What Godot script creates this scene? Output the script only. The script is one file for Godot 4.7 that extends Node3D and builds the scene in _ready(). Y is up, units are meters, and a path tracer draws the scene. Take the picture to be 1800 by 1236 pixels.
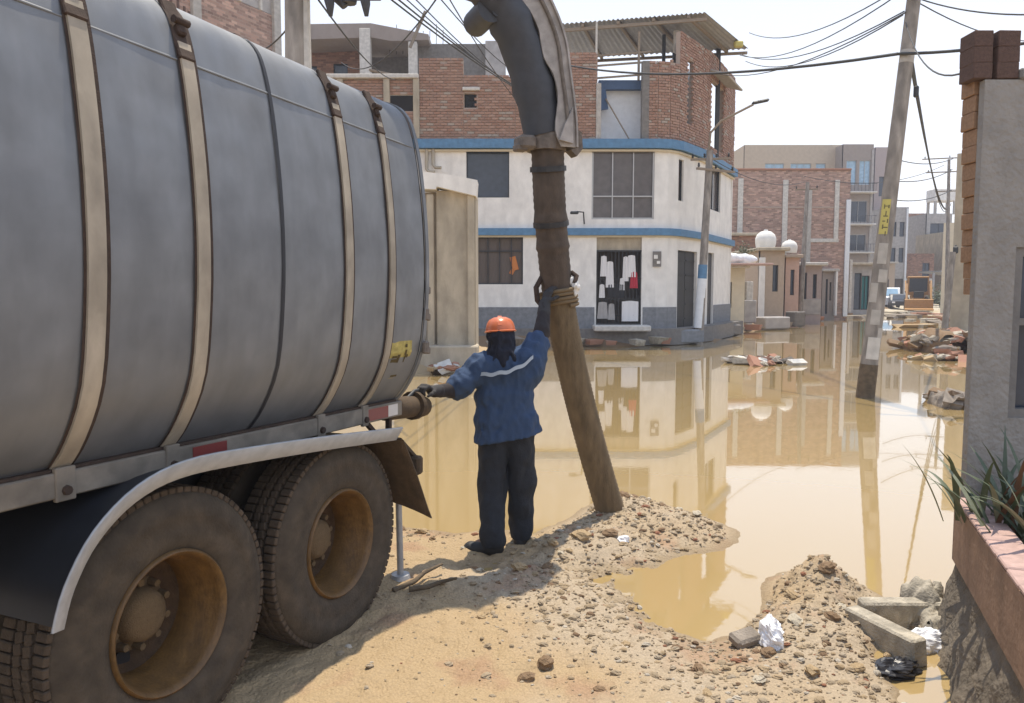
extends Node3D
# A flooded street: a vacuum tanker truck on the left, a worker holding its suction hose, unfinished brick houses behind.

var rng := RandomNumberGenerator.new()
var M := {}
var taken := {}
var tex := {}
var land := PackedVector2Array()
var nz := FastNoiseLite.new()
var nz2 := FastNoiseLite.new()
var nz3 := FastNoiseLite.new()

# ---------------------------------------------------------------- scene helpers
func numbered(n: String) -> String:
	if not taken.has(n):
		taken[n] = 0
		return n
	taken[n] += 1
	return "%s_%03d" % [n, taken[n]]

func thing(n: String, label: String, category: String, at := Vector3.ZERO, turn := 0.0, group := "") -> Node3D:
	var o := Node3D.new()
	o.name = numbered(n)
	add_child(o, true)
	o.position = at
	o.rotation.y = turn
	tag(o, label, category, group)
	return o

func tag(o: Node, label: String, category := "", group := "") -> void:
	o.set_meta("label", label)
	if category:
		o.set_meta("category", category)
	if group:
		o.set_meta("group", group)

func S() -> SurfaceTool:
	var st := SurfaceTool.new()
	st.begin(Mesh.PRIMITIVE_TRIANGLES)
	st.set_smooth_group(-1)
	return st

func finish(st: SurfaceTool) -> ArrayMesh:
	st.generate_normals()
	return st.commit()

func put(n: String, mesh: Mesh, m: Material, parent: Node = null) -> MeshInstance3D:
	var o := MeshInstance3D.new()
	o.mesh = mesh
	o.material_override = m
	if parent == null:
		o.name = numbered(n)
		add_child(o, true)
	else:
		o.name = n
		parent.add_child(o, true)
	return o

func obj(n: String, st: SurfaceTool, m: Material, parent: Node = null) -> MeshInstance3D:
	return put(n, finish(st), m, parent)

func structure(o: Node, label: String) -> void:
	o.set_meta("kind", "structure")
	o.set_meta("label", label)

# ---------------------------------------------------------------- mesh helpers
func qd(st: SurfaceTool, a: Vector3, b: Vector3, c: Vector3, d: Vector3, ua := Vector2.ZERO, ub := Vector2.ZERO, uc := Vector2.ZERO, ud := Vector2.ZERO) -> void:
	# a b c d run anticlockwise seen from outside
	for k in [[a, ua], [c, uc], [b, ub], [a, ua], [d, ud], [c, uc]]:
		st.set_uv(k[1])
		st.add_vertex(k[0])

func tri(st: SurfaceTool, a: Vector3, b: Vector3, c: Vector3) -> void:
	for k in [a, c, b]:
		st.set_uv(Vector2(k.x + k.z, k.y))
		st.add_vertex(k)

func box(st: SurfaceTool, c: Vector3, s: Vector3, bs := Basis()) -> void:
	var h := s * 0.5
	var p := []
	for i in 8:
		p.append(c + bs * Vector3(h.x if i & 1 else -h.x, h.y if i & 2 else -h.y, h.z if i & 4 else -h.z))
	for f in [[4, 5, 7, 6, 0, 1], [1, 0, 2, 3, 0, 1], [5, 1, 3, 7, 2, 1], [0, 4, 6, 2, 2, 1], [6, 7, 3, 2, 0, 2], [0, 1, 5, 4, 0, 2]]:
		var su: float = s[f[4]]
		var sv: float = s[f[5]]
		qd(st, p[f[0]], p[f[1]], p[f[2]], p[f[3]], Vector2(0, 0), Vector2(su, 0), Vector2(su, sv), Vector2(0, sv))

func bbox(st: SurfaceTool, c: Vector3, s: Vector3, b: float, bs := Basis()) -> void:
	# a box with chamfered edges
	var h := s * 0.5
	b = minf(b, minf(h.x, minf(h.y, h.z)) * 0.9)
	var P := func(sx: float, sy: float, sz: float, ax: int) -> Vector3:
		var v := Vector3(sx * (h.x - (0.0 if ax == 0 else b)), sy * (h.y - (0.0 if ax == 1 else b)), sz * (h.z - (0.0 if ax == 2 else b)))
		return c + bs * v
	var put_q := func(a: Vector3, e: Vector3, f: Vector3, g: Vector3) -> void:
		if (e - a).cross(f - a).dot((a + e + f + g) * 0.25 - c) < 0:
			qd(st, a, g, f, e)
		else:
			qd(st, a, e, f, g)
	for s1 in [-1.0, 1.0]:
		put_q.call(P.call(s1, -1, -1, 0), P.call(s1, 1, -1, 0), P.call(s1, 1, 1, 0), P.call(s1, -1, 1, 0))
		put_q.call(P.call(-1, s1, -1, 1), P.call(1, s1, -1, 1), P.call(1, s1, 1, 1), P.call(-1, s1, 1, 1))
		put_q.call(P.call(-1, -1, s1, 2), P.call(1, -1, s1, 2), P.call(1, 1, s1, 2), P.call(-1, 1, s1, 2))
		for s2 in [-1.0, 1.0]:
			put_q.call(P.call(s1, s2, -1, 0), P.call(s1, s2, 1, 0), P.call(s1, s2, 1, 1), P.call(s1, s2, -1, 1))
			put_q.call(P.call(s1, -1, s2, 0), P.call(s1, 1, s2, 0), P.call(s1, 1, s2, 2), P.call(s1, -1, s2, 2))
			put_q.call(P.call(-1, s1, s2, 1), P.call(1, s1, s2, 1), P.call(1, s1, s2, 2), P.call(-1, s1, s2, 2))
			for s3 in [-1.0, 1.0]:
				var a: Vector3 = P.call(s1, s2, s3, 0)
				var e: Vector3 = P.call(s1, s2, s3, 1)
				var f: Vector3 = P.call(s1, s2, s3, 2)
				if (e - a).cross(f - a).dot((a + e + f) / 3.0 - c) < 0:
					tri(st, a, f, e)
				else:
					tri(st, a, e, f)

func bar(st: SurfaceTool, a: Vector3, b: Vector3, w: float, t: float, up := Vector3.UP) -> void:
	# a box from a to b, w wide and t thick
	var z := (b - a).normalized()
	if absf(z.dot(up)) > 0.98:
		up = Vector3.RIGHT
	var x := up.cross(z).normalized()
	box(st, (a + b) * 0.5, Vector3(w, t, a.distance_to(b)), Basis(x, z.cross(x), z))

func tube(st: SurfaceTool, pts: Array, radii: Variant, n := 10, caps := true, flat := 1.0) -> void:
	# a smooth tube along points; radii one number or one per point
	st.set_smooth_group(1)
	var rings := []
	var along := 0.0
	var x := Vector3.ZERO
	for i in pts.size():
		var t: Vector3 = (pts[mini(i + 1, pts.size() - 1)] - pts[maxi(i - 1, 0)]).normalized()
		if x == Vector3.ZERO:
			x = t.cross(Vector3.UP if absf(t.y) < 0.9 else Vector3.RIGHT).normalized()
		x = (x - t * x.dot(t)).normalized()
		var y := t.cross(x)
		if i:
			along += pts[i].distance_to(pts[i - 1])
		var r: float = radii[i] if radii is Array else radii
		var ring := []
		for k in n + 1:
			var a := TAU * k / n
			ring.append([pts[i] + (x * cos(a) + y * sin(a) * flat) * r, Vector2(float(k) / n, along)])
		rings.append(ring)
	for i in pts.size() - 1:
		for k in n:
			var a = rings[i][k]
			var b = rings[i][k + 1]
			var c = rings[i + 1][k + 1]
			var d = rings[i + 1][k]
			qd(st, a[0], b[0], c[0], d[0], a[1], b[1], c[1], d[1])
	st.set_smooth_group(-1)
	if caps:
		for k in n:
			tri(st, pts[0], rings[0][k + 1][0], rings[0][k][0])
			var l: int = pts.size() - 1
			tri(st, pts[l], rings[l][k][0], rings[l][k + 1][0])

func cyl(st: SurfaceTool, a: Vector3, b: Vector3, r0: float, r1: float, n := 12) -> void:
	tube(st, [a, b], [r0, r1], n)

func lathe(st: SurfaceTool, prof: Array, n: int, xf: Transform3D, smooth := true) -> void:
	# prof: Vector2(radius, height) going round the outline; the axis is the local y
	st.set_smooth_group(1 if smooth else -1)
	for i in prof.size() - 1:
		if smooth and i > 0:
			var d0: Vector2 = (prof[i] - prof[i - 1]).normalized()
			var d1: Vector2 = (prof[i + 1] - prof[i]).normalized()
			if d0.dot(d1) < 0.6:
				st.set_smooth_group(i + 2)
		for k in n:
			var a0 := TAU * k / n
			var a1 := TAU * (k + 1) / n
			var p: Vector2 = prof[i]
			var q: Vector2 = prof[i + 1]
			var v := []
			for e in [[p, a0], [p, a1], [q, a1], [q, a0]]:
				v.append(xf * Vector3(e[0].x * cos(e[1]), e[0].y, e[0].x * sin(e[1])))
			qd(st, v[0], v[3], v[2], v[1], Vector2(a0, p.y), Vector2(a0, q.y), Vector2(a1, q.y), Vector2(a1, p.y))
	st.set_smooth_group(-1)

func slab(st: SurfaceTool, outline: PackedVector2Array, t: float, xf: Transform3D) -> void:
	# an outline in the local x-y plane with thickness t along z, centred
	var o := outline
	if not Geometry2D.is_polygon_clockwise(o):
		o = o.duplicate()
		o.reverse()
	var idx := Geometry2D.triangulate_polygon(o)
	for i in range(0, idx.size(), 3):
		var a := o[idx[i]]
		var b := o[idx[i + 1]]
		var c := o[idx[i + 2]]
		if (b - a).cross(c - a) < 0:
			var s := b
			b = c
			c = s
		tri(st, xf * Vector3(a.x, a.y, t / 2), xf * Vector3(b.x, b.y, t / 2), xf * Vector3(c.x, c.y, t / 2))
		tri(st, xf * Vector3(a.x, a.y, -t / 2), xf * Vector3(c.x, c.y, -t / 2), xf * Vector3(b.x, b.y, -t / 2))
	var area := 0.0
	for i in o.size():
		area += o[i].cross(o[(i + 1) % o.size()])
	for i in o.size():
		var a := o[i]
		var b := o[(i + 1) % o.size()]
		if area < 0:
			var s := a
			a = b
			b = s
		qd(st, xf * Vector3(a.x, a.y, -t / 2), xf * Vector3(b.x, b.y, -t / 2), xf * Vector3(b.x, b.y, t / 2), xf * Vector3(a.x, a.y, t / 2))

func wall(st: SurfaceTool, o: Vector3, r: Vector3, w: float, h: float, th: float, holes := [], u0 := 0.0) -> void:
	# a wall from its lower left corner o along r, with rectangular openings [x0, y0, x1, y1]; it faces r x up
	var n := r.cross(Vector3.UP).normalized()
	var xs := [0.0, w]
	var ys := [0.0, h]
	for e in holes:
		for k in [0, 2]:
			if e[k] > 0.0 and e[k] < w and not xs.has(e[k]):
				xs.append(e[k])
			if e[k + 1] > 0.0 and e[k + 1] < h and not ys.has(e[k + 1]):
				ys.append(e[k + 1])
	xs.sort()
	ys.sort()
	var P := func(x: float, y: float, z: float) -> Vector3: return o + r * x + Vector3.UP * y - n * z
	var solid := func(i: int, j: int) -> bool:
		if i < 0 or j < 0 or i >= xs.size() - 1 or j >= ys.size() - 1:
			return false
		var mx: float = (xs[i] + xs[i + 1]) / 2
		var my: float = (ys[j] + ys[j + 1]) / 2
		for e in holes:
			if mx > e[0] and mx < e[2] and my > e[1] and my < e[3]:
				return false
		return true
	for i in xs.size() - 1:
		for j in ys.size() - 1:
			if not solid.call(i, j):
				continue
			var a: float = xs[i]
			var b: float = xs[i + 1]
			var c: float = ys[j]
			var d: float = ys[j + 1]
			var U := [Vector2(u0 + a, -c - o.y), Vector2(u0 + b, -c - o.y), Vector2(u0 + b, -d - o.y), Vector2(u0 + a, -d - o.y)]
			qd(st, P.call(a, c, 0), P.call(b, c, 0), P.call(b, d, 0), P.call(a, d, 0), U[0], U[1], U[2], U[3])
			qd(st, P.call(b, c, th), P.call(a, c, th), P.call(a, d, th), P.call(b, d, th), U[1], U[0], U[3], U[2])
			if not solid.call(i - 1, j):
				qd(st, P.call(a, c, th), P.call(a, c, 0), P.call(a, d, 0), P.call(a, d, th), Vector2(0, -c - o.y), Vector2(th, -c - o.y), Vector2(th, -d - o.y), Vector2(0, -d - o.y))
			if not solid.call(i + 1, j):
				qd(st, P.call(b, c, 0), P.call(b, c, th), P.call(b, d, th), P.call(b, d, 0), Vector2(0, -c - o.y), Vector2(th, -c - o.y), Vector2(th, -d - o.y), Vector2(0, -d - o.y))
			if not solid.call(i, j - 1):
				qd(st, P.call(a, c, th), P.call(b, c, th), P.call(b, c, 0), P.call(a, c, 0), Vector2(a, 0), Vector2(b, 0), Vector2(b, th), Vector2(a, th))
			if not solid.call(i, j + 1):
				qd(st, P.call(a, d, 0), P.call(b, d, 0), P.call(b, d, th), P.call(a, d, th), Vector2(a, 0), Vector2(b, 0), Vector2(b, th), Vector2(a, th))

func offset_line(pts: Array, d: float) -> Array:
	# plan points (Vector2 x, z) moved outwards, to the right-hand normal of travel seen from above as r x up
	var out := []
	for i in pts.size():
		var t0: Vector2 = (pts[i] - pts[maxi(i - 1, 0)]).normalized()
		var t1: Vector2 = (pts[mini(i + 1, pts.size() - 1)] - pts[i]).normalized()
		if i == 0:
			t0 = t1
		if i == pts.size() - 1:
			t1 = t0
		var t := (t0 + t1).normalized()
		var n := Vector2(-t.y, t.x)
		out.append(pts[i] + n * d / maxf(0.4, t.dot(t1)))
	return out

func belt(st: SurfaceTool, pts: Array, inner: float, outer: float, y0: float, y1: float) -> void:
	# a band round a plan line, from y0 to y1, standing out from inner to outer
	var a := offset_line(pts, inner)
	var b := offset_line(pts, outer)
	var V := func(p: Vector2, y: float) -> Vector3: return Vector3(p.x, y, p.y)
	for i in pts.size() - 1:
		qd(st, V.call(b[i], y0), V.call(b[i + 1], y0), V.call(b[i + 1], y1), V.call(b[i], y1))
		qd(st, V.call(b[i], y1), V.call(b[i + 1], y1), V.call(a[i + 1], y1), V.call(a[i], y1))
		qd(st, V.call(a[i], y0), V.call(a[i + 1], y0), V.call(b[i + 1], y0), V.call(b[i], y0))
		qd(st, V.call(a[i + 1], y0), V.call(a[i], y0), V.call(a[i], y1), V.call(a[i + 1], y1))
	var l: int = pts.size() - 1
	qd(st, V.call(a[0], y0), V.call(b[0], y0), V.call(b[0], y1), V.call(a[0], y1))
	qd(st, V.call(b[l], y0), V.call(a[l], y0), V.call(a[l], y1), V.call(b[l], y1))

# ---------------------------------------------------------------- bodies: bones joined by a smooth minimum, meshed as surface nets
func flesh(bones: Array, cell: float, k: float, rough := 0.0, freq := 30.0, seed := 1, hem := Plane(0, 0, 0, 0)) -> ArrayMesh:
	# bone: [a, b, ra, rb] or [a, b, ra, rb, axis, squash]; squash above 1 makes it thinner along axis
	var lo := Vector3.INF
	var hi := -Vector3.INF
	for b in bones:
		for e in [[b[0], b[2]], [b[1], b[3]]]:
			lo = lo.min(e[0] - Vector3.ONE * e[1])
			hi = hi.max(e[0] + Vector3.ONE * e[1])
	lo -= Vector3.ONE * (cell * 3 + k * 0.3)
	hi += Vector3.ONE * (cell * 3 + k * 0.3)
	var nx := int((hi.x - lo.x) / cell) + 2
	var ny := int((hi.y - lo.y) / cell) + 2
	var nzz := int((hi.z - lo.z) / cell) + 2
	var F := PackedFloat32Array()
	F.resize(nx * ny * nzz)
	F.fill(9.0)
	var reach := k + cell * 2.5
	for b in bones:
		var A: Vector3 = b[0]
		var B: Vector3 = b[1]
		var ra: float = b[2]
		var rb: float = b[3]
		var has_axis: bool = b.size() > 4
		var ax: Vector3 = b[4] if has_axis else Vector3.ZERO
		var sq: float = b[5] - 1.0 if has_axis else 0.0
		var mx := maxf(ra, rb) + reach
		var bl := ((A.min(B) - Vector3.ONE * mx - lo) / cell).floor()
		var bh := ((A.max(B) + Vector3.ONE * mx - lo) / cell).ceil()
		var ab := B - A
		var l2 := maxf(ab.length_squared(), 1e-9)
		for z in range(maxi(0, int(bl.z)), mini(nzz, int(bh.z) + 1)):
			for y in range(maxi(0, int(bl.y)), mini(ny, int(bh.y) + 1)):
				var row := (z * ny + y) * nx
				for x in range(maxi(0, int(bl.x)), mini(nx, int(bh.x) + 1)):
					var p := lo + Vector3(x, y, z) * cell - A
					var t := clampf(p.dot(ab) / l2, 0.0, 1.0)
					p -= ab * t
					if has_axis:
						p += ax * (p.dot(ax) * sq)
					var d := p.length() - (ra + (rb - ra) * t)
					if d < reach:
						var f := F[row + x]
						var h := k - absf(f - d)
						F[row + x] = minf(f, d) - (h * h / (4.0 * k) if h > 0.0 else 0.0)
	if rough > 0.0:
		var fn := FastNoiseLite.new()
		fn.seed = seed
		fn.frequency = freq
		fn.fractal_octaves = 2
		for z in nzz:
			for y in ny:
				var row := (z * ny + y) * nx
				for x in nx:
					if absf(F[row + x]) < cell * 3.0:
						var p := lo + Vector3(x, y, z) * cell
						F[row + x] += rough * fn.get_noise_3d(p.x, p.y * 0.55, p.z)
	if hem.normal != Vector3.ZERO:
		# keep only what lies above the plane: a clean hem
		for z in nzz:
			for y in ny:
				var row := (z * ny + y) * nx
				for x in nx:
					F[row + x] = maxf(F[row + x], -hem.distance_to(lo + Vector3(x, y, z) * cell))
	var verts := PackedVector3Array()
	var idx := PackedInt32Array()
	var at := PackedInt32Array()
	at.resize(F.size())
	at.fill(-1)
	var off := [0, 1, nx, nx + 1, nx * ny, nx * ny + 1, nx * ny + nx, nx * ny + nx + 1]
	for z in nzz - 1:
		for y in ny - 1:
			var row := (z * ny + y) * nx
			for x in nx - 1:
				var i := row + x
				var f0 := F[i]
				if f0 > 3.0 * cell:
					continue
				var inside := 0
				for o in off:
					if F[i + o] < 0.0:
						inside += 1
				if inside == 0 or inside == 8:
					continue
				var sum := Vector3.ZERO
				var cnt := 0
				for e in [[0, 1], [2, 3], [4, 5], [6, 7], [0, 2], [1, 3], [4, 6], [5, 7], [0, 4], [1, 5], [2, 6], [3, 7]]:
					var a := F[i + off[e[0]]]
					var b := F[i + off[e[1]]]
					if (a < 0.0) != (b < 0.0):
						var t := a / (a - b)
						var pa := Vector3(e[0] & 1, (e[0] >> 1) & 1, e[0] >> 2)
						var pb := Vector3(e[1] & 1, (e[1] >> 1) & 1, e[1] >> 2)
						sum += pa.lerp(pb, t)
						cnt += 1
				at[i] = verts.size()
				verts.append(lo + (Vector3(x, y, z) + sum / cnt) * cell)
	for z in range(1, nzz - 1):
		for y in range(1, ny - 1):
			var row := (z * ny + y) * nx
			for x in range(1, nx - 1):
				var i := row + x
				if at[i] < 0:
					continue
				var s := F[i] < 0.0
				for e in [[1, nx, nx * ny], [nx, nx * ny, 1], [nx * ny, 1, nx]]:
					if (F[i + e[0]] < 0.0) == s:
						continue
					var a := at[i]
					var b := at[i - e[1]]
					var c := at[i - e[1] - e[2]]
					var d := at[i - e[2]]
					if a < 0 or b < 0 or c < 0 or d < 0:
						continue
					if s:
						idx.append_array([a, c, b, a, d, c])
					else:
						idx.append_array([a, b, c, a, c, d])
	var nor := PackedVector3Array()
	nor.resize(verts.size())
	for i in range(0, idx.size(), 3):
		var n := (verts[idx[i + 2]] - verts[idx[i]]).cross(verts[idx[i + 1]] - verts[idx[i]])
		for j in 3:
			nor[idx[i + j]] += n
	for i in nor.size():
		nor[i] = nor[i].normalized()
	var arr := []
	arr.resize(Mesh.ARRAY_MAX)
	arr[Mesh.ARRAY_VERTEX] = verts
	arr[Mesh.ARRAY_NORMAL] = nor
	arr[Mesh.ARRAY_INDEX] = idx
	var m := ArrayMesh.new()
	m.add_surface_from_arrays(Mesh.PRIMITIVE_TRIANGLES, arr)
	return m

func stone_mesh(s: int, squash: float) -> ArrayMesh:
	# an angular lump about one metre across
	var r := RandomNumberGenerator.new()
	r.seed = s
	var fn := FastNoiseLite.new()
	fn.seed = s
	fn.frequency = 0.9
	var st := S()
	st.set_smooth_group(-1)
	var n := 7
	var ring := []
	for i in n + 1:
		var row := []
		for k in 9:
			var a := TAU * (k % 8) / 8.0 + 0.3 * (i % 2)
			var b := PI * i / n - PI / 2
			var p := Vector3(cos(b) * cos(a), sin(b) * squash, cos(b) * sin(a))
			var q := p * (0.5 * (1.0 + 0.55 * fn.get_noise_3d(p.x * 1.7, p.y * 1.7, p.z * 1.7)))
			row.append(Vector3(snappedf(q.x, 0.09), snappedf(q.y, 0.07), snappedf(q.z, 0.09)))
		ring.append(row)
	for i in n:
		for k in 8:
			qd(st, ring[i][k], ring[i + 1][k], ring[i + 1][k + 1], ring[i][k + 1])
	return finish(st)

func cable(n: String, label: String, a: Vector3, b: Vector3, sag: float, r: float, m: Material = null, group := "") -> void:
	var pts := []
	var steps := 14
	for i in steps + 1:
		var t := float(i) / steps
		pts.append(a.lerp(b, t) - Vector3.UP * sag * 4.0 * t * (1.0 - t))
	var st := S()
	tube(st, pts, r, 5)
	var o := obj(n, st, m if m else M.cable)
	tag(o, label, "cable", group)

func chunk_mesh(s: int, size: Vector3) -> ArrayMesh:
	# a broken block: a box with knocked corners
	var r := RandomNumberGenerator.new()
	r.seed = s
	var st := S()
	var p := []
	for i in 8:
		var v := Vector3(0.5 if i & 1 else -0.5, 0.5 if i & 2 else -0.5, 0.5 if i & 4 else -0.5)
		p.append(Vector3(v.x * r.randf_range(0.65, 1.05), v.y * r.randf_range(0.6, 1.05), v.z * r.randf_range(0.65, 1.05)) * size)
	for f in [[4, 5, 7, 6], [1, 0, 2, 3], [5, 1, 3, 7], [0, 4, 6, 2], [6, 7, 3, 2], [0, 1, 5, 4]]:
		var mid: Vector3 = (p[f[0]] + p[f[1]] + p[f[2]] + p[f[3]]) * (0.25 * r.randf_range(0.95, 1.12))
		for k in 4:
			tri(st, p[f[k]], p[f[(k + 1) % 4]], mid)
	return finish(st)

func bag_mesh(s: int, size: Vector3) -> ArrayMesh:
	# a crumpled, creased film bag
	var fn := FastNoiseLite.new()
	fn.seed = s
	fn.frequency = 1.0
	fn.fractal_type = FastNoiseLite.FRACTAL_RIDGED
	fn.fractal_octaves = 3
	var st := S()
	var n := 22
	var ring := []
	for i in n + 1:
		var row := []
		for k in 29:
			var a := TAU * (k % 28) / 28.0
			var b := PI * i / n - PI / 2
			var q := Vector3(cos(b) * cos(a), sin(b), cos(b) * sin(a))
			var d := 0.68 + 0.34 * fn.get_noise_3d(q.x * 0.8, q.y * 0.8, q.z * 0.8) + 0.10 * fn.get_noise_3d(q.x * 4.0 + 9.0, q.y * 4.0, q.z * 4.0)
			var v := q * d * size
			v.y = maxf(v.y, -size.y * 0.3)
			row.append(v)
		ring.append(row)
	for i in n:
		for k in 28:
			tri(st, ring[i][k], ring[i + 1][k], ring[i + 1][k + 1])
			tri(st, ring[i][k], ring[i + 1][k + 1], ring[i][k + 1])
	return finish(st)

# ---------------------------------------------------------------- materials
func lin(r: float, g: float, b: float) -> Color:
	return Color(r, g, b).linear_to_srgb()

func noise_tex(key: String, freq: float, oct: int, lo: float, hi: float, seed: int, kind := FastNoiseLite.TYPE_SIMPLEX_SMOOTH, size := 512, warp := 0.0) -> NoiseTexture2D:
	var f := FastNoiseLite.new()
	f.noise_type = kind
	f.frequency = freq
	f.fractal_octaves = oct
	f.seed = seed
	if warp > 0.0:
		f.domain_warp_enabled = true
		f.domain_warp_amplitude = warp
		f.domain_warp_frequency = freq * 1.5
	var t := NoiseTexture2D.new()
	t.width = size
	t.height = size
	t.seamless = true
	t.noise = f
	var g := Gradient.new()
	var tone := not (key.begins_with("h_") or key.begins_with("r"))
	g.set_color(0, lin(lo, lo, lo) if tone else Color(lo, lo, lo))
	g.set_color(1, lin(hi, hi, hi) if tone else Color(hi, hi, hi))
	t.color_ramp = g
	tex[key] = t
	return t

func mat(key: String, c: Color, rough: float, t := "cloud", scale := 1.0, bump := 0.0, metal := 0.0, spec := 0.5, stretch := Vector3.ONE) -> StandardMaterial3D:
	# t: the tone that varies over the surface; scale: repeats per metre
	var m := StandardMaterial3D.new()
	m.resource_name = key
	m.albedo_color = c
	m.roughness = rough
	m.metallic = metal
	m.metallic_specular = spec
	if t:
		m.albedo_texture = tex[t]
		var k: float = {"cloud": 1.2, "blotch": 1.41, "grain": 1.23, "soft": 1.08}[t]
		var l := c.srgb_to_linear()
		if c != Color.WHITE:
			m.albedo_color = lin(minf(1.0, l.r * k), minf(1.0, l.g * k), minf(1.0, l.b * k))
		m.uv1_triplanar = true
		m.uv1_world_triplanar = true
		m.uv1_scale = stretch * scale
		if bump > 0.0:
			m.heightmap_enabled = true
			m.heightmap_texture = tex["h_fine"]
			m.heightmap_scale = bump
	M[key] = m
	return m

func weather(x: StandardMaterial3D, t: String, scale: Vector3) -> void:
	# a second layer of dirt, run down the surface
	x.detail_enabled = true
	x.detail_blend_mode = BaseMaterial3D.BLEND_MODE_MUL
	x.detail_albedo = tex[t]
	x.detail_uv_layer = BaseMaterial3D.DETAIL_UV_2
	x.uv2_triplanar = true
	x.uv2_world_triplanar = true
	x.uv2_scale = scale

func brick_image(key: String, cols: Array, mortar: Color, bw := 32, bh := 12, n := 16, rows := 42, gap := 2, seed := 5) -> void:
	var im := Image.create_empty(bw * n, bh * rows, false, Image.FORMAT_RGB8)
	im.fill(mortar)
	var r := RandomNumberGenerator.new()
	r.seed = seed
	for j in rows:
		for i in n + 1:
			var c: Color = cols[r.randi() % cols.size()]
			c = c * r.randf_range(0.8, 1.12)
			var x := i * bw - (bw / 2 if j % 2 else 0)
			var w := bw - gap
			im.fill_rect(Rect2i(x, j * bh + r.randi_range(0, 1), w, bh - gap), c)
			if r.randf() < 0.25:
				im.fill_rect(Rect2i(x + r.randi_range(0, bw / 2), j * bh + r.randi_range(0, bh / 2), r.randi_range(3, bw / 2), r.randi_range(2, 5)), c.lerp(mortar, r.randf_range(0.3, 0.9)))
	tex[key] = ImageTexture.create_from_image(im)

func brick_mat(key: String, image: String, tint: Color, w := 4.16, h := 4.2) -> void:
	var m := StandardMaterial3D.new()
	m.resource_name = key
	m.albedo_color = tint
	m.albedo_texture = tex[image]
	m.roughness = 0.95
	m.uv1_scale = Vector3(1.0 / w, 1.0 / h, 1)
	m.heightmap_enabled = true
	m.heightmap_texture = tex[image]
	m.heightmap_scale = 0.35
	M[key] = m

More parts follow.
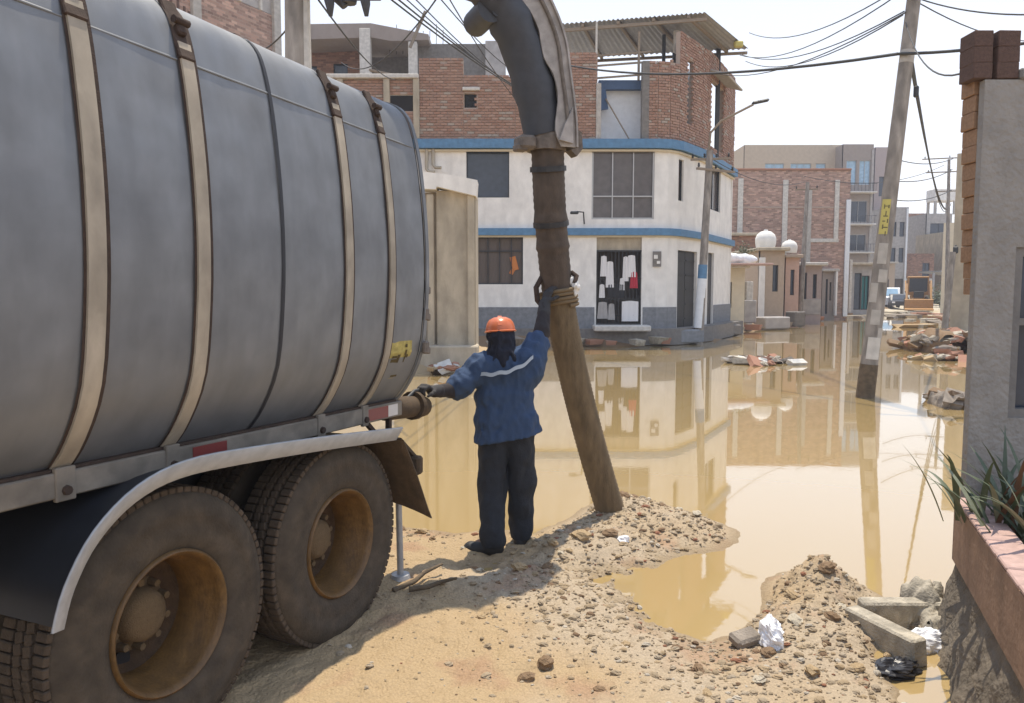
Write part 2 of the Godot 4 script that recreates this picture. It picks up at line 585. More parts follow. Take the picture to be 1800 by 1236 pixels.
func materials() -> void:
	noise_tex("cloud", 0.012, 5, 0.66, 1.0, 3)
	noise_tex("blotch", 0.008, 6, 0.42, 1.0, 7, FastNoiseLite.TYPE_SIMPLEX_SMOOTH, 512, 30.0)
	noise_tex("grain", 0.09, 4, 0.62, 1.0, 11)
	noise_tex("soft", 0.012, 4, 0.86, 1.0, 13)
	noise_tex("h_fine", 0.05, 5, 0.0, 1.0, 17)
	noise_tex("ripple", 0.014, 3, 0.0, 1.0, 19)
	noise_tex("rough_var", 0.01, 5, 0.45, 1.0, 23)
	var red := [lin(0.38, 0.22, 0.16), lin(0.42, 0.25, 0.18), lin(0.34, 0.195, 0.145), lin(0.44, 0.28, 0.21), lin(0.39, 0.235, 0.17)]
	brick_image("brick_red", red, lin(0.27, 0.21, 0.17))
	brick_image("brick_pink", [lin(0.38, 0.24, 0.185), lin(0.41, 0.265, 0.205), lin(0.34, 0.215, 0.17), lin(0.43, 0.285, 0.22)], lin(0.35, 0.27, 0.22), 32, 12, 16, 42, 2, 9)
	brick_mat("brick_wall", "brick_red", Color.WHITE)
	brick_mat("pink_brick_wall", "brick_pink", Color.WHITE)
	brick_mat("brown_brick_wall", "brick_pink", Color(0.86, 0.8, 0.75))
	for k in ["pink_brick_wall", "brown_brick_wall"]:
		M[k].heightmap_enabled = false
	mat("white_plaster", lin(0.84, 0.81, 0.76), 0.9, "soft", 0.35, 0.15)
	mat("grey_plinth", lin(0.21, 0.215, 0.225), 0.9, "cloud", 0.8, 0.3)
	mat("blue_paint", lin(0.09, 0.205, 0.345), 0.6, "cloud", 0.6, 0.1)
	mat("cream_paint", lin(0.62, 0.54, 0.40), 0.85, "soft", 0.4, 0.2)
	mat("tan_plaster", lin(0.50, 0.43, 0.325), 0.9, "soft", 0.5, 0.2)
	mat("concrete", lin(0.42, 0.39, 0.35), 0.92, "cloud", 0.7, 0.4)
	mat("pale_concrete", lin(0.56, 0.53, 0.48), 0.92, "cloud", 0.7, 0.3)
	mat("dark_concrete", lin(0.19, 0.175, 0.16), 0.95, "cloud", 0.7, 0.4)
	mat("grey_render", lin(0.30, 0.275, 0.245), 0.95, "soft", 0.8, 0.7)
	mat("brick_tint", Color.WHITE, 0.95, "grain", 2.0, 0.25)
	M.brick_tint.vertex_color_use_as_albedo = true
	mat("brick_orange", lin(0.36, 0.215, 0.125), 0.95, "cloud", 6.0, 0.5)
	mat("brick_dark", lin(0.13, 0.078, 0.06), 0.95, "cloud", 6.0, 0.5)
	mat("brick_clay", lin(0.34, 0.175, 0.115), 0.95, "cloud", 6.0, 0.4)
	mat("mortar", lin(0.40, 0.31, 0.25), 0.95, "grain", 1.5, 0.3)
	mat("planter_side", lin(0.33, 0.21, 0.14), 0.9, "cloud", 0.9, 0.25)
	mat("pink_tile", lin(0.43, 0.29, 0.25), 0.8, "cloud", 2.0, 0.2)
	mat("rough_footing", lin(0.17, 0.14, 0.105), 0.95, "blotch", 0.9, 1.2)
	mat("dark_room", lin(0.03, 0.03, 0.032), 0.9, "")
	mat("dark_blue_glass", lin(0.045, 0.055, 0.075), 0.12, "cloud", 0.5)
	mat("grey_glass", lin(0.11, 0.094, 0.088), 0.15, "cloud", 0.4)
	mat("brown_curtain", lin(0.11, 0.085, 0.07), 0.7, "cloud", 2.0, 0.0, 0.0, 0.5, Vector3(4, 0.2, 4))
	mat("sky_glass", lin(0.30, 0.45, 0.58), 0.1, "cloud", 0.3)
	mat("steel_frame", lin(0.42, 0.41, 0.40), 0.45, "soft", 1.0, 0.0, 0.6)
	mat("dark_steel", lin(0.05, 0.05, 0.052), 0.55, "cloud", 2.0, 0.0, 0.4)
	mat("black_rubber", lin(0.028, 0.026, 0.026), 0.75, "cloud", 3.0, 0.1)
	mat("tyre_rubber", lin(0.082, 0.062, 0.042), 0.9, "blotch", 2.2, 0.35)
	mat("tread_rubber", lin(0.08, 0.056, 0.036), 0.95, "blotch", 3.0, 0.4)
	mat("rim_paint", lin(0.20, 0.105, 0.03), 0.55, "blotch", 2.2, 0.15)
	mat("rim_dirt", lin(0.075, 0.042, 0.02), 0.85, "blotch", 3.5, 0.35)
	mat("hub_mud", lin(0.155, 0.105, 0.055), 0.95, "cloud", 6.0, 0.5)
	mat("rim_edge", lin(0.20, 0.17, 0.125), 0.7, "cloud", 3.0)
	var tk := mat("tank_steel", lin(0.225, 0.23, 0.238), 0.42, "cloud", 0.7, 0.0, 0.38, 0.5, Vector3(1.0, 0.8, 1.0))
	tk.roughness_texture = tex["rough_var"]
	tk.roughness = 0.72
	noise_tex("streak", 0.02, 5, 0.5, 1.0, 29)
	noise_tex("stain", 0.006, 6, 0.62, 1.0, 37, FastNoiseLite.TYPE_SIMPLEX_SMOOTH, 512, 60.0)
	noise_tex("faint", 0.007, 6, 0.80, 1.0, 41, FastNoiseLite.TYPE_SIMPLEX_SMOOTH, 512, 60.0)
	weather(tk, "faint", Vector3(2.4, 0.5, 2.4))
	mat("band_paint", lin(0.42, 0.355, 0.27), 0.7, "blotch", 1.3, 0.05, 0.0, 0.5, Vector3(1, 0.5, 1))
	mat("rust", lin(0.055, 0.034, 0.024), 0.9, "blotch", 4.0, 0.2)
	mat("seam_black", lin(0.02, 0.02, 0.025), 0.6, "")
	mat("rail_paint", lin(0.20, 0.172, 0.138), 0.7, "blotch", 1.5, 0.05)
	mat("red_tape", lin(0.20, 0.035, 0.03), 0.35, "soft", 2.0)
	mat("white_tape", lin(0.62, 0.58, 0.54), 0.4, "soft", 2.0)
	mat("mudguard_blue", lin(0.024, 0.027, 0.034), 0.42, "cloud", 1.4, 0.0, 0.2)
	mat("mudguard_lip", lin(0.40, 0.40, 0.40), 0.45, "cloud", 2.0, 0.0, 0.3)
	mat("flap_mud", lin(0.085, 0.055, 0.03), 0.9, "blotch", 3.0, 0.4)
	mat("hose_dark", lin(0.088, 0.065, 0.048), 0.8, "blotch", 2.5, 0.25, 0.0, 0.5, Vector3(1, 0.6, 1))
	mat("hose_mud", lin(0.165, 0.118, 0.066), 0.92, "blotch", 2.5, 0.4, 0.0, 0.5, Vector3(1.4, 0.35, 1.4))
	mat("elbow_rubber", lin(0.05, 0.053, 0.062), 0.6, "cloud", 1.5, 0.05)
	mat("boom_grey", lin(0.36, 0.325, 0.295), 0.7, "blotch", 1.6, 0.05, 0.1)
	mat("boom_dirty", lin(0.17, 0.14, 0.115), 0.85, "blotch", 3.0, 0.2)
	mat("rope", lin(0.19, 0.135, 0.075), 0.95, "grain", 10.0, 0.2)
	mat("rag_white", lin(0.72, 0.70, 0.66), 0.9, "soft", 4.0)
	mat("shirt_blue", lin(0.038, 0.066, 0.128), 0.95, "soft", 2.2, 0.15)
	mat("stripe", lin(0.40, 0.45, 0.50), 0.5, "soft", 5.0)
	mat("trouser_navy", lin(0.023, 0.026, 0.033), 0.9, "cloud", 2.2, 0.3)
	mat("hood_navy", lin(0.012, 0.014, 0.026), 0.9, "cloud", 4.0, 0.2)
	mat("helmet_orange", lin(0.56, 0.145, 0.055), 0.32, "soft", 2.0)
	mat("boot_black", lin(0.016, 0.015, 0.015), 0.6, "cloud", 4.0, 0.1)
	mat("glove_grey", lin(0.045, 0.042, 0.042), 0.9, "cloud", 6.0, 0.1)
	mat("sleeve_dark", lin(0.03, 0.024, 0.024), 0.9, "cloud", 4.0, 0.15)
	mat("skin", lin(0.22, 0.12, 0.075), 0.6, "soft", 5.0)
	mat("pole_concrete", lin(0.33, 0.295, 0.26), 0.93, "blotch", 0.8, 0.4, 0.0, 0.5, Vector3(1.5, 0.5, 1.5))
	mat("pole_dirt", lin(0.13, 0.095, 0.06), 0.95, "blotch", 1.8, 0.5)
	mat("cable", lin(0.05, 0.05, 0.05), 0.8, "")
	mat("wood_grey", lin(0.25, 0.2, 0.15), 0.9, "cloud", 2.0, 0.3, 0.0, 0.5, Vector3(1, 1, 4))
	mat("roof_sheet", lin(0.33, 0.33, 0.34), 0.7, "cloud", 0.5, 0.0, 0.1)
	mat("white_sheet", lin(0.70, 0.72, 0.74), 0.8, "soft", 0.6)
	mat("blue_sheet", lin(0.07, 0.12, 0.22), 0.8, "soft", 1.0)
	mat("plastic_white", lin(0.82, 0.82, 0.84), 0.5, "soft", 5.0)
	mat("plastic_black", lin(0.02, 0.02, 0.024), 0.35, "")
	mat("yellow_sign", lin(0.50, 0.43, 0.12), 0.6, "soft", 3.0)
	mat("ink", lin(0.13, 0.11, 0.05), 0.7, "")
	mat("sticker_yellow", lin(0.42, 0.34, 0.10), 0.7, "blotch", 4.0)
	mat("sticker_ink", lin(0.10, 0.07, 0.02), 0.8, "blotch", 6.0)
	mat("digger_yellow", lin(0.37, 0.195, 0.065), 0.6, "cloud", 1.0)
	mat("teal_paint", lin(0.03, 0.17, 0.17), 0.6, "soft", 1.0)
	mat("pink_paint", lin(0.55, 0.37, 0.29), 0.85, "soft", 0.6, 0.1)
	mat("mauve_paint", lin(0.37, 0.30, 0.28), 0.9, "soft", 0.6, 0.1)
	mat("peach_paint", lin(0.42, 0.33, 0.25), 0.85, "soft", 0.6, 0.1)
	mat("beige_paint", lin(0.46, 0.38, 0.29), 0.85, "soft", 0.3, 0.1)
	mat("taupe_paint", lin(0.29, 0.245, 0.215), 0.85, "soft", 0.3, 0.1)
	mat("grey_paint", lin(0.37, 0.345, 0.325), 0.85, "cloud", 0.3, 0.1)
	mat("car_white", lin(0.75, 0.75, 0.74), 0.3, "soft", 1.0)
	mat("car_dark", lin(0.05, 0.05, 0.055), 0.3, "soft", 1.0)
	mat("red_cloth", lin(0.42, 0.03, 0.05), 0.9, "soft", 3.0, 0.1)
	mat("white_cloth", lin(0.72, 0.70, 0.69), 0.9, "soft", 3.0, 0.1)
	mat("black_cloth", lin(0.025, 0.024, 0.026), 0.9, "soft", 3.0, 0.1)
	mat("orange_cloth", lin(0.55, 0.20, 0.06), 0.9, "soft", 3.0)
	mat("soil", lin(0.10, 0.07, 0.045), 0.95, "blotch", 3.0, 1.0)
	var lf := mat("leaf", lin(0.085, 0.105, 0.06), 0.55, "cloud", 4.0)
	lf.backlight_enabled = true
	lf.backlight = Color(0.25, 0.3, 0.12)
	mat("leaf_pale", lin(0.20, 0.21, 0.135), 0.55, "cloud", 4.0)
	mat("leaf_dry", lin(0.17, 0.085, 0.045), 0.8, "cloud", 4.0)
	mat("mound_block", lin(0.40, 0.355, 0.28), 0.93, "blotch", 2.0, 0.7)
	mat("debris_grey", lin(0.25, 0.21, 0.17), 0.95, "blotch", 1.5, 0.8)
	mat("clod", lin(0.40, 0.29, 0.165), 0.95, "grain", 5.0, 0.6)
	mat("clod_dark", lin(0.23, 0.15, 0.085), 0.95, "grain", 5.0, 0.6)
	mat("stone_pale", lin(0.48, 0.42, 0.32), 0.95, "grain", 5.0, 0.5)
	mat("stone_tint", Color.WHITE, 0.95, "grain", 6.0, 0.3)
	M.stone_tint.vertex_color_use_as_albedo = true
	weather(M.white_plaster, "faint", Vector3(0.5, 0.2, 0.5))
	weather(M.pole_concrete, "stain", Vector3(2.0, 0.4, 2.0))
	weather(M.grey_render, "faint", Vector3(1.2, 0.7, 1.2))
	weather(M.band_paint, "faint", Vector3(3.0, 0.8, 3.0))
	weather(M.tan_plaster, "stain", Vector3(0.7, 0.25, 0.7))
	weather(M.tyre_rubber, "stain", Vector3(3.0, 3.0, 3.0))
	weather(M.rim_paint, "streak", Vector3(6.0, 2.0, 6.0))
	weather(M.planter_side, "stain", Vector3(1.5, 0.6, 1.5))
	var gr := mat("mud", Color.WHITE, 0.93, "grain", 1.3, 0.9)
	gr.vertex_color_use_as_albedo = true
	var w := mat("water", lin(0.385, 0.272, 0.118), 0.05, "", 1.0)
	w.metallic_specular = 0.707
	w.roughness_texture = tex["rough_var"]
	w.clearcoat_enabled = true
	w.clearcoat = 0.55
	w.clearcoat_roughness = 0.01
	w.heightmap_enabled = true
	w.heightmap_texture = tex["ripple"]
	w.heightmap_scale = 0.018
	w.uv1_triplanar = true
	w.uv1_world_triplanar = true
	w.uv1_scale = Vector3(0.8, 0.8, 0.8)

# ---------------------------------------------------------------- ground and water
func shore(p: Vector2) -> float:
	# distance to the water's edge in plan (x, depth), positive on land
	var best := 1e9
	for i in land.size():
		var c := Geometry2D.get_closest_point_to_segment(p, land[i], land[(i + 1) % land.size()])
		best = minf(best, c.distance_to(p))
	return best if Geometry2D.is_point_in_polygon(p, land) else -best

func bump(p: Vector2, c: Vector2, r: float, h: float) -> float:
	var d := p.distance_squared_to(c) / (r * r)
	return h * exp(-d) if d < 9.0 else 0.0

func height(p: Vector2, s: float) -> float:
	var n := nz.get_noise_2d(p.x, p.y)
	var f := nz2.get_noise_2d(p.x, p.y)
	var h: float
	if s > 0.0:
		h = 0.012 + 0.085 * (1.0 - exp(-s / 0.45)) + n * (0.010 + 0.022 * minf(1.0, s * 2.0)) + f * 0.013 + crumb(p)
	else:
		h = 0.012 + maxf(s, -1.2) * 0.16 + n * 0.012 + f * 0.004
	# rubble ridge past the hose, second heap by the slabs, the bank under the planter
	h += bump(p, Vector2(1.05, 6.65), 0.33, 0.09) + bump(p, Vector2(1.45, 6.2), 0.3, 0.07) + bump(p, Vector2(0.75, 6.15), 0.35, 0.05) + bump(p, Vector2(0.45, 5.6), 0.28, 0.05)
	h += bump(p, Vector2(2.0, 4.85), 0.23, 0.19) + bump(p, Vector2(1.78, 4.4), 0.26, 0.06) + bump(p, Vector2(1.6, 3.95), 0.3, 0.03)
	h += bump(p, Vector2(2.5, 4.4), 0.16, 0.12)
	h -= bump(p, Vector2(2.05, 3.55), 0.27, 0.13) + bump(p, Vector2(2.28, 3.95), 0.3, 0.17) + bump(p, Vector2(0.62, 5.15), 0.28, 0.055) + bump(p, Vector2(-0.15, 5.35), 0.32, 0.06)
	h -= bump(p, Vector2(1.2, 4.75), 0.33, 0.05)
	if s > 0.0:
		# worn wheel ruts beside the truck and the worker's footprints
		var q := p.x * 0.919 - p.y * 0.394
		for e in [-2.0, -1.72]:
			var dq := absf(q - e - 0.04 * sin(p.y * 2.0))
			if dq < 0.16:
				h -= 0.016 * (1.0 - dq / 0.16) * (0.6 + 0.4 * sin((p.x * 0.394 + p.y * 0.919) * 70.0))
		for e in [[-0.35, 5.35], [-0.2, 5.05], [-0.38, 4.75], [-0.18, 4.45], [0.02, 4.2], [0.3, 5.0], [0.18, 4.7], [0.42, 4.35], [0.6, 4.05], [0.35, 3.8], [0.75, 3.7]]:
			var u := p - Vector2(e[0], e[1])
			if u.length_squared() < 0.09:
				h -= 0.02 * exp(-(u.x * u.x / 0.0028 + u.y * u.y / 0.011))
	return h

func crumb(p: Vector2) -> float:
	# lumpy, turned over soil on the ridges and in patches
	var k := clampf(bump(p, Vector2(1.1, 6.4), 0.7, 1.0) + bump(p, Vector2(0.5, 5.5), 0.6, 0.9) + bump(p, Vector2(1.9, 4.6), 0.7, 1.2) + bump(p, Vector2(0.4, 4.3), 0.8, 0.5) + 0.18, 0.0, 1.0)
	return k * 0.03 * maxf(-0.4, nz3.get_noise_2d(p.x, p.y) * 1.4)

func build_ground() -> void:
	nz3.seed = 14
	nz3.frequency = 6.5
	nz3.fractal_octaves = 3
	nz.seed = 4
	nz.frequency = 1.7
	nz.fractal_octaves = 4
	nz2.seed = 9
	nz2.frequency = 9.0
	nz2.fractal_octaves = 3
	land = PackedVector2Array()
	for p in [[-6, 6.6], [-2.4, 6.5], [-0.99, 6.25], [-0.46, 6.05], [-0.14, 6.22], [0.14, 6.0], [0.47, 6.25], [0.84, 6.92], [1.07, 7.08], [1.31, 6.95], [1.52, 6.6], [1.72, 6.2], [1.68, 5.95], [1.42, 5.72], [1.1, 5.55], [0.88, 5.2], [0.78, 4.75], [0.85, 4.4], [1.05, 4.12], [1.32, 4.2], [1.55, 4.55], [1.78, 4.95], [1.98, 5.18], [2.2, 5.12], [2.3, 4.85], [2.1, 4.5], [2.3, 4.25], [2.4, 4.5], [2.55, 4.65], [3.2, 4.5], [9.0, 4.6], [12, 3], [12, -12], [-30, -12], [-30, 6.6]]:
		land.append(Vector2(p[0], p[1]))
	var xs := []
	var x := -2.9
	while x < 3.4:
		xs.append(x)
		x += 0.024
	var s := 0.03
	while x < 420.0:
		xs.append(x)
		s *= 1.16
		x += s
	x = -2.9
	s = 0.03
	while x > -420.0:
		s *= 1.16
		x -= s
		xs.push_front(x)
	var ds := []
	var d := 2.4
	while d < 7.4:
		ds.append(d)
		d += 0.024 + maxf(0.0, d - 5.0) * 0.004
	s = 0.035
	while d < 420.0:
		ds.append(d)
		s *= 1.16
		d += s
	d = 2.4
	s = 0.03
	while d > -300.0:
		s *= 1.2
		d -= s
		ds.push_front(d)
	var nx := xs.size()
	var V := PackedVector3Array()
	var C := PackedColorArray()
	V.resize(nx * ds.size())
	C.resize(nx * ds.size())
	var big := FastNoiseLite.new()
	big.seed = 31
	big.frequency = 0.55
	big.fractal_octaves = 4
	for j in ds.size():
		for i in nx:
			var p := Vector2(xs[i], ds[j])
			var near: bool = absf(p.x) < 13.0 and p.y > -13.0 and p.y < 12.0
			var sd := shore(p) if near else (1.0 if p.y < 0.0 else -1.2)
			var h := height(p, sd)
			var k := j * nx + i
			V[k] = Vector3(p.x, h, -p.y)
			var b := big.get_noise_2d(p.x, p.y)
			var g := big.get_noise_2d(p.x * 2.3 + 40.0, p.y * 2.3)
			var c := Color(0.45, 0.322, 0.182)
			c = c.lerp(Color(0.46, 0.375, 0.27), clampf(0.5 + b * 1.6 + (p.x - 0.4) * 0.5, 0.0, 1.0) * 0.8)
			c = c.lerp(Color(0.38, 0.225, 0.135), clampf(g * 2.6 - 0.5, 0.0, 0.6))
			var wet := clampf(1.0 - (h - 0.004) / 0.03, 0.0, 1.0)
			c = c.lerp(Color(0.29, 0.21, 0.12), wet * 0.8)
			C[k] = c
	var I := PackedInt32Array()
	for j in ds.size() - 1:
		for i in nx - 1:
			var a := j * nx + i
			I.append_array([a, a + nx, a + nx + 1, a, a + nx + 1, a + 1])
	var st := SurfaceTool.new()
	var arr := []
	arr.resize(Mesh.ARRAY_MAX)
	arr[Mesh.ARRAY_VERTEX] = V
	arr[Mesh.ARRAY_COLOR] = C
	arr[Mesh.ARRAY_INDEX] = I
	var am := ArrayMesh.new()
	am.add_surface_from_arrays(Mesh.PRIMITIVE_TRIANGLES, arr)
	st.create_from(am, 0)
	st.generate_normals()
	structure(put("ground", st.commit(), M.mud), "sandy ochre mud and rubble ground beside the flooded street")
	var ws := S()
	qd(ws, Vector3(-400, 0, 300), Vector3(400, 0, 300), Vector3(400, 0, -400), Vector3(-400, 0, -400))
	structure(obj("water", ws, M.water), "still tan muddy flood water covering the street")

func ground_y(x: float, d: float) -> float:
	var p := Vector2(x, d)
	return maxf(0.0, height(p, shore(p)))

func build_banks() -> void:
	# dry strips along the far side and the end of the street
	var strip := func(n: String, label: String, outline: Array, m: Material, seed: int, h: float) -> void:
		var fn := FastNoiseLite.new()
		fn.seed = seed
		fn.frequency = 0.6
		var st := S()
		st.set_smooth_group(1)
		# outline: pairs of near edge and far edge points (x, d)
		var rows := 7
		for i in outline.size() - 1:
			for sub in 6:
				for j in rows:
					var v := []
					for e in [[sub, j], [sub + 1, j], [sub + 1, j + 1], [sub, j + 1]]:
						var t: float = e[0] / 6.0
						var u: float = float(e[1]) / rows
						var a: Vector2 = outline[i][0].lerp(outline[i + 1][0], t)
						var b: Vector2 = outline[i][1].lerp(outline[i + 1][1], t)
						var p := a.lerp(b, u)
						var y := -0.06 + h * smoothstep(0.0, 0.75, u) + fn.get_noise_2d(p.x * 2.2, p.y * 2.2) * 0.16 * (1.0 if u < 0.8 else 0.4)
						v.append(Vector3(p.x, y, -p.y))
					qd(st, v[0], v[1], v[2], v[3])
		structure(obj(n, st, m), label)
	strip.call("bank", "brown earth bank in front of the blue banded house", [[Vector2(-9, 25.5), Vector2(-9, 28.2)], [Vector2(-1.5, 26.6), Vector2(-1.5, 28.2)], [Vector2(3, 26.9), Vector2(3, 28.2)], [Vector2(6.1, 27.6), Vector2(5.6, 28.3)], [Vector2(8.2, 29.9), Vector2(7.2, 30.7)], [Vector2(9.7, 33.4), Vector2(9, 35.3)], [Vector2(12.6, 38.5), Vector2(11, 40)], [Vector2(18.4, 48.0), Vector2(17, 50)], [Vector2(27.2, 60.5), Vector2(25, 63)], [Vector2(42, 82), Vector2(40, 86)]], M.clod_dark, 3, 0.58)
	strip.call("bank", "bank of earth at the foot of the cream wall", [[Vector2(-9, 17.2), Vector2(-9, 19.6)], [Vector2(-2.4, 17.6), Vector2(-2.4, 19.6)], [Vector2(-0.9, 18.2), Vector2(-1.0, 19.6)], [Vector2(-0.2, 19.8), Vector2(-0.9, 20.6)], [Vector2(-0.4, 24.5), Vector2(-1.2, 24.5)]], M.clod, 5, 0.3)
	strip.call("road", "dry sandy end of the street under the digger", [[Vector2(25, 57.5), Vector2(34, 100)], [Vector2(30, 58), Vector2(46, 130)], [Vector2(33, 54), Vector2(58, 130)], [Vector2(36, 56), Vector2(70, 120)], [Vector2(40, 60), Vector2(80, 110)]], M.stone_pale, 7, 0.28)

func scatter_stones() -> void:
	# loose gravel: thousands of small stones as one object
	var meshes := [stone_mesh(1, 0.6)]
	var list := [[], [], []]
	rng.seed = 77
	var tries := 0
	var made := 0
	while made < 7000 and tries < 40000:
		tries += 1
		var p := Vector2(rng.randf_range(-2.0, 3.3), rng.randf_range(2.5, 7.3))
		var dens := 0.05
		for c in [[1.1, 6.5, 0.6, 1.0], [0.75, 6.0, 0.5, 1.0], [0.5, 5.0, 0.5, 0.8], [0.4, 4.4, 0.5, 0.7], [1.95, 4.8, 0.45, 1.2], [1.6, 4.1, 0.5, 1.2], [1.2, 3.7, 0.6, 0.7], [2.45, 4.4, 0.25, 1.0], [1.5, 6.1, 0.35, 1.0], [-0.75, 6.1, 0.3, 0.4]]:
			dens += bump(p, Vector2(c[0], c[1]), c[2], c[3])
		if rng.randf() > dens:
			continue
		var s := shore(p)
		if s < -0.03:
			continue
		var h := height(p, s)
		if h < 0.003:
			continue
		made += 1
		var r := 0.005 + 0.034 * pow(rng.randf(), 8.0) + 0.009 * rng.randf()
		var b := Basis.from_euler(Vector3(rng.randf_range(-0.5, 0.5), rng.randf() * TAU, rng.randf_range(-0.5, 0.5))).scaled(Vector3(r * rng.randf_range(1.0, 1.6), r, r))
		var c := Color(0.43, 0.315, 0.185).lerp(Color(0.46, 0.375, 0.27), rng.randf())
		var k := rng.randf()
		if k < 0.04:
			c = Color(0.24, 0.15, 0.085)
		elif k < 0.06:
			c = Color(0.33, 0.15, 0.085)
		elif k < 0.11:
			c = Color(0.58, 0.51, 0.41)
		c *= rng.randf_range(0.82, 1.08)
		list[made % 3].append([Transform3D(b, Vector3(p.x, h + r * 0.12, -p.y)), c])
	multi("gravel", meshes[0], list[0] + list[1] + list[2], M.stone_tint, "loose gravel scattered over the muddy bank")

func multi(n: String, mesh: Mesh, list: Array, m: Material, label: String, parent: Node = null) -> void:
	var mm := MultiMesh.new()
	mm.transform_format = MultiMesh.TRANSFORM_3D
	mm.use_colors = true
	mm.mesh = mesh
	mm.instance_count = list.size()
	for i in list.size():
		mm.set_instance_transform(i, list[i][0])
		mm.set_instance_color(i, list[i][1])
	var o := MultiMeshInstance3D.new()
	o.multimesh = mm
	o.material_override = m
	o.set_meta("kind", "stuff")
	if parent:
		o.name = n
		parent.add_child(o, true)
	else:
		o.name = numbered(n)
		o.set_meta("label", label)
		add_child(o, true)

func lumps() -> void:
	# the larger stones and clods, each a thing
	var protos := []
	for i in 5:
		var o := put("stone" if i != 1 else "mud_clod", stone_mesh(20 + i, [0.6, 0.7, 0.5, 0.65, 0.45][i]), [M.clod, M.clod_dark, M.stone_pale, M.clod, M.mound_block][i])
		protos.append(o)
	rng.seed = 5
	var used := [false, false, false, false, false]
	var spots := []
	# the largest ones where the photograph shows them: x, depth, size, kind
	for e in [[0.17, 3.75, 0.085, 1, "large dark clod in the middle of the near sandy ground"], [0.07, 3.62, 0.075, 1, "second large dark clod just left of the largest near clod"], [0.42, 3.52, 0.05, 1], [0.0, 3.35, 0.06, 0], [0.62, 4.05, 0.05, 3], [-0.18, 4.35, 0.06, 0], [1.0, 6.75, 0.09, 1, "broad dark clod touching the foot of the hose"], [0.9, 6.55, 0.1, 0], [1.12, 6.9, 0.07, 1, "dark clod at the tip of the ridge right of the hose foot"], [0.6, 5.9, 0.09, 1], [0.3, 5.55, 0.08, 0], [0.05, 5.1, 0.09, 3], [0.25, 5.25, 0.08, 1], [0.75, 5.75, 0.09, 1], [0.52, 5.62, 0.11, 3], [1.55, 6.3, 0.08, 2, "pale stone at the water end of the rubble ridge"], [1.3, 6.5, 0.07, 1], [1.42, 4.5, 0.05, 1], [1.9, 5.15, 0.09, 3, "ochre stone on top of the heap by the blocks"], [2.1, 5.05, 0.08, 0], [2.0, 4.75, 0.09, 1, "dark clod on the near slope of the heap by the blocks"], [1.75, 4.65, 0.08, 0], [1.62, 4.25, 0.08, 2], [1.85, 4.3, 0.07, 1], [1.35, 3.9, 0.07, 1], [1.5, 3.7, 0.08, 3], [1.75, 3.75, 0.07, 0], [1.2, 3.6, 0.06, 2], [0.95, 3.75, 0.05, 1], [-0.9, 6.15, 0.07, 1, "dark clod at the water edge behind the rear wheel"], [-0.72, 6.05, 0.08, 3, "ochre stone at the water edge behind the rear wheel"], [-0.62, 5.85, 0.05, 1]]:
		spots.append(e)
	for i in 26:
		spots.append([rng.randf_range(-0.4, 2.1), rng.randf_range(3.2, 6.7), rng.randf_range(0.03, 0.06), rng.randi() % 4])
	for e in spots:
		if shore(Vector2(e[0], e[1])) < -0.02:
			continue
		var k: int = e[3]
		var o: MeshInstance3D = protos[k]
		if used[k]:
			o = o.duplicate()
			o.name = numbered("mud_clod" if k == 1 else "stone")
			add_child(o, true)
		used[k] = true
		var r: float = e[2]
		o.position = Vector3(e[0], ground_y(e[0], e[1]) + r * 0.16, -e[1])
		o.rotation = Vector3(rng.randf_range(-0.3, 0.3), rng.randf() * TAU, rng.randf_range(-0.3, 0.3))
		o.scale = Vector3(rng.randf_range(1.0, 1.5), 1.0, 1.0) * r
		if e.size() > 4:
			tag(o, e[4], "clod" if k == 1 else "stone")
		elif k == 1:
			tag(o, "dark brown clod of wet earth lying on the sandy bank", "clod", "dark clods on the bank")
		elif k == 2:
			tag(o, "pale broken stone lying on the sandy bank", "stone", "pale stones on the bank")
		else:
			tag(o, "ochre stone half sunk in the sandy bank", "stone", "ochre stones on the bank")
	for k in 5:
		if not used[k]:
			protos[k].free()

# ---------------------------------------------------------------- the vacuum tanker
# local frame of the truck: x out to the right-hand side (0 at the tank's widest), y up, z forward from the tank's rear end
const TANK := [[0.24, 1.27], [0.13, 1.40], [0.04, 1.60], [0.005, 1.90], [0.0, 2.15], [0.012, 2.40], [0.035, 2.62], [0.065, 2.82], [0.105, 2.98], [0.15, 3.07], [0.23, 3.135], [0.36, 3.17], [0.7, 3.205], [1.2, 3.22]]

func tank_ring(out: float) -> Array:
	# the closed cross-section, run anticlockwise seen from the rear... as (x, y)
	var r := []
	for p in TANK:
		r.append(Vector2(-p[0], p[1]))
	for i in range(TANK.size() - 2, -1, -1):
		r.append(Vector2(-2.4 + TANK[i][0], TANK[i][1]))
	r.append(Vector2(-2.0, 1.16))
	r.append(Vector2(-1.2, 1.12))
	r.append(Vector2(-0.4, 1.16))
	if out != 0.0:
		var c := Vector2(-1.2, 2.15)
		var q := []
		for i in r.size():
			var t: Vector2 = (r[(i + 1) % r.size()] - r[i - 1]).normalized()
			q.append(r[i] + Vector2(t.y, -t.x) * out)
		return q
	return r

func sweep_ring(st: SurfaceTool, ring: Array, z0: float, z1: float, from := 0, to := -1) -> void:
	# side faces of a prism along z over part of the ring
	var n := ring.size() if to < 0 else to
	st.set_smooth_group(1)
	for i in range(from, n):
		var a: Vector2 = ring[i]
		var b: Vector2 = ring[(i + 1) % ring.size()]
		qd(st, Vector3(a.x, a.y, z1), Vector3(a.x, a.y, z0), Vector3(b.x, b.y, z0), Vector3(b.x, b.y, z1))
	st.set_smooth_group(-1)

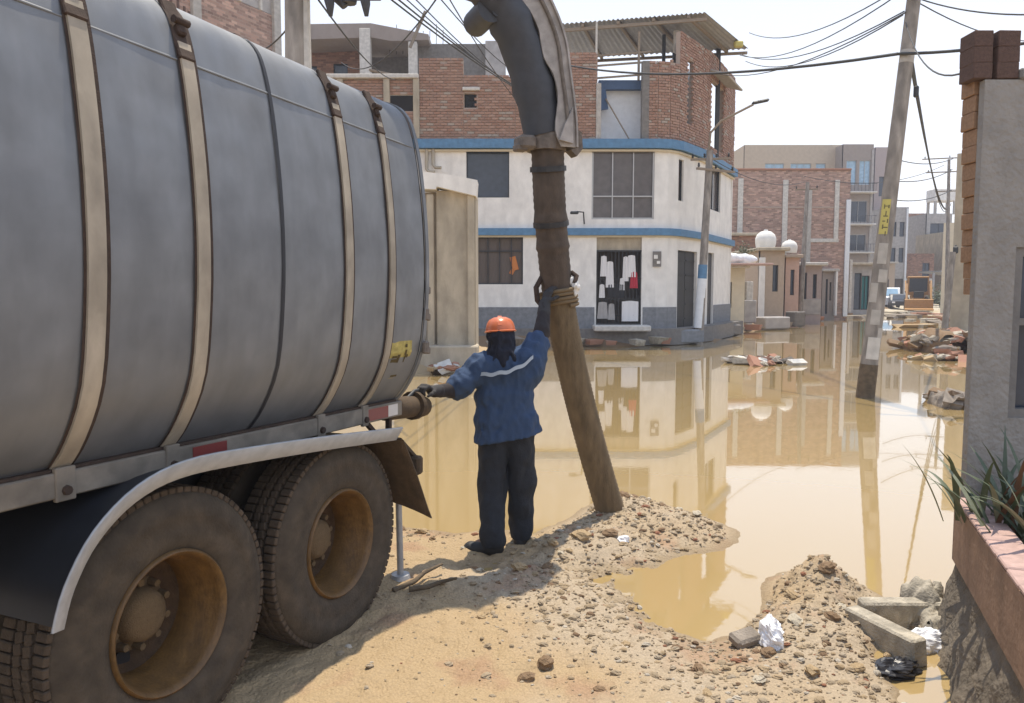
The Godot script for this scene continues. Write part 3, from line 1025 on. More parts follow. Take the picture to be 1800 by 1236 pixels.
func dense(r: Array, n: int) -> Array:
	# Catmull-Rom through the closed ring
	var o := []
	var m := r.size()
	for i in m:
		for k in n:
			var t := float(k) / n
			o.append(r[i].cubic_interpolate(r[(i + 1) % m], r[(i - 1 + m) % m], r[(i + 2) % m], t))
	return o

func build_truck() -> void:
	var T := thing("tanker_truck", "dull grey vacuum tanker truck with cream bands and muddy wheels filling the left side", "truck", Vector3(-0.567, 0.0, -4.769))
	T.rotation = Vector3.ZERO
	T.transform.basis = Basis(Vector3.UP, deg_to_rad(-23.2)) * Basis(Vector3.RIGHT, deg_to_rad(-1.23))
	var L := 7.6
	var base := dense(tank_ring(0.0), 3)
	var np: int = (TANK.size() - 1) * 3   # ring points that run up the right-hand side
	# shell, in five sheets that are slightly dented
	var st := S()
	st.set_smooth_group(1)
	var fn := FastNoiseLite.new()
	fn.seed = 12
	fn.frequency = 1.1
	var zs := []
	var z := 0.0
	while z < L + 0.01:
		zs.append(z)
		z += 0.1
	var P := func(i: int, zz: float) -> Vector3:
		var a: Vector2 = base[i % base.size()]
		var k := 0.006 * fn.get_noise_2d(a.y * 1.4, zz * 1.2) if zz > 0.05 else 0.0
		return Vector3(a.x + k, a.y, zz)
	for i in base.size():
		for j in zs.size() - 1:
			qd(st, P.call(i, zs[j + 1]), P.call(i, zs[j]), P.call(i + 1, zs[j]), P.call(i + 1, zs[j + 1]))
	st.set_smooth_group(-1)
	var shell := obj("tank", st, M.tank_steel, T)
	# domed rear end
	var en := S()
	en.set_smooth_group(1)
	var mid := Vector2(-1.2, 2.17)
	var rings := 6
	for k in rings:
		var s0 := 1.0 - float(k) / rings
		var s1 := 1.0 - float(k + 1) / rings
		for i in base.size():
			var v := []
			for e in [[i, s0], [i + 1, s0], [i + 1, s1], [i, s1]]:
				var a: Vector2 = mid + (base[e[0] % base.size()] - mid) * e[1]
				v.append(Vector3(a.x, a.y, -0.34 * sqrt(1.0 - e[1] * e[1] * 0.999)))
			qd(en, v[0], v[3], v[2], v[1])
	obj("tank_end", en, M.tank_steel, T)
	# stiffening ring at the rear edge and clamps of the rear hatch
	var rr := S()
	var r_in := dense(tank_ring(0.0), 3)
	var r_out := dense(tank_ring(0.01), 3)
	for i in r_in.size():
		var j := (i + 1) % r_in.size()
		var a: Vector2 = r_in[i]
		var b: Vector2 = r_in[j]
		var c: Vector2 = r_out[j]
		var d: Vector2 = r_out[i]
		qd(rr, Vector3(a.x, a.y, -0.05), Vector3(d.x, d.y, -0.05), Vector3(c.x, c.y, -0.05), Vector3(b.x, b.y, -0.05))
		qd(rr, Vector3(d.x, d.y, -0.015), Vector3(a.x, a.y, -0.015), Vector3(b.x, b.y, -0.015), Vector3(c.x, c.y, -0.015))
		qd(rr, Vector3(d.x, d.y, -0.05), Vector3(d.x, d.y, -0.015), Vector3(c.x, c.y, -0.015), Vector3(c.x, c.y, -0.05))
	obj("hatch_ring", rr, M.tank_steel, T)
	for y in [1.62, 1.83, 2.0]:
		var cs := S()
		bbox(cs, Vector3(-0.012, y, -0.045), Vector3(0.035, 0.08, 0.05), 0.01)
		bbox(cs, Vector3(-0.008, y - 0.02, -0.07), Vector3(0.022, 0.045, 0.035), 0.006)
		obj("hatch_clamp", cs, M.boom_dirty, T)
	# bands: cream straps with rusty edges, dark gap at their rear side, lug at the top, bolt at the foot
	var o1 := dense(tank_ring(0.016), 3)
	var o2 := dense(tank_ring(0.006), 3)
	var bands := [[0.38, 0.052], [0.80, 0.058], [1.81, 0.064], [2.30, 0.072], [3.15, 0.08], [3.75, 0.08], [4.7, 0.08], [5.3, 0.08], [6.3, 0.08], [6.9, 0.08]]
	for b in bands:
		var zc: float = b[0]
		var w: float = b[1]
		var n_top := 23
		var bs := S()
		sweep_ring(bs, o1, zc - w / 2, zc + w / 2, 0, n_top)
		for sgn in [-1.0, 1.0]:
			var zz: float = zc + sgn * w / 2
			for i in n_top:
				var a: Vector2 = base[i]
				var c: Vector2 = base[i + 1]
				var d: Vector2 = o1[i + 1]
				var e: Vector2 = o1[i]
				if sgn > 0:
					qd(bs, Vector3(a.x, a.y, zz), Vector3(e.x, e.y, zz), Vector3(d.x, d.y, zz), Vector3(c.x, c.y, zz))
				else:
					qd(bs, Vector3(e.x, e.y, zz), Vector3(a.x, a.y, zz), Vector3(c.x, c.y, zz), Vector3(d.x, d.y, zz))
		var band := obj("band", bs, M.band_paint, T)
		for q in [[zc - w / 2 - 0.024, zc - w / 2], [zc + w / 2, zc + w / 2 + 0.012]]:
			var es := S()
			sweep_ring(es, o2, q[0], q[1], 0, n_top + 6)
			obj("rusty_edge", es, M.rust, band)
		# lug where the strap is tensioned, in a dark recess near the top edge
		var lug := S()
		var pa: Vector2 = o1[n_top - 1]
		var pb: Vector2 = o1[n_top + 5]
		var dirv := Vector3(pb.x - pa.x, pb.y - pa.y, 0).normalized()
		var nrm := dirv.cross(Vector3(0, 0, 1)).normalized()
		var bas := Basis(nrm, dirv, nrm.cross(dirv))
		var c0 := Vector3((pa.x + pb.x) / 2, (pa.y + pb.y) / 2, zc)
		bbox(lug, c0 + nrm * -0.004, Vector3(0.018, pa.distance_to(pb) + 0.03, w * 1.25), 0.005, bas)
		bbox(lug, c0 + nrm * 0.012 + dirv * -0.01, Vector3(0.03, 0.05, w * 0.7), 0.008, bas)
		cyl(lug, c0 + nrm * 0.03 + dirv * 0.02 - Vector3(0, 0, w * 0.6), c0 + nrm * 0.03 + dirv * 0.02 + Vector3(0, 0, w * 0.6), 0.016, 0.016, 8)
		obj("tension_lug", lug, M.rust, band)
		var ft := S()
		bbox(ft, Vector3(-0.184, 1.228, zc), Vector3(0.022, 0.125, w * 1.12), 0.004)
		obj("foot_plate", ft, M.rail_paint, band)
		var bo := S()
		cyl(bo, Vector3(-0.175, 1.205, zc), Vector3(-0.16, 1.205, zc), 0.02, 0.017, 8)
		obj("bolt", bo, M.rust, band)
	for zc in [1.316, 4.2, 5.8]:
		var sm := S()
		sweep_ring(sm, o2, zc - 0.011, zc + 0.011, 0, np)
		obj("seam", sm, M.seam_black, T)
	var wd := S()
	tube(wd, [Vector3(tank_x(2.86) + 0.001, 2.86, 0.02), Vector3(tank_x(2.86) + 0.001, 2.86, L - 0.02)], 0.006, 6)
	obj("weld_seam", wd, M.tank_steel, T)
	# placard on the side
	var pl := S()
	var y0 := 1.50
	var yl := [1.44, 1.52, 1.60, 1.67]
	for i in 3:
		var xa := tank_x(yl[i]) + 0.004
		var xb := tank_x(yl[i + 1]) + 0.004
		qd(pl, Vector3(xa, yl[i], 0.31 + 0.01 * i), Vector3(xa, yl[i], 0.085 + 0.01 * (i % 2)), Vector3(xb, yl[i + 1], 0.085 + 0.01 * ((i + 1) % 2)), Vector3(xb, yl[i + 1], 0.31 + 0.01 * (i + 1)))
	var placard := obj("warning_placard", pl, M.sticker_yellow, T)
	placard.set_meta("label", "faded yellow placard with worn dark print")
	var ink := S()
	for e in [[0.255, 1.535, 0.09, 0.055], [0.27, 1.575, 0.055, 0.014], [0.225, 1.563, 0.03, 0.05], [0.155, 1.60, 0.022, 0.03], [0.17, 1.52, 0.02, 0.026], [0.13, 1.575, 0.016, 0.02], [0.16, 1.64, 0.024, 0.02], [0.2, 1.455, 0.07, 0.012], [0.15, 1.56, 0.012, 0.05]]:
		var xa := tank_x(e[1] - e[3] / 2) + 0.0075
		var xb := tank_x(e[1] + e[3] / 2) + 0.0075
		qd(ink, Vector3(xa, e[1] - e[3] / 2, e[0] + e[2] / 2), Vector3(xa, e[1] - e[3] / 2, e[0] - e[2] / 2), Vector3(xb, e[1] + e[3] / 2, e[0] - e[2] / 2), Vector3(xb, e[1] + e[3] / 2, e[0] + e[2] / 2))
	obj("worn_print", ink, M.sticker_ink, placard)
	# rail under the tank
	var rl := S()
	bbox(rl, Vector3(-0.205, 1.225, L / 2 - 0.02), Vector3(0.05, 0.095, L + 0.04), 0.006)
	var rail := obj("side_rail", rl, M.rail_paint, T)
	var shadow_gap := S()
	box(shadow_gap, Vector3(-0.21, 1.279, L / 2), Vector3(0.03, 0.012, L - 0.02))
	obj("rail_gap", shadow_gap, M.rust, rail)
	for e in [[0.22, 0.36, "red_tape"], [0.02, 0.13, "white_tape"], [0.13, 0.22, "red_tape"], [1.50, 1.70, "red_tape"], [1.02, 1.5, "rail_paint"], [3.3, 3.5, "red_tape"]]:
		if e[2] == "rail_paint":
			continue
		var tp := S()
		box(tp, Vector3(-0.179, 1.225, (e[0] + e[1]) / 2), Vector3(0.004, 0.07, e[1] - e[0]))
		obj("reflective_tape", tp, M[e[2]], rail)
	# chassis, axles, springs
	var ch := S()
	for x in [-0.82, -1.58]:
		bbox(ch, Vector3(x, 0.98, L / 2 - 0.05), Vector3(0.09, 0.27, L), 0.01)
	for zz in [0.05, 1.3, 2.6, 4.5]:
		bbox(ch, Vector3(-1.2, 0.98, zz), Vector3(0.7, 0.16, 0.1), 0.01)
	obj("chassis", ch, M.dark_steel, T)
	var brk := S()
	bar(brk, Vector3(-0.22, 1.19, 0.06), Vector3(-0.22, 1.07, 0.06), 0.03, 0.03)
	bar(brk, Vector3(-0.22, 1.19, 0.33), Vector3(-0.24, 1.07, 0.16), 0.025, 0.025)
	bar(brk, Vector3(-0.24, 1.07, 0.16), Vector3(-0.22, 1.07, 0.04), 0.025, 0.025)
	bar(brk, Vector3(-0.3, 1.19, 0.75), Vector3(-0.3, 1.06, 0.78), 0.04, 0.04)
	obj("fender_bracket", brk, M.rust, T)
	for zz in [0.74, 1.905]:
		var ax := S()
		cyl(ax, Vector3(-2.04, 0.575, zz), Vector3(-0.36, 0.575, zz), 0.085, 0.085, 12)
		lathe(ax, [Vector2(0, -0.2), Vector2(0.2, -0.17), Vector2(0.24, 0), Vector2(0.2, 0.17), Vector2(0, 0.2)], 14, Transform3D(Basis(Vector3.FORWARD, PI / 2), Vector3(-1.2, 0.575, zz)))
		obj("axle", ax, M.dark_steel, T)
	var sp := S()
	for x in [-0.82, -1.58]:
		for k in 5:
			bar(sp, Vector3(x, 0.70 + 0.028 * k, 0.5 + 0.1 * k), Vector3(x, 0.70 + 0.028 * k, 2.15 - 0.1 * k), 0.08, 0.022)
	obj("leaf_spring", sp, M.dark_steel, T)
	# wheels
	var w0 := make_wheel(T)
	w0.position = Vector3(-0.08, 0.575, 1.905)
	for e in [[-0.08, 0.74, false], [-0.45, 1.905, true], [-0.45, 0.74, true]]:
		var wh: MeshInstance3D = w0.duplicate()
		wh.name = "wheel"
		T.add_child(wh, true)
		wh.position = Vector3(e[0], 0.575, e[1])
		wh.rotation = Vector3(1.1 if e[1] < 1 else 0.6, 0, 0)
		if e[2]:
			for c in wh.get_children():
				if c.name.begins_with("hub") or c.name.begins_with("wheel_nut"):
					c.free()
	for e in [[-2.32, 1.905], [-2.32, 0.74]]:
		var wh: MeshInstance3D = w0.duplicate()
		wh.name = "wheel"
		T.add_child(wh, true)
		wh.position = Vector3(e[0], 0.575, e[1])
		wh.rotation = Vector3(0.3, PI, 0)
	# mudguard: a quarter curve before the front wheel, then flat over both
	var raw := [Vector2(2.445, 0.86), Vector2(2.40, 0.99), Vector2(2.30, 1.13), Vector2(2.14, 1.235), Vector2(1.93, 1.282), Vector2(1.6, 1.275), Vector2(1.0, 1.236), Vector2(0.3, 1.178)]
	var prof := []
	for i in raw.size() - 1:
		for k in 4:
			prof.append(raw[i].cubic_interpolate(raw[i + 1], raw[maxi(i - 1, 0)], raw[mini(i + 2, raw.size() - 1)], k / 4.0))
	prof.append(raw[raw.size() - 1])
	var pe: int = prof.size() - 1
	var mg := S()
	var lip := S()
	mg.set_smooth_group(1)
	lip.set_smooth_group(1)
	for i in prof.size() - 1:
		var a: Vector2 = prof[i]
		var b: Vector2 = prof[i + 1]
		var ta: Vector2 = (prof[mini(i + 1, pe)] - prof[maxi(i - 1, 0)]).normalized()
		var tb: Vector2 = (prof[mini(i + 2, pe)] - prof[i]).normalized()
		var na := Vector2(ta.y, -ta.x) * -0.006
		var nb := Vector2(tb.y, -tb.x) * -0.006
		var xi := -0.68
		var xo := -0.015
		var F := func(x: float, p: Vector2) -> Vector3: return Vector3(x, p.y - 0.09, p.x)
		qd(mg, F.call(xi, a + na), F.call(xo, a + na), F.call(xo, b + nb), F.call(xi, b + nb))
		qd(mg, F.call(xo, a - na), F.call(xi, a - na), F.call(xi, b - nb), F.call(xo, b - nb))
		# lip: a flange bent out and slightly down
		var da := na * 11.5
		var db := nb * 11.5
		qd(lip, F.call(xo, a + na), F.call(xo + 0.045, a - da), F.call(xo + 0.045, b - db), F.call(xo, b + nb))
		qd(lip, F.call(xo + 0.045, a - da), F.call(xo + 0.04, a - da * 1.1), F.call(xo + 0.04, b - db * 1.1), F.call(xo + 0.045, b - db))
		qd(lip, F.call(xo + 0.04, a - da * 1.1), F.call(xo, a - na), F.call(xo, b - nb), F.call(xo + 0.04, b - db * 1.1))
	var mgo := obj("mudguard", mg, M.mudguard_blue, T)
	obj("mudguard_lip", lip, M.mudguard_lip, mgo)
	# rubber flap behind the rear wheel, torn at the lower corner
	var fl := S()
	fl.set_smooth_group(1)
	var nf := 9
	var FL := func(u: float, v: float) -> Vector3:
		var drop := v * (0.44 + 0.12 * u * u)
		return Vector3(-0.5 + 0.53 * u, 1.085 - drop, 0.3 - 0.24 * v - 0.05 * sin(v * 3.0) - 0.10 * u * pow(v, 3.0))
	for i in nf:
		for j in nf:
			var a := float(i) / nf
			var b := float(i + 1) / nf
			var c := float(j) / nf
			var d := float(j + 1) / nf
			qd(fl, FL.call(a, d), FL.call(b, d), FL.call(b, c), FL.call(a, c))
			var off := Vector3(0, 0, -0.012)
			qd(fl, FL.call(b, d) + off, FL.call(a, d) + off, FL.call(a, c) + off, FL.call(b, c) + off)
	for j in nf:
		var c := float(j) / nf
		var d := float(j + 1) / nf
		var off := Vector3(0, 0, -0.012)
		qd(fl, FL.call(1, d), FL.call(1, d) + off, FL.call(1, c) + off, FL.call(1, c))
	obj("mud_flap", fl, M.flap_mud, T)
	var tl := S()
	bbox(tl, Vector3(-0.1, 0.86, -0.05), Vector3(0.11, 0.12, 0.07), 0.015)
	bar(tl, Vector3(-0.1, 0.88, -0.1), Vector3(-0.12, 1.05, 0.1), 0.03, 0.02)
	obj("tail_lamp", tl, M.flap_mud, T)
	# drain valve at the rear with its lever and a lumpy coupling
	var vl := S()
	cyl(vl, Vector3(-0.30, 1.21, -0.02), Vector3(-0.30, 1.19, -0.36), 0.075, 0.075, 14)
	cyl(vl, Vector3(-0.30, 1.195, -0.36), Vector3(-0.30, 1.193, -0.40), 0.10, 0.10, 16)
	cyl(vl, Vector3(-0.30, 1.193, -0.41), Vector3(-0.30, 1.17, -0.52), 0.09, 0.07, 14)
	var valve := obj("drain_valve", vl, M.flap_mud, T)
	var lv := S()
	tube(lv, [Vector3(-0.30, 1.25, -0.30), Vector3(-0.29, 1.295, -0.38), Vector3(-0.27, 1.30, -0.56)], 0.013, 8)
	obj("valve_lever", lv, M.dark_steel, valve)
	# turret on the tank's top that carries the suction boom
	var tu := S()
	cyl(tu, Vector3(-1.2, 3.2, 2.4), Vector3(-1.2, 3.75, 2.4), 0.22, 0.18, 18)
	cyl(tu, Vector3(-1.2, 3.75, 2.4), Vector3(-1.2, 3.83, 2.4), 0.27, 0.27, 18)
	obj("boom_turret", tu, M.boom_dirty, T)

func tank_x(y: float) -> float:
	for i in TANK.size() - 1:
		if y >= TANK[i][1] and y <= TANK[i + 1][1]:
			return -lerpf(TANK[i][0], TANK[i + 1][0], (y - TANK[i][1]) / (TANK[i + 1][1] - TANK[i][1]))
	return -0.24

func make_wheel(T: Node3D) -> MeshInstance3D:
	# axis along local x, outer face at x = 0; the tyre is the part, rim, hub and nuts its pieces
	var xf := Transform3D(Basis(Vector3.FORWARD, PI / 2), Vector3.ZERO)   # local y becomes x
	var st := S()
	var R := 0.555
	lathe(st, [Vector2(0.30, -0.285), Vector2(0.36, -0.295), Vector2(0.46, -0.292), Vector2(0.515, -0.278), Vector2(0.535, -0.262), Vector2(0.535, -0.20), Vector2(0.52, -0.198), Vector2(0.52, -0.188), Vector2(0.54, -0.186), Vector2(0.54, -0.15), Vector2(0.52, -0.148), Vector2(0.52, -0.138), Vector2(0.54, -0.136), Vector2(0.54, -0.10), Vector2(0.52, -0.098), Vector2(0.52, -0.088), Vector2(0.535, -0.086), Vector2(0.535, -0.03), Vector2(0.52, -0.014), Vector2(0.475, 0.004), Vector2(0.43, 0.008), Vector2(0.425, 0.004), Vector2(0.38, 0.008), Vector2(0.335, 0.004), Vector2(0.305, -0.012), Vector2(0.292, -0.02), Vector2(0.292, -0.05)], 72, xf)
	var tyre := obj("wheel", st, M.tyre_rubber, T)
	# tread: shoulder lugs and centre ribs
	var tr := S()
	for k in 84:
		var a := TAU * k / 84
		var rad := Vector3(0, cos(a), sin(a))
		var tan := Vector3(0, -sin(a), cos(a))
		for e in [[-0.232, 0.06, 0.0], [-0.052, 0.06, 0.5]]:
			var a2: float = a + e[2] * TAU / 84
			var r2 := Vector3(0, cos(a2), sin(a2))
			var t2 := Vector3(0, -sin(a2), cos(a2))
			bbox(tr, Vector3(e[0], 0, 0) + r2 * (R - 0.0135), Vector3(e[1], 0.026, 0.035), 0.004, Basis(Vector3.RIGHT, r2, t2))
		for e in [[-0.168, 0.036], [-0.118, 0.036]]:
			bbox(tr, Vector3(e[0], 0, 0) + rad * (R - 0.012), Vector3(e[1], 0.026, 0.040), 0.004, Basis(Vector3.RIGHT, rad, tan).rotated(rad, 0.25))
	obj("tread", tr, M.tread_rubber, tyre)
	var rim := S()
	lathe(rim, [Vector2(0.27, -0.275), Vector2(0.30, -0.275), Vector2(0.30, -0.03), Vector2(0.296, -0.004), Vector2(0.288, 0.002), Vector2(0.278, -0.006), Vector2(0.268, -0.03), Vector2(0.262, -0.10), Vector2(0.246, -0.125), Vector2(0.242, -0.235)], 56, xf)
	var ro := obj("rim", rim, M.rim_paint, tyre)
	var dsk := S()
	lathe(dsk, [Vector2(0.2419, -0.235), Vector2(0.23, -0.255), Vector2(0.20, -0.268), Vector2(0.165, -0.272), Vector2(0.13, -0.27), Vector2(0.0, -0.27)], 48, xf)
	obj("wheel_disc", dsk, M.rim_dirt, tyre)
	var hh := S()
	for k in 2:
		var a := PI - 0.2 + PI * k
		cyl(hh, Vector3(-0.28, cos(a) * 0.195, sin(a) * 0.195), Vector3(-0.263, cos(a) * 0.195, sin(a) * 0.195), 0.04, 0.04, 18)
	obj("hand_hole", hh, M.seam_black, tyre)
	var hb := S()
	lathe(hb, [Vector2(0.165, -0.27), Vector2(0.155, -0.235), Vector2(0.115, -0.225), Vector2(0.105, -0.165), Vector2(0.08, -0.145), Vector2(0.0, -0.138)], 24, xf)
	obj("hub", hb, M.hub_mud, tyre)
	for k in 10:
		var a := TAU * k / 10
		var ns := S()
		cyl(ns, Vector3(-0.24, cos(a) * 0.137, sin(a) * 0.137), Vector3(-0.185, cos(a) * 0.137, sin(a) * 0.137), 0.021, 0.016, 6)
		obj("wheel_nut", ns, M.hub_mud, tyre)
	return tyre

# ---------------------------------------------------------------- suction boom and hose
func bez(a: Vector3, b: Vector3, c: Vector3, d: Vector3, n: int) -> Array:
	var o := []
	for i in n + 1:
		o.append(a.bezier_interpolate(b, c, d, float(i) / n))
	return o

func build_boom() -> void:
	var B := thing("suction_boom", "arched suction boom with dark rubber elbow and scalloped grey guide channel overhead", "boom", Vector3(0, 0, 0))
	# rubber elbow from the turret over to the hose
	var el := S()
	var pts := [Vector3(-2.63, 3.84, -3.05), Vector3(-2.63, 4.3, -3.06)]
	pts.append_array(bez(Vector3(-2.58, 4.55, -3.1), Vector3(-2.3, 5.0, -3.4), Vector3(-1.2, 4.7, -4.8), Vector3(-0.38, 4.23, -5.51), 14))
	pts.append_array(bez(Vector3(-0.3, 4.19, -5.56), Vector3(-0.04, 4.1, -5.7), Vector3(0.13, 3.7, -5.85), Vector3(0.24, 3.16, -5.93), 14))
	var rad := []
	for i in pts.size():
		rad.append(0.15 + (0.016 if i % 5 == 3 else 0.004 * sin(i * 1.3)))
	tube(el, pts, rad, 20)
	obj("rubber_elbow", el, M.elbow_rubber, B)
	# guide channel: two scalloped cheek plates and an outer flange that follow the elbow
	var d := Vector3(0.62, 0.0, -0.24).normalized()      # in plan, the way the boom points
	var side := Vector3(0.24, 0.0, 0.62).normalized()    # towards the camera
	var O := Vector3(0.255, 3.16, -5.93)
	var xf := Transform3D(Basis(d, Vector3.UP, side), O)
	var outer := [Vector2(0.165, -0.12), Vector2(0.155, 0.1), Vector2(0.105, 0.43), Vector2(0.066, 0.65), Vector2(-0.03, 0.87), Vector2(-0.19, 1.09), Vector2(-0.45, 1.28), Vector2(-0.85, 1.38)]
	var inner := [Vector2(-0.8, 1.16), Vector2(-0.43, 1.09), Vector2(-0.375, 1.0), Vector2(-0.395, 0.9), Vector2(-0.35, 0.86), Vector2(-0.26, 0.87), Vector2(-0.19, 0.8), Vector2(-0.135, 0.7), Vector2(-0.12, 0.62), Vector2(-0.09, 0.5), Vector2(-0.02, 0.4), Vector2(0.012, 0.3), Vector2(0.02, 0.2), Vector2(0.0, 0.0), Vector2(0.05, -0.12)]
	var o2 := []
	for i in outer.size() - 1:
		for k in 4:
			o2.append(outer[i].cubic_interpolate(outer[i + 1], outer[maxi(i - 1, 0)], outer[mini(i + 2, outer.size() - 1)], k / 4.0))
	o2.append(outer[outer.size() - 1])
	var i2 := []
	for i in inner.size() - 1:
		for k in 3:
			i2.append(inner[i].cubic_interpolate(inner[i + 1], inner[maxi(i - 1, 0)], inner[mini(i + 2, inner.size() - 1)], k / 3.0))
	i2.append(inner[inner.size() - 1])
	var poly := PackedVector2Array(o2 + i2)
	for s in [-1.0, 1.0]:
		var cp := S()
		slab(cp, poly, 0.014, xf.translated_local(Vector3(0, 0, 0.172 * s)))
		obj("cheek_plate", cp, M.boom_grey, B)
	var fl := S()
	for i in o2.size() - 1:
		var a: Vector2 = o2[i]
		var b: Vector2 = o2[i + 1]
		var n := Vector2((b - a).y, -(b - a).x).normalized() * 0.014
		qd(fl, xf * Vector3(a.x + n.x, a.y + n.y, 0.2), xf * Vector3(a.x + n.x, a.y + n.y, -0.2), xf * Vector3(b.x + n.x, b.y + n.y, -0.2), xf * Vector3(b.x + n.x, b.y + n.y, 0.2))
		qd(fl, xf * Vector3(a.x, a.y, -0.2), xf * Vector3(a.x, a.y, 0.2), xf * Vector3(b.x, b.y, 0.2), xf * Vector3(b.x, b.y, -0.2))
		qd(fl, xf * Vector3(a.x, a.y, 0.2), xf * Vector3(a.x + n.x, a.y + n.y, 0.2), xf * Vector3(b.x + n.x, b.y + n.y, 0.2), xf * Vector3(b.x, b.y, 0.2))
	obj("outer_flange", fl, M.boom_grey, B)
	# a dirty pipe that runs up the middle of the near cheek
	var pp := S()
	var pl := []
	for i in range(2, o2.size()):
		var n: Vector2 = (o2[i] - o2[i - 1]).normalized()
		pl.append(xf * Vector3(o2[i].x - n.y * 0.062, o2[i].y + n.x * 0.062, 0.192))
	tube(pp, pl, 0.014, 8)
	obj("hydraulic_line", pp, M.boom_dirty, B)
	# pivot bulge at the upper left
	var pv := S()
	cyl(pv, xf * Vector3(-0.50, 0.80, 0.17), xf * Vector3(-0.50, 0.80, -0.17), 0.095, 0.095, 18)
	bbox(pv, xf * Vector3(-0.44, 0.9, 0.05), Vector3(0.2, 0.22, 0.2), 0.02, xf.basis)
	cyl(pv, xf * Vector3(-0.46, 0.78, 0.19), xf * Vector3(-0.46, 0.78, -0.19), 0.035, 0.03, 10)
	obj("pivot", pv, M.elbow_rubber, B)
	var sh := S()
	bbox(sh, xf * Vector3(-0.03, 1.07, 0.0), Vector3(0.07, 0.15, 0.1), 0.015, xf.basis.rotated(side, -0.3))
	cyl(sh, xf * Vector3(-0.01, 1.0, 0.0), xf * Vector3(0.0, 1.15, 0.0), 0.05, 0.04, 10)
	obj("work_lamp", sh, M.dark_steel, B)
	# clamps at the end
	var cl := S()
	lathe(cl, [Vector2(0.122, -0.05), Vector2(0.15, -0.05), Vector2(0.155, 0.05), Vector2(0.14, 0.10), Vector2(0.122, 0.10)], 22, Transform3D(Basis(), Vector3(0.262, 3.08, -5.94)), false)
	bbox(cl, xf * Vector3(-0.19, -0.09, 0.05), Vector3(0.13, 0.10, 0.16), 0.02, xf.basis)
	bbox(cl, xf * Vector3(-0.23, -0.13, 0.06), Vector3(0.09, 0.05, 0.1), 0.01, xf.basis)
	obj("end_clamp", cl, M.boom_dirty, B)
	var horn := S()
	slab(horn, PackedVector2Array([Vector2(0.02, -0.08), Vector2(0.13, -0.1), Vector2(0.125, 0.16), Vector2(0.06, 0.03)]), 0.02, xf.translated_local(Vector3(0, 0, 0.205)))
	obj("clamp_horn", horn, M.boom_grey, B)
	var rc := S()
	slab(rc, PackedVector2Array([Vector2(0.12, -0.02), Vector2(0.20, 0.07), Vector2(0.28, 0.02), Vector2(0.29, -0.10), Vector2(0.24, -0.16), Vector2(0.16, -0.09)]), 0.10, xf)
	cyl(rc, xf * Vector3(0.235, -0.05, -0.07), xf * Vector3(0.235, -0.05, 0.07), 0.03, 0.03, 12)
	obj("latch", rc, M.boom_dirty, B)

	var H := thing("suction_hose", "thick suction hose hanging from the boom, dark above and coated in tan mud below", "hose", Vector3(0, 0, 0))
	var h1 := bez(Vector3(0.27, 3.1, -5.945), Vector3(0.278, 2.75, -5.99), Vector3(0.31, 2.35, -6.08), Vector3(0.362, 1.98, -6.15), 44)
	var h2 := bez(Vector3(0.362, 1.98, -6.15), Vector3(0.45, 1.45, -6.25), Vector3(0.62, 0.8, -6.38), Vector3(0.875, 0.0, -6.5), 120)
	var us := S()
	var r1 := []
	for i in h1.size():
		r1.append(0.125 + (0.002 if i % 2 else -0.002) + (0.008 if i in [22, 23, 24, 30, 31] else 0.0))
	tube(us, h1, r1, 22)
	obj("upper_hose", us, M.hose_dark, H)
	var ls := S()
	var r2 := []
	for i in h2.size():
		r2.append(0.122 + (0.0035 if i % 2 else -0.0025))
	tube(ls, h2, r2, 22)
	obj("mud_coated_hose", ls, M.hose_mud, H)
	for k in 2:
		var bs := S()
		var c: Vector3 = h1[8 + k * 16]
		var t: Vector3 = (h1[9 + k * 16] - c).normalized()
		lathe(bs, [Vector2(0.12, -0.02), Vector2(0.14, -0.02), Vector2(0.14, 0.02), Vector2(0.12, 0.02)], 22, Transform3D(Basis(Quaternion(Vector3.UP, -t)), c), false)
		obj("hose_clip", bs, M.dark_steel, H)
	# rope wound round the hose where the worker holds it
	var rp := S()
	var rpts := []
	for i in 76:
		var a := TAU * i / 18.0
		var tt := 0.96 - 0.0011 * i
		var c: Vector3 = Vector3(0.362, 1.98, -6.15).lerp(Vector3(0.385, 1.85, -6.18), i / 76.0)
		rpts.append(c + Vector3(cos(a), 0.12 * cos(a) - 0.02 * sin(a * 0.5), sin(a)) * 0.142)
	tube(rp, rpts, 0.017, 6)
	var rope := obj("rope", rp, M.rope, H)
	var rg := put("rag_knot", flesh([[Vector3(0.475, 2.05, -6.1), Vector3(0.51, 2.01, -6.08), 0.035, 0.03], [Vector3(0.5, 2.0, -6.08), Vector3(0.495, 1.95, -6.08), 0.028, 0.015]], 0.006, 0.02, 0.012, 25.0, 3), M.rag_white, rope)
	rg.set_meta("label", "white rag knotted into the rope")
	var lp := S()
	tube(lp, [Vector3(0.235, 2.08, -6.1), Vector3(0.19, 2.0, -6.07), Vector3(0.20, 1.9, -6.06), Vector3(0.26, 1.83, -6.06)], 0.022, 8)
	tube(lp, [Vector3(0.47, 2.12, -6.12), Vector3(0.51, 2.09, -6.09), Vector3(0.49, 2.03, -6.07)], 0.02, 8)
	obj("rope_loop", lp, M.rust, rope)

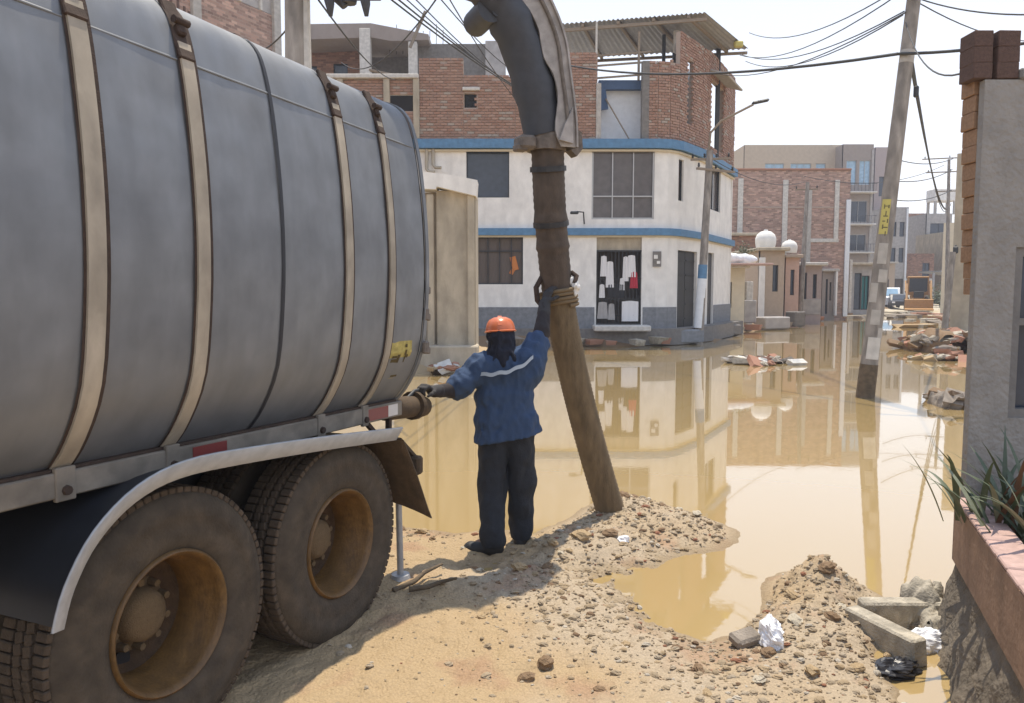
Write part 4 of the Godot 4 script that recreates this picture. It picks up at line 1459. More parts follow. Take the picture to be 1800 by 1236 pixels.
# ---------------------------------------------------------------- the worker
func hand(p: Vector3, f: Vector3, n: Vector3, thumb_side: float, curl: Array, size := 1.0) -> Array:
	# p wrist, f towards the knuckles, n the way the palm faces; returns bones with five fingers
	f = f.normalized()
	n = (n - f * n.dot(f)).normalized()
	var l := f.cross(n).normalized() * thumb_side   # towards the thumb
	var o := []
	o.append([p - f * 0.03, p + f * 0.02, 0.030 * size, 0.030 * size, n, 1.25])
	var lens := [0.92, 1.0, 0.93, 0.74]
	for i in 4:
		var across := l * (0.031 - 0.0205 * i) * size
		var k := p + f * (0.092 - 0.006 * absf(i - 1.0)) * size + across
		o.append([p + across * 0.7 + f * 0.015, k, 0.016 * size, 0.0135 * size])
		var a: float = 0.0
		var q := k
		for j in 3:
			a += curl[j] * (1.0 + 0.06 * i)
			var step: Vector3 = (f * cos(a) + n * sin(a)) * [0.043, 0.027, 0.022][j] * lens[i] * size
			o.append([q, q + step, [0.0115, 0.0105, 0.0098][j] * size, [0.0105, 0.0098, 0.0088][j] * size])
			q += step
	var t0 := p + f * 0.018 * size + l * 0.028 * size
	var t1 := t0 + (f * 0.6 + l * 0.65 + n * 0.45).normalized() * 0.042 * size
	var t2 := t1 + (f * 0.75 + l * 0.1 + n * 0.75).normalized() * 0.032 * size
	var t3 := t2 + (f * 0.55 - l * 0.25 + n * 0.85).normalized() * 0.026 * size
	o.append([t0, t1, 0.016 * size, 0.0125 * size])
	o.append([t1, t2, 0.0125 * size, 0.0115 * size])
	o.append([t2, t3, 0.0115 * size, 0.009 * size])
	return o

func build_person() -> void:
	var g := 0.022
	var X := Vector3.RIGHT
	var Z := Vector3.BACK
	var Y := Vector3.UP
	var P := thing("person", "person seen from behind in blue shirt and orange helmet gripping the suction hose", "person", Vector3(-0.06, g, -5.7))
	var o := Vector3(-0.06, g, -5.7)
	# joints, in world metres, moved into the figure's frame
	var j := {
		"pel": Vector3(-0.045, 0.98, -5.70), "waist": Vector3(-0.05, 1.12, -5.70), "chest": Vector3(-0.05, 1.30, -5.70), "neck": Vector3(-0.062, 1.485, -5.695), "head": Vector3(-0.082, 1.632, -5.72),
		"hl": Vector3(-0.135, 0.95, -5.70), "hr": Vector3(0.055, 0.95, -5.70), "kl": Vector3(-0.15, 0.52, -5.70), "kr": Vector3(0.072, 0.53, -5.75), "al": Vector3(-0.145, 0.115, -5.61), "ar": Vector3(0.07, 0.115, -5.80),
		"sl": Vector3(-0.225, 1.405, -5.69), "sr": Vector3(0.125, 1.45, -5.70), "el": Vector3(-0.435, 1.245, -5.60), "er": Vector3(0.228, 1.665, -5.84), "wl": Vector3(-0.565, 1.265, -5.41), "wr": Vector3(0.255, 1.875, -5.985)}
	for k in j:
		j[k] -= o
	var fwd := Vector3(-0.12, 0, -0.99)
	# the body, one continuous surface
	var b := [
		[j.pel + X * -0.06, j.pel + X * 0.06, 0.125, 0.125, Z, 1.25], [j.waist, j.chest, 0.115, 0.12, Z, 1.5], [j.chest + X * -0.06 + Y * 0.06, j.chest + X * 0.06 + Y * 0.06, 0.105, 0.105, Z, 1.5],
		[j.sl, j.sr, 0.07, 0.07], [j.chest, j.neck, 0.08, 0.055], [j.neck, j.head, 0.056, 0.056],
		[j.head + Y * 0.02 + Z * 0.018, j.head + Y * 0.03 - Z * 0.025, 0.092, 0.088, X, 1.15], [j.head - Z * 0.05 - Y * 0.045, j.head - Z * 0.06 - Y * 0.055, 0.055, 0.045], [j.head - Z * 0.105 + Y * 0.012, j.head - Z * 0.125 - Y * 0.02, 0.010, 0.015],
		[j.head + X * 0.08, j.head + X * 0.085 - Y * 0.03, 0.022, 0.014, X, 2.4], [j.head - X * 0.08, j.head - X * 0.085 - Y * 0.03, 0.022, 0.014, X, 2.4],
		[j.hl, j.kl, 0.088, 0.058], [j.hr, j.kr, 0.088, 0.058], [j.kl, j.al, 0.056, 0.042], [j.kr, j.ar, 0.056, 0.042], [j.al, j.al + Vector3(-0.11, -0.05, -0.06), 0.045, 0.035], [j.ar, j.ar + Vector3(0.02, -0.05, -0.14), 0.045, 0.035],
		[j.sl, j.el, 0.058, 0.046], [j.el, j.wl, 0.046, 0.033], [j.sr, j.er, 0.058, 0.046], [j.er, j.wr, 0.046, 0.033],
	]
	var body := put("body", flesh(b, 0.013, 0.045), M.skin, P)
	for s in [-1.0, 1.0]:
		var es := S()
		lathe(es, [Vector2(0, -0.012), Vector2(0.008, -0.009), Vector2(0.012, 0), Vector2(0.008, 0.009), Vector2(0, 0.012)], 10, Transform3D(Basis(), j.head + Vector3(0.032 * s, 0.02, -0.102)))
		obj("eye", es, M.white_cloth, body)
	var mo := S()
	tube(mo, [j.head + Vector3(-0.022, -0.045, -0.108), j.head + Vector3(0, -0.044, -0.114), j.head + Vector3(0.022, -0.045, -0.108)], 0.005, 6)
	obj("mouth", mo, M.brick_clay, body)
	# dark long sleeves under the shirt
	var sl := [[j.el + (j.sl - j.el) * 0.45, j.el, 0.058, 0.055], [j.el, j.wl, 0.056, 0.040], [j.er + (j.sr - j.er) * 0.5, j.er, 0.062, 0.058], [j.er, j.wr, 0.057, 0.043]]
	put("sleeve", flesh([sl[0], sl[1]], 0.009, 0.03, 0.010, 12.0, 4), M.sleeve_dark, body)
	put("sleeve", flesh([sl[2], sl[3]], 0.009, 0.03, 0.010, 12.0, 5), M.sleeve_dark, body)
	# trousers
	var tr := [
		[j.pel + X * -0.07 - Y * 0.03, j.pel + X * 0.07 - Y * 0.03, 0.148, 0.148, Z, 1.28], [j.hl + X * 0.005, j.kl + X * -0.0, 0.122, 0.112], [j.hr + X * 0.0, j.kr, 0.122, 0.106], [j.kl, j.al + Y * 0.03, 0.111, 0.094], [j.kr, j.ar + Y * 0.03, 0.104, 0.088],
		[j.al + Y * 0.07, j.al + Y * 0.0, 0.093, 0.094], [j.ar + Y * 0.07, j.ar + Y * 0.0, 0.088, 0.088]]
	put("trousers", flesh(tr, 0.012, 0.018, 0.020, 8.0, 6, Plane(Vector3(0, 1, 0), 0.045)), M.trouser_navy, body)
	# boots
	for e in [["al", Vector3(-0.165, -0.072, -0.03)], ["ar", Vector3(0.02, -0.06, -0.17)]]:
		var a: Vector3 = j[e[0]]
		var t: Vector3 = a + e[1]
		var bt := flesh([[a + Y * 0.02, a - Y * 0.06, 0.055, 0.05], [a - Y * 0.07, t, 0.047, 0.046], [a - Y * 0.075 - e[1] * 0.25, t, 0.045, 0.04], [t, t + e[1] * 0.12, 0.043, 0.036]], 0.008, 0.03)
		put("boot", bt, M.boot_black, body)
	# shirt with short wide sleeves and a flaring hem
	var sh := [
		[j.chest + X * -0.085 + Y * 0.06, j.chest + X * 0.085 + Y * 0.06, 0.155, 0.155, Z, 1.3], [j.waist + X * -0.07 + Y * 0.05, j.waist + X * 0.06 + Y * 0.05, 0.158, 0.158, Z, 1.25], [j.pel + X * -0.075 + Y * 0.03, j.pel + X * 0.085 + Y * 0.02, 0.165, 0.165, Z, 1.15], [j.pel + X * -0.075 - Y * 0.14, j.pel + X * 0.115 - Y * 0.14, 0.17, 0.175, Z, 1.05],
		[j.neck - Y * 0.03, j.chest + Y * 0.1, 0.082, 0.15, Z, 1.2], [j.sl, j.sr, 0.112, 0.112], [j.sl + Y * 0.0, j.neck - Y * 0.04, 0.092, 0.085], [j.sr, j.neck - Y * 0.04, 0.092, 0.085],
		[j.sl, j.sl.lerp(j.el, 0.8), 0.098, 0.090], [j.sl.lerp(j.el, 0.8), j.sl.lerp(j.el, 0.92), 0.09, 0.072], [j.sr - Y * 0.02, j.sr.lerp(j.er, 0.62), 0.1, 0.088], [j.sr + Vector3(0.0, -0.1, 0), j.sr.lerp(j.er, 0.4), 0.10, 0.088]]
	put("shirt", flesh(sh, 0.010, 0.04, 0.020, 13.0, 8, Plane(Vector3(-0.17, 1, 0.05).normalized(), 0.842)), M.shirt_blue, body)
	# reflective stripe across the back
	var rs := S()
	rs.set_smooth_group(1)
	var last := []
	for i in 25:
		var u := i / 24.0
		var xx := lerpf(-0.235, 0.155, u)
		var yy := 1.365 + 0.10 * u * u * u + 0.025 * u + 0.006 * sin(u * 21.0)
		var zz := -5.70 + 0.165 * sqrt(maxf(0.0, 1.0 - pow((xx + 0.045) / 0.262, 2.0))) + 0.012
		var c := Vector3(xx, yy, zz) - o
		var now := [c - Y * 0.013 + Z * 0.003, c + Y * 0.013]
		if last:
			qd(rs, last[0], now[0], now[1], last[1])
			qd(rs, now[0] - Z * 0.02, last[0] - Z * 0.02, last[1] - Z * 0.02, now[1] - Z * 0.02)
		last = now
	obj("reflective_stripe", rs, M.stripe, body)
	# hood cloth over neck and head
	var hd := [[j.head + Y * 0.005 + Z * 0.025, j.head + Y * 0.02 + Z * 0.0, 0.108, 0.104, X, 1.08], [j.head + Z * 0.03 - Y * 0.07, j.neck + Z * 0.03, 0.098, 0.10], [j.neck + X * -0.07 - Y * 0.02, j.neck + X * 0.07 - Y * 0.015, 0.075, 0.075], [j.neck + Z * 0.06 - Y * 0.01, j.neck + Z * 0.085 - Y * 0.10, 0.06, 0.035, Z, 1.6]]
	put("hood", flesh(hd, 0.009, 0.035, 0.024, 17.0, 10), M.hood_navy, body)
	# helmet: dome, brim, crest
	var hm := S()
	var hx := Transform3D(Basis(Vector3(-0.15, 0, 0.1).normalized(), 0.1), j.head + Vector3(-0.004, 0.045, 0.0))
	hx.basis = hx.basis * Basis.from_scale(Vector3(0.93, 1.0, 1.08))
	lathe(hm, [Vector2(0.105, -0.012), Vector2(0.128, -0.008), Vector2(0.130, -0.001), Vector2(0.119, 0.004), Vector2(0.116, 0.03), Vector2(0.105, 0.062), Vector2(0.085, 0.085), Vector2(0.05, 0.101), Vector2(0.0, 0.106)], 36, hx)
	var helm := obj("helmet", hm, M.helmet_orange, body)
	var cr := S()
	for i in 11:
		var a := lerpf(0.35, PI - 0.35, i / 11.0)
		var a2 := lerpf(0.35, PI - 0.35, (i + 1) / 11.0)
		bar(cr, hx * Vector3(0, sin(a) * 0.107, cos(a) * 0.117), hx * Vector3(0, sin(a2) * 0.107, cos(a2) * 0.117), 0.03, 0.012)
	var visor := PackedVector2Array()
	for i in 13:
		var a := PI * (1.12 + 0.76 * i / 12.0)
		visor.append(Vector2(cos(a) * 0.125, sin(a) * 0.168))
	for i in 13:
		var a := PI * (1.88 - 0.76 * i / 12.0)
		visor.append(Vector2(cos(a) * 0.115, sin(a) * 0.118))
	slab(cr, visor, 0.006, hx * Transform3D(Basis(Vector3.RIGHT, PI / 2 ), Vector3(0, -0.004, 0)))
	obj("helmet_crest", cr, M.helmet_orange, helm)
	# gloves, five fingers each
	var gl: Array = hand(j.wl, Vector3(-0.06, 0.06, 0.09), Vector3(-0.15, -0.95, 0.1), 1.0, [0.75, 1.05, 0.8], 1.06)
	gl.append([j.wl.lerp(j.el, 0.3), j.wl, 0.047, 0.040])
	put("glove", flesh(gl, 0.0042, 0.012), M.glove_grey, body)
	var gr: Array = hand(j.wr, Vector3(0.03, 0.10, -0.03), Vector3(0.75, 0.1, -0.65), -1.0, [0.35, 0.65, 0.5], 1.06)
	gr.append([j.wr.lerp(j.er, 0.35), j.wr, 0.052, 0.045])
	put("glove", flesh(gr, 0.0042, 0.012), M.glove_grey, body)

# ---------------------------------------------------------------- the house with blue bands on the corner
func v3(p: Vector2, y: float) -> Vector3:
	return Vector3(p.x, y, p.y)

func pane(n: String, o: Vector3, r: Vector3, w: float, h: float, back: float, m: Material, parent: Node, frame: Material = null, nx := 1, ny := 1, bar_w := 0.05, split := -1.0) -> MeshInstance3D:
	# a window set back in its opening: frame with bars, and the pane behind it as its child
	var nrm := r.cross(Vector3.UP).normalized()
	var q := o - nrm * back
	var fs := S()
	var bs := Basis(r, Vector3.UP, nrm)
	var C := func(x: float, y: float, z: float) -> Vector3: return q + r * x + Vector3.UP * y + nrm * z
	var f := bar_w
	box(fs, C.call(w / 2, f / 2, 0), Vector3(w, f, 0.06), bs)
	box(fs, C.call(w / 2, h - f / 2, 0), Vector3(w, f, 0.06), bs)
	box(fs, C.call(f / 2, h / 2, 0), Vector3(f, h - 2 * f, 0.06), bs)
	box(fs, C.call(w - f / 2, h / 2, 0), Vector3(f, h - 2 * f, 0.06), bs)
	for i in range(1, nx):
		box(fs, C.call(w * i / nx, h / 2, 0), Vector3(f * 0.7, h - 2 * f, 0.05), bs)
	for i in range(1, ny):
		var yy: float = h * i / ny if split < 0.0 else split
		box(fs, C.call(w / 2, yy, 0), Vector3(w - 2 * f, f * 0.8, 0.045), bs)
	var win := obj(n, fs, frame if frame else m, parent)
	var ps := S()
	box(ps, C.call(w / 2, h / 2, -0.06), Vector3(w, h, 0.02), bs)
	obj("pane", ps, m, win)
	return win

func brickwork(list: Array, o: Vector3, r: Vector3, w: float, h: float, holes: Array, ragged: float, L := 0.25, H := 0.098, seed := 1) -> void:
	# real bricks proud of the wall behind them
	var rg := RandomNumberGenerator.new()
	rg.seed = seed
	var nrm := r.cross(Vector3.UP).normalized()
	for jj in int(h / H):
		var y := (jj + 0.5) * H
		var x := 0.0 if jj % 2 else -L / 2
		while x < w:
			var a := maxf(x, 0.0)
			var b := minf(x + L, w)
			x += L
			if b - a < 0.05:
				continue
			var m := (a + b) / 2
			var out := false
			for e in holes:
				if m > e[0] and m < e[2] and y > e[1] and y < e[3]:
					out = true
			if out or (ragged > 0.0 and y > h - ragged and rg.randf() < (y - h + ragged) / ragged * 0.5):
				continue
			var c := Color(0.40, 0.225, 0.16).lerp(Color(0.47, 0.30, 0.225), rg.randf()) * rg.randf_range(0.85, 1.08)
			if rg.randf() < 0.08:
				c = Color(0.46, 0.38, 0.31)
			var p := o + r * m + Vector3.UP * y + nrm * rg.randf_range(-0.012, 0.014)
			list.append([Transform3D(Basis(r * (b - a - 0.022), Vector3.UP * (H - 0.022), nrm * 0.07).rotated(nrm, rg.randf_range(-0.012, 0.012)), p), c])

func build_corner_house() -> void:
	var Hs := thing("corner_house", "white two storey corner house with blue bands and unfinished brick top floor", "house", Vector3(0, 0, 0))
	var plan := [Vector2(-8.6, -28), Vector2(5.2, -28), Vector2(5.65, -28.1), Vector2(6.05, -28.4), Vector2(7.3, -30.15), Vector2(7.7, -30.85), Vector2(9.92, -35.0)]
	var TH := 0.28
	# openings per run of the plan, in metres along it
	var low := {0: [[7.3, 2.19, 9.0, 3.9], [11.66, 0.7, 13.3, 3.9]], 3: [[0.1, 0.5, 1.95, 3.45]], 4: [[0.2, 0.6, 0.62, 3.5]], 5: [[0.5, 0.55, 1.5, 3.5]]}
	var up := {0: [[6.96, 1.1, 8.5, 2.78], [11.47, 0.33, 13.72, 2.78]], 3: [[0.05, 1.05, 0.5, 2.55]], 5: [[0.2, 1.05, 2.4, 2.9]]}
	var fl := S()
	var fu := S()
	for i in plan.size() - 1:
		var a: Vector2 = plan[i]
		var b: Vector2 = plan[i + 1]
		var r := v3(b - a, 0).normalized()
		wall(fl, v3(a, 0.0), r, a.distance_to(b), 3.95, TH, low.get(i, []), a.x)
		wall(fu, v3(a, 4.2), r, a.distance_to(b), 2.82, TH, up.get(i, []), a.x)
	# back and left sides
	wall(fl, Vector3(9.92, 0, -35), Vector3(-1, 0, -0.4).normalized(), 17, 3.95, TH)
	wall(fu, Vector3(9.92, 4.2, -35), Vector3(-1, 0, -0.4).normalized(), 17, 2.82, TH)
	wall(fl, Vector3(-8.6, 0, -40), Vector3(0, 0, 1), 12, 3.95, TH)
	wall(fu, Vector3(-8.6, 4.2, -40), Vector3(0, 0, 1), 12, 2.82, TH)
	obj("ground_floor_wall", fl, M.white_plaster, Hs)
	obj("upper_wall", fu, M.white_plaster, Hs)
	for e in [[3.95, 4.2, 0.16], [7.02, 7.34, 0.22]]:
		var bs := S()
		belt(bs, plan, -0.3, e[2], e[0], e[1])
		obj("blue_band", bs, M.blue_paint, Hs)
	for e in [[3.95 - 0.07, 0.05], [7.02 - 0.1, 0.10]]:
		var cs := S()
		belt(cs, plan, 0.0, e[1], e[0], e[0] + 0.068)
		obj("cream_cornice", cs, M.cream_paint, Hs)
	var poly := PackedVector2Array()
	for p in plan:
		poly.append(Vector2(p.x, p.y))
	poly.append(Vector2(-6, -41))
	poly.append(Vector2(-8.6, -40))
	for y in [4.08, 7.17]:
		var ss := S()
		slab(ss, poly, 0.2, Transform3D(Basis(Vector3.RIGHT, Vector3(0, 0, 1), Vector3.DOWN), Vector3(0, y, 0)))
		obj("floor_slab", ss, M.concrete, Hs)
	# grey plinth in runs that stop at the doors
	for run in [[0, 0.0, 11.6], [0, 13.36, 13.8], [1, 0.0, 0.46], [2, 0.0, 0.5], [4, 0.7, 0.8], [5, 1.55, 4.7]]:
		var a: Vector2 = plan[run[0]]
		var d: Vector2 = (plan[run[0] + 1] - a).normalized()
		var ps := S()
		belt(ps, [a + d * run[1], a + d * run[2]], 0.0, 0.035, 0.0, 1.36)
		obj("plinth", ps, M.grey_plinth, Hs)
	var sd := S()
	belt(sd, plan, 0.036, 0.60, 0.02, 0.60)
	obj("raised_pavement", sd, M.dark_concrete, Hs)
	var stp := S()
	bbox(stp, Vector3(3.9, 0.63, -27.4), Vector3(2.0, 0.2, 0.8), 0.03)
	obj("door_step", stp, M.pale_concrete, Hs)
	# windows
	var R := Vector3.RIGHT
	pane("window", Vector3(-1.3, 2.19, -28), R, 1.7, 1.71, 0.12, M.brown_curtain, Hs, M.dark_steel, 4, 2, 0.045, 1.2)
	var cloth := S()
	bbox(cloth, Vector3(0.08, 2.95, -28.15), Vector3(0.22, 0.5, 0.03), 0.01, Basis(Vector3.BACK, 0.25))
	bbox(cloth, Vector3(0.0, 2.65, -28.15), Vector3(0.15, 0.2, 0.03), 0.01, Basis(Vector3.BACK, -0.5))
	tag(obj("garment", cloth, M.orange_cloth), "small orange cloth hanging inside the barred ground floor window", "garment")
	pane("window", Vector3(-1.64, 5.3, -28), R, 1.54, 1.68, 0.14, M.dark_blue_glass, Hs, M.dark_steel, 1, 1, 0.03)
	pane("window", Vector3(2.87, 4.53, -28), R, 2.25, 2.45, 0.08, M.grey_glass, Hs, M.steel_frame, 3, 2, 0.06, 0.82)
	var dir3 := v3(plan[4] - plan[3], 0).normalized()
	pane("window", v3(plan[3], 5.25) + dir3 * 0.05, dir3, 0.45, 1.5, 0.1, M.brown_curtain, Hs, M.dark_steel, 1, 1, 0.04)
	var dir5 := v3(plan[6] - plan[5], 0).normalized()
	pane("window", v3(plan[5], 5.25) + dir5 * 0.2, dir5, 2.2, 1.85, 0.1, M.grey_glass, Hs, M.dark_steel, 2, 1, 0.05)
	# doors: shop gate with a fascia above, dark gate on the curve, side door
	var fa := S()
	box(fa, Vector3(3.88, 3.66, -28.12), Vector3(1.64, 0.48, 0.06))
	obj("shop_fascia", fa, M.tan_plaster, Hs)
	var gt := S()
	box(gt, Vector3(3.88, 3.4, -28.05), Vector3(1.64, 0.05, 0.05))
	box(gt, Vector3(3.88, 0.74, -28.05), Vector3(1.64, 0.07, 0.05))
	for i in 13:
		box(gt, Vector3(3.09 + i * 0.1317, 2.06, -28.05), Vector3(0.022, 2.62, 0.022))
	for y in [1.65, 2.4, 1.05]:
		box(gt, Vector3(3.88, y, -28.028), Vector3(1.62, 0.03, 0.018))
	obj("shop_gate", gt, M.dark_steel, Hs)
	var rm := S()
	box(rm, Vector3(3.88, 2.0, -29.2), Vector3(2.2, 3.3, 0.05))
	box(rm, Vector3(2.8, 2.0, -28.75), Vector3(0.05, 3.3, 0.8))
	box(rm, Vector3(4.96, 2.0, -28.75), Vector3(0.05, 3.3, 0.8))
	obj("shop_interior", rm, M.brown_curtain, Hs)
	var d3 := S()
	var n3 := dir3.cross(Vector3.UP)
	var b3 := Basis(dir3, Vector3.UP, n3)
	for k in 2:
		box(d3, v3(plan[3], 1.97) + dir3 * (0.57 + 0.92 * k) - n3 * 0.14, Vector3(0.88, 2.9, 0.05), b3)
		for q in 5:
			box(d3, v3(plan[3], 0.9 + 0.55 * q) + dir3 * (0.57 + 0.92 * k) - n3 * 0.10, Vector3(0.8, 0.04, 0.03), b3)
	obj("door", d3, M.dark_steel, Hs)
	var d5 := S()
	var n5 := dir5.cross(Vector3.UP)
	box(d5, v3(plan[5], 2.03) + dir5 * 1.0 - n5 * 0.12, Vector3(0.96, 2.9, 0.05), Basis(dir5, Vector3.UP, n5))
	obj("door", d5, M.dark_steel, Hs)
	var dir4 := v3(plan[5] - plan[4], 0).normalized()
	pane("window", v3(plan[4], 0.6) + dir4 * 0.2, dir4, 0.42, 2.9, 0.1, M.dark_blue_glass, Hs, M.dark_steel, 1, 1, 0.03)
	# sign, meter box, pipe stubs, lamp bracket
	var sg := S()
	box(sg, Vector3(5.25, 3.1, -27.97), Vector3(0.3, 0.55, 0.04))
	obj("wall_notice", sg, M.dark_concrete, Hs)
	var sg2 := S()
	box(sg2, Vector3(5.2, 3.18, -27.944), Vector3(0.14, 0.14, 0.01))
	obj("notice_print", sg2, M.white_plaster, Hs)
	sg2 = S()
	box(sg2, Vector3(5.3, 2.98, -27.944), Vector3(0.12, 0.1, 0.01))
	obj("notice_print", sg2, M.white_plaster, Hs)
	for e in [[-3.05, 6.6], [-2.82, 6.75]]:
		var ps := S()
		tube(ps, [Vector3(e[0], 7.0, -27.9), Vector3(e[0], e[1] - 0.3, -27.9), Vector3(e[0] + 0.1, e[1] - 0.42, -27.75), Vector3(e[0] + 0.3, e[1] - 0.44, -27.7)], 0.06, 8)
		obj("drain_pipe", ps, M.tan_plaster, Hs)
	var lb := S()
	tube(lb, [Vector3(2.6, 4.35, -27.9), Vector3(2.55, 4.75, -27.7), Vector3(2.3, 4.75, -27.5)], 0.025, 6)
	bbox(lb, Vector3(2.2, 4.7, -27.4), Vector3(0.3, 0.1, 0.14), 0.03)
	obj("wall_lamp", lb, M.dark_steel, Hs)
	# unfinished brick floor: backing walls with real bricks on them
	var bk := S()
	var lst := []
	var segs := [
		[Vector3(-3.3, 7.34, -27.98), R, 1.58, 2.75, []], [Vector3(-1.72, 7.34, -27.98), R, 1.85, 2.2, [[0.02, 1.12, 0.46, 1.62]]], [Vector3(0.13, 7.34, -27.98), R, 1.45, 1.9, []], [Vector3(1.62, 7.34, -27.98), R, 1.42, 3.0, []],
		[Vector3(-8.6, 7.34, -27.98), R, 5.3, 2.1, [[4.15, 1.0, 5.2, 1.6], [2.3, 0.9, 3.0, 1.5]]],
		[Vector3(4.86, 7.34, -27.98), R, 0.34, 2.65, []], [v3(plan[1], 7.34), v3(plan[2] - plan[1], 0).normalized(), 0.46, 2.7, []], [v3(plan[2], 7.34), v3(plan[3] - plan[2], 0).normalized(), 0.5, 2.75, []],
		[v3(plan[3], 7.34), dir3, 2.15, 3.9, [[0.7, 0.75, 1.25, 3.1]]], [v3(plan[4], 7.34), dir4, 0.81, 3.9, []], [v3(plan[5], 7.34), dir5, 4.7, 4.0, [[0.4, 0.4, 2.6, 3.0]]]]
	var k := 0
	for e in segs:
		bk = S()
		wall(bk, e[0], e[1], e[2], e[3], 0.16, e[4], e[0].x)
		obj("brick_wall", bk, M.mortar, Hs)
		brickwork(lst, e[0], e[1], e[2], e[3] + 0.1, e[4], 0.22, 0.25, 0.098, 40 + k)
		k += 1
	var cube := S()
	box(cube, Vector3.ZERO, Vector3.ONE)
	multi("bricks", finish(cube), lst, M.brick_tint, "", Hs)
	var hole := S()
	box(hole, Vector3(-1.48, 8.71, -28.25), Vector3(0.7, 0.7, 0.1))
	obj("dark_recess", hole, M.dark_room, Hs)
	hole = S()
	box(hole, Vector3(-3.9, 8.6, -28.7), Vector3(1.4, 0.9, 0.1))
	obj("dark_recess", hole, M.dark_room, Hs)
	var ln := S()
	bbox(ln, Vector3(-1.45, 9.1, -27.93), Vector3(0.62, 0.12, 0.14), 0.02)
	obj("lintel", ln, M.pale_concrete, Hs)
	for x in [-6.1, -4.45, -3.4]:
		var ps := S()
		bbox(ps, Vector3(x, 8.4, -27.93), Vector3(0.22, 2.1, 0.2), 0.015)
		obj("column", ps, M.tan_plaster, Hs)
	for e in [[1.58, 10.6], [3.08, 9.3]]:
		var ps := S()
		bbox(ps, Vector3(e[0], (7.34 + e[1]) / 2, -28.02), Vector3(0.18, e[1] - 7.34, 0.26), 0.015)
		obj("column", ps, M.concrete, Hs)
	var pc := S()
	bbox(pc, Vector3(4.75, 8.7, -28.05), Vector3(0.26, 2.75, 0.28), 0.015)
	obj("column", pc, M.dark_concrete, Hs)
	var cap := S()
	bbox(cap, Vector3(-5.95, 9.52, -27.95), Vector3(5.3, 0.15, 0.34), 0.02)
	obj("coping", cap, M.pale_concrete, Hs)
	# open room with white sheet, dark awning, rails
	var ws := S()
	box(ws, Vector3(3.95, 8.35, -28.9), Vector3(1.75, 1.9, 0.03))
	obj("white_sheet", ws, M.white_sheet, Hs)
	var bsx := S()
	box(bsx, Vector3(3.3, 8.9, -28.6), Vector3(0.3, 0.75, 0.1), Basis(Vector3.BACK, 0.15))
	box(bsx, Vector3(4.0, 9.42, -28.7), Vector3(1.7, 0.32, 0.25))
	obj("blue_tarpaulin", bsx, M.blue_sheet, Hs)
	var rails := S()
	for y in [9.62, 10.05, 10.4]:
		bar(rails, Vector3(3.0, y - 0.05, -28.3), Vector3(5.0, y + 0.1, -28.3), 0.06, 0.06)
	bar(rails, Vector3(4.55, 9.5, -28.3), Vector3(4.55, 11.2, -28.3), 0.08, 0.08)
	bar(rails, Vector3(4.3, 7.4, -28.5), Vector3(3.4, 8.9, -28.5), 0.04, 0.04)
	obj("timber_rail", rails, M.wood_grey, Hs)
	# right facade: lintel and sunshade over the window, dark room behind
	var lr := S()
	bbox(lr, v3(plan[5], 10.5) + dir5 * 1.5 + n5 * 0.3, Vector3(2.8, 0.08, 0.9), 0.02, Basis(dir5, Vector3.UP, n5).rotated(dir5, 0.35))
	obj("sunshade", lr, M.concrete, Hs)
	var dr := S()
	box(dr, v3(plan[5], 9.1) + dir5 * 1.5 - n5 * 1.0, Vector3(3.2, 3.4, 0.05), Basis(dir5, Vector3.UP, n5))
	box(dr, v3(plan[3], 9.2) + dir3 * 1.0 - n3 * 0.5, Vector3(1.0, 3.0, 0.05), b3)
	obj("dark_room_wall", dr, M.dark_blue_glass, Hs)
	var wsl := S()
	box(wsl, v3(plan[3], 8.6) + dir3 * 0.95 - n3 * 0.2, Vector3(0.3, 0.75, 0.04), b3)
	obj("white_board", wsl, M.white_sheet, Hs)
	# roof canopy of corrugated sheet on posts
	var A := [Vector3(0.6, 11.28, -28.0), Vector3(6.96, 11.93, -28.5), Vector3(9.7, 11.86, -32.4), Vector3(1.2, 11.6, -33.0)]
	var rf := S()
	rf.set_smooth_group(1)
	var N := 110
	for i in N:
		for s in 2:
			var t0 := float(i) / N
			var t1 := float(i + 1) / N
			var w0 := Vector3.UP * (0.035 * sin(i * 2.2) - 0.012 * s)
			var w1 := Vector3.UP * (0.035 * sin((i + 1) * 2.2) - 0.012 * s)
			var a: Vector3 = A[0].lerp(A[1], t0) + w0
			var b: Vector3 = A[0].lerp(A[1], t1) + w1
			var c: Vector3 = A[3].lerp(A[2], t1) + w1
			var d: Vector3 = A[3].lerp(A[2], t0) + w0
			if s == 0:
				qd(rf, a, b, c, d)
			else:
				qd(rf, d, c, b, a)
	var roof := obj("roof", rf, M.roof_sheet, Hs)
	for i in 5:
		var t := 0.1 + 0.2 * i
		var bs := S()
		bar(bs, A[0].lerp(A[1], t) - Vector3.UP * 0.1, A[3].lerp(A[2], t) - Vector3.UP * 0.1, 0.09, 0.11)
		obj("rafter", bs, M.wood_grey, roof)
	for t in [0.02, 0.97]:
		var bs := S()
		bar(bs, A[0].lerp(A[3], t) - Vector3.UP * 0.21, A[1].lerp(A[2], t) - Vector3.UP * 0.21, 0.1, 0.1)
		obj("purlin", bs, M.wood_grey, roof)
	for e in [[3.0, -28.05, 11.45, 0.07], [6.15, -29.6, 11.65, 0.2], [5.75, -29.9, 11.6, 0.12], [8.45, -32.3, 11.8, 0.16]]:
		var ps := S()
		bbox(ps, Vector3(e[0], (7.3 + e[2]) / 2, e[1]), Vector3(e[3], e[2] - 7.3, e[3]), 0.01)
		obj("post", ps, M.pale_concrete if e[3] > 0.18 or e[3] < 0.08 else M.dark_steel, roof)
	var yb := S()
	bbox(yb, Vector3(9.0, 11.72, -31.4), Vector3(0.36, 0.24, 0.2), 0.04)
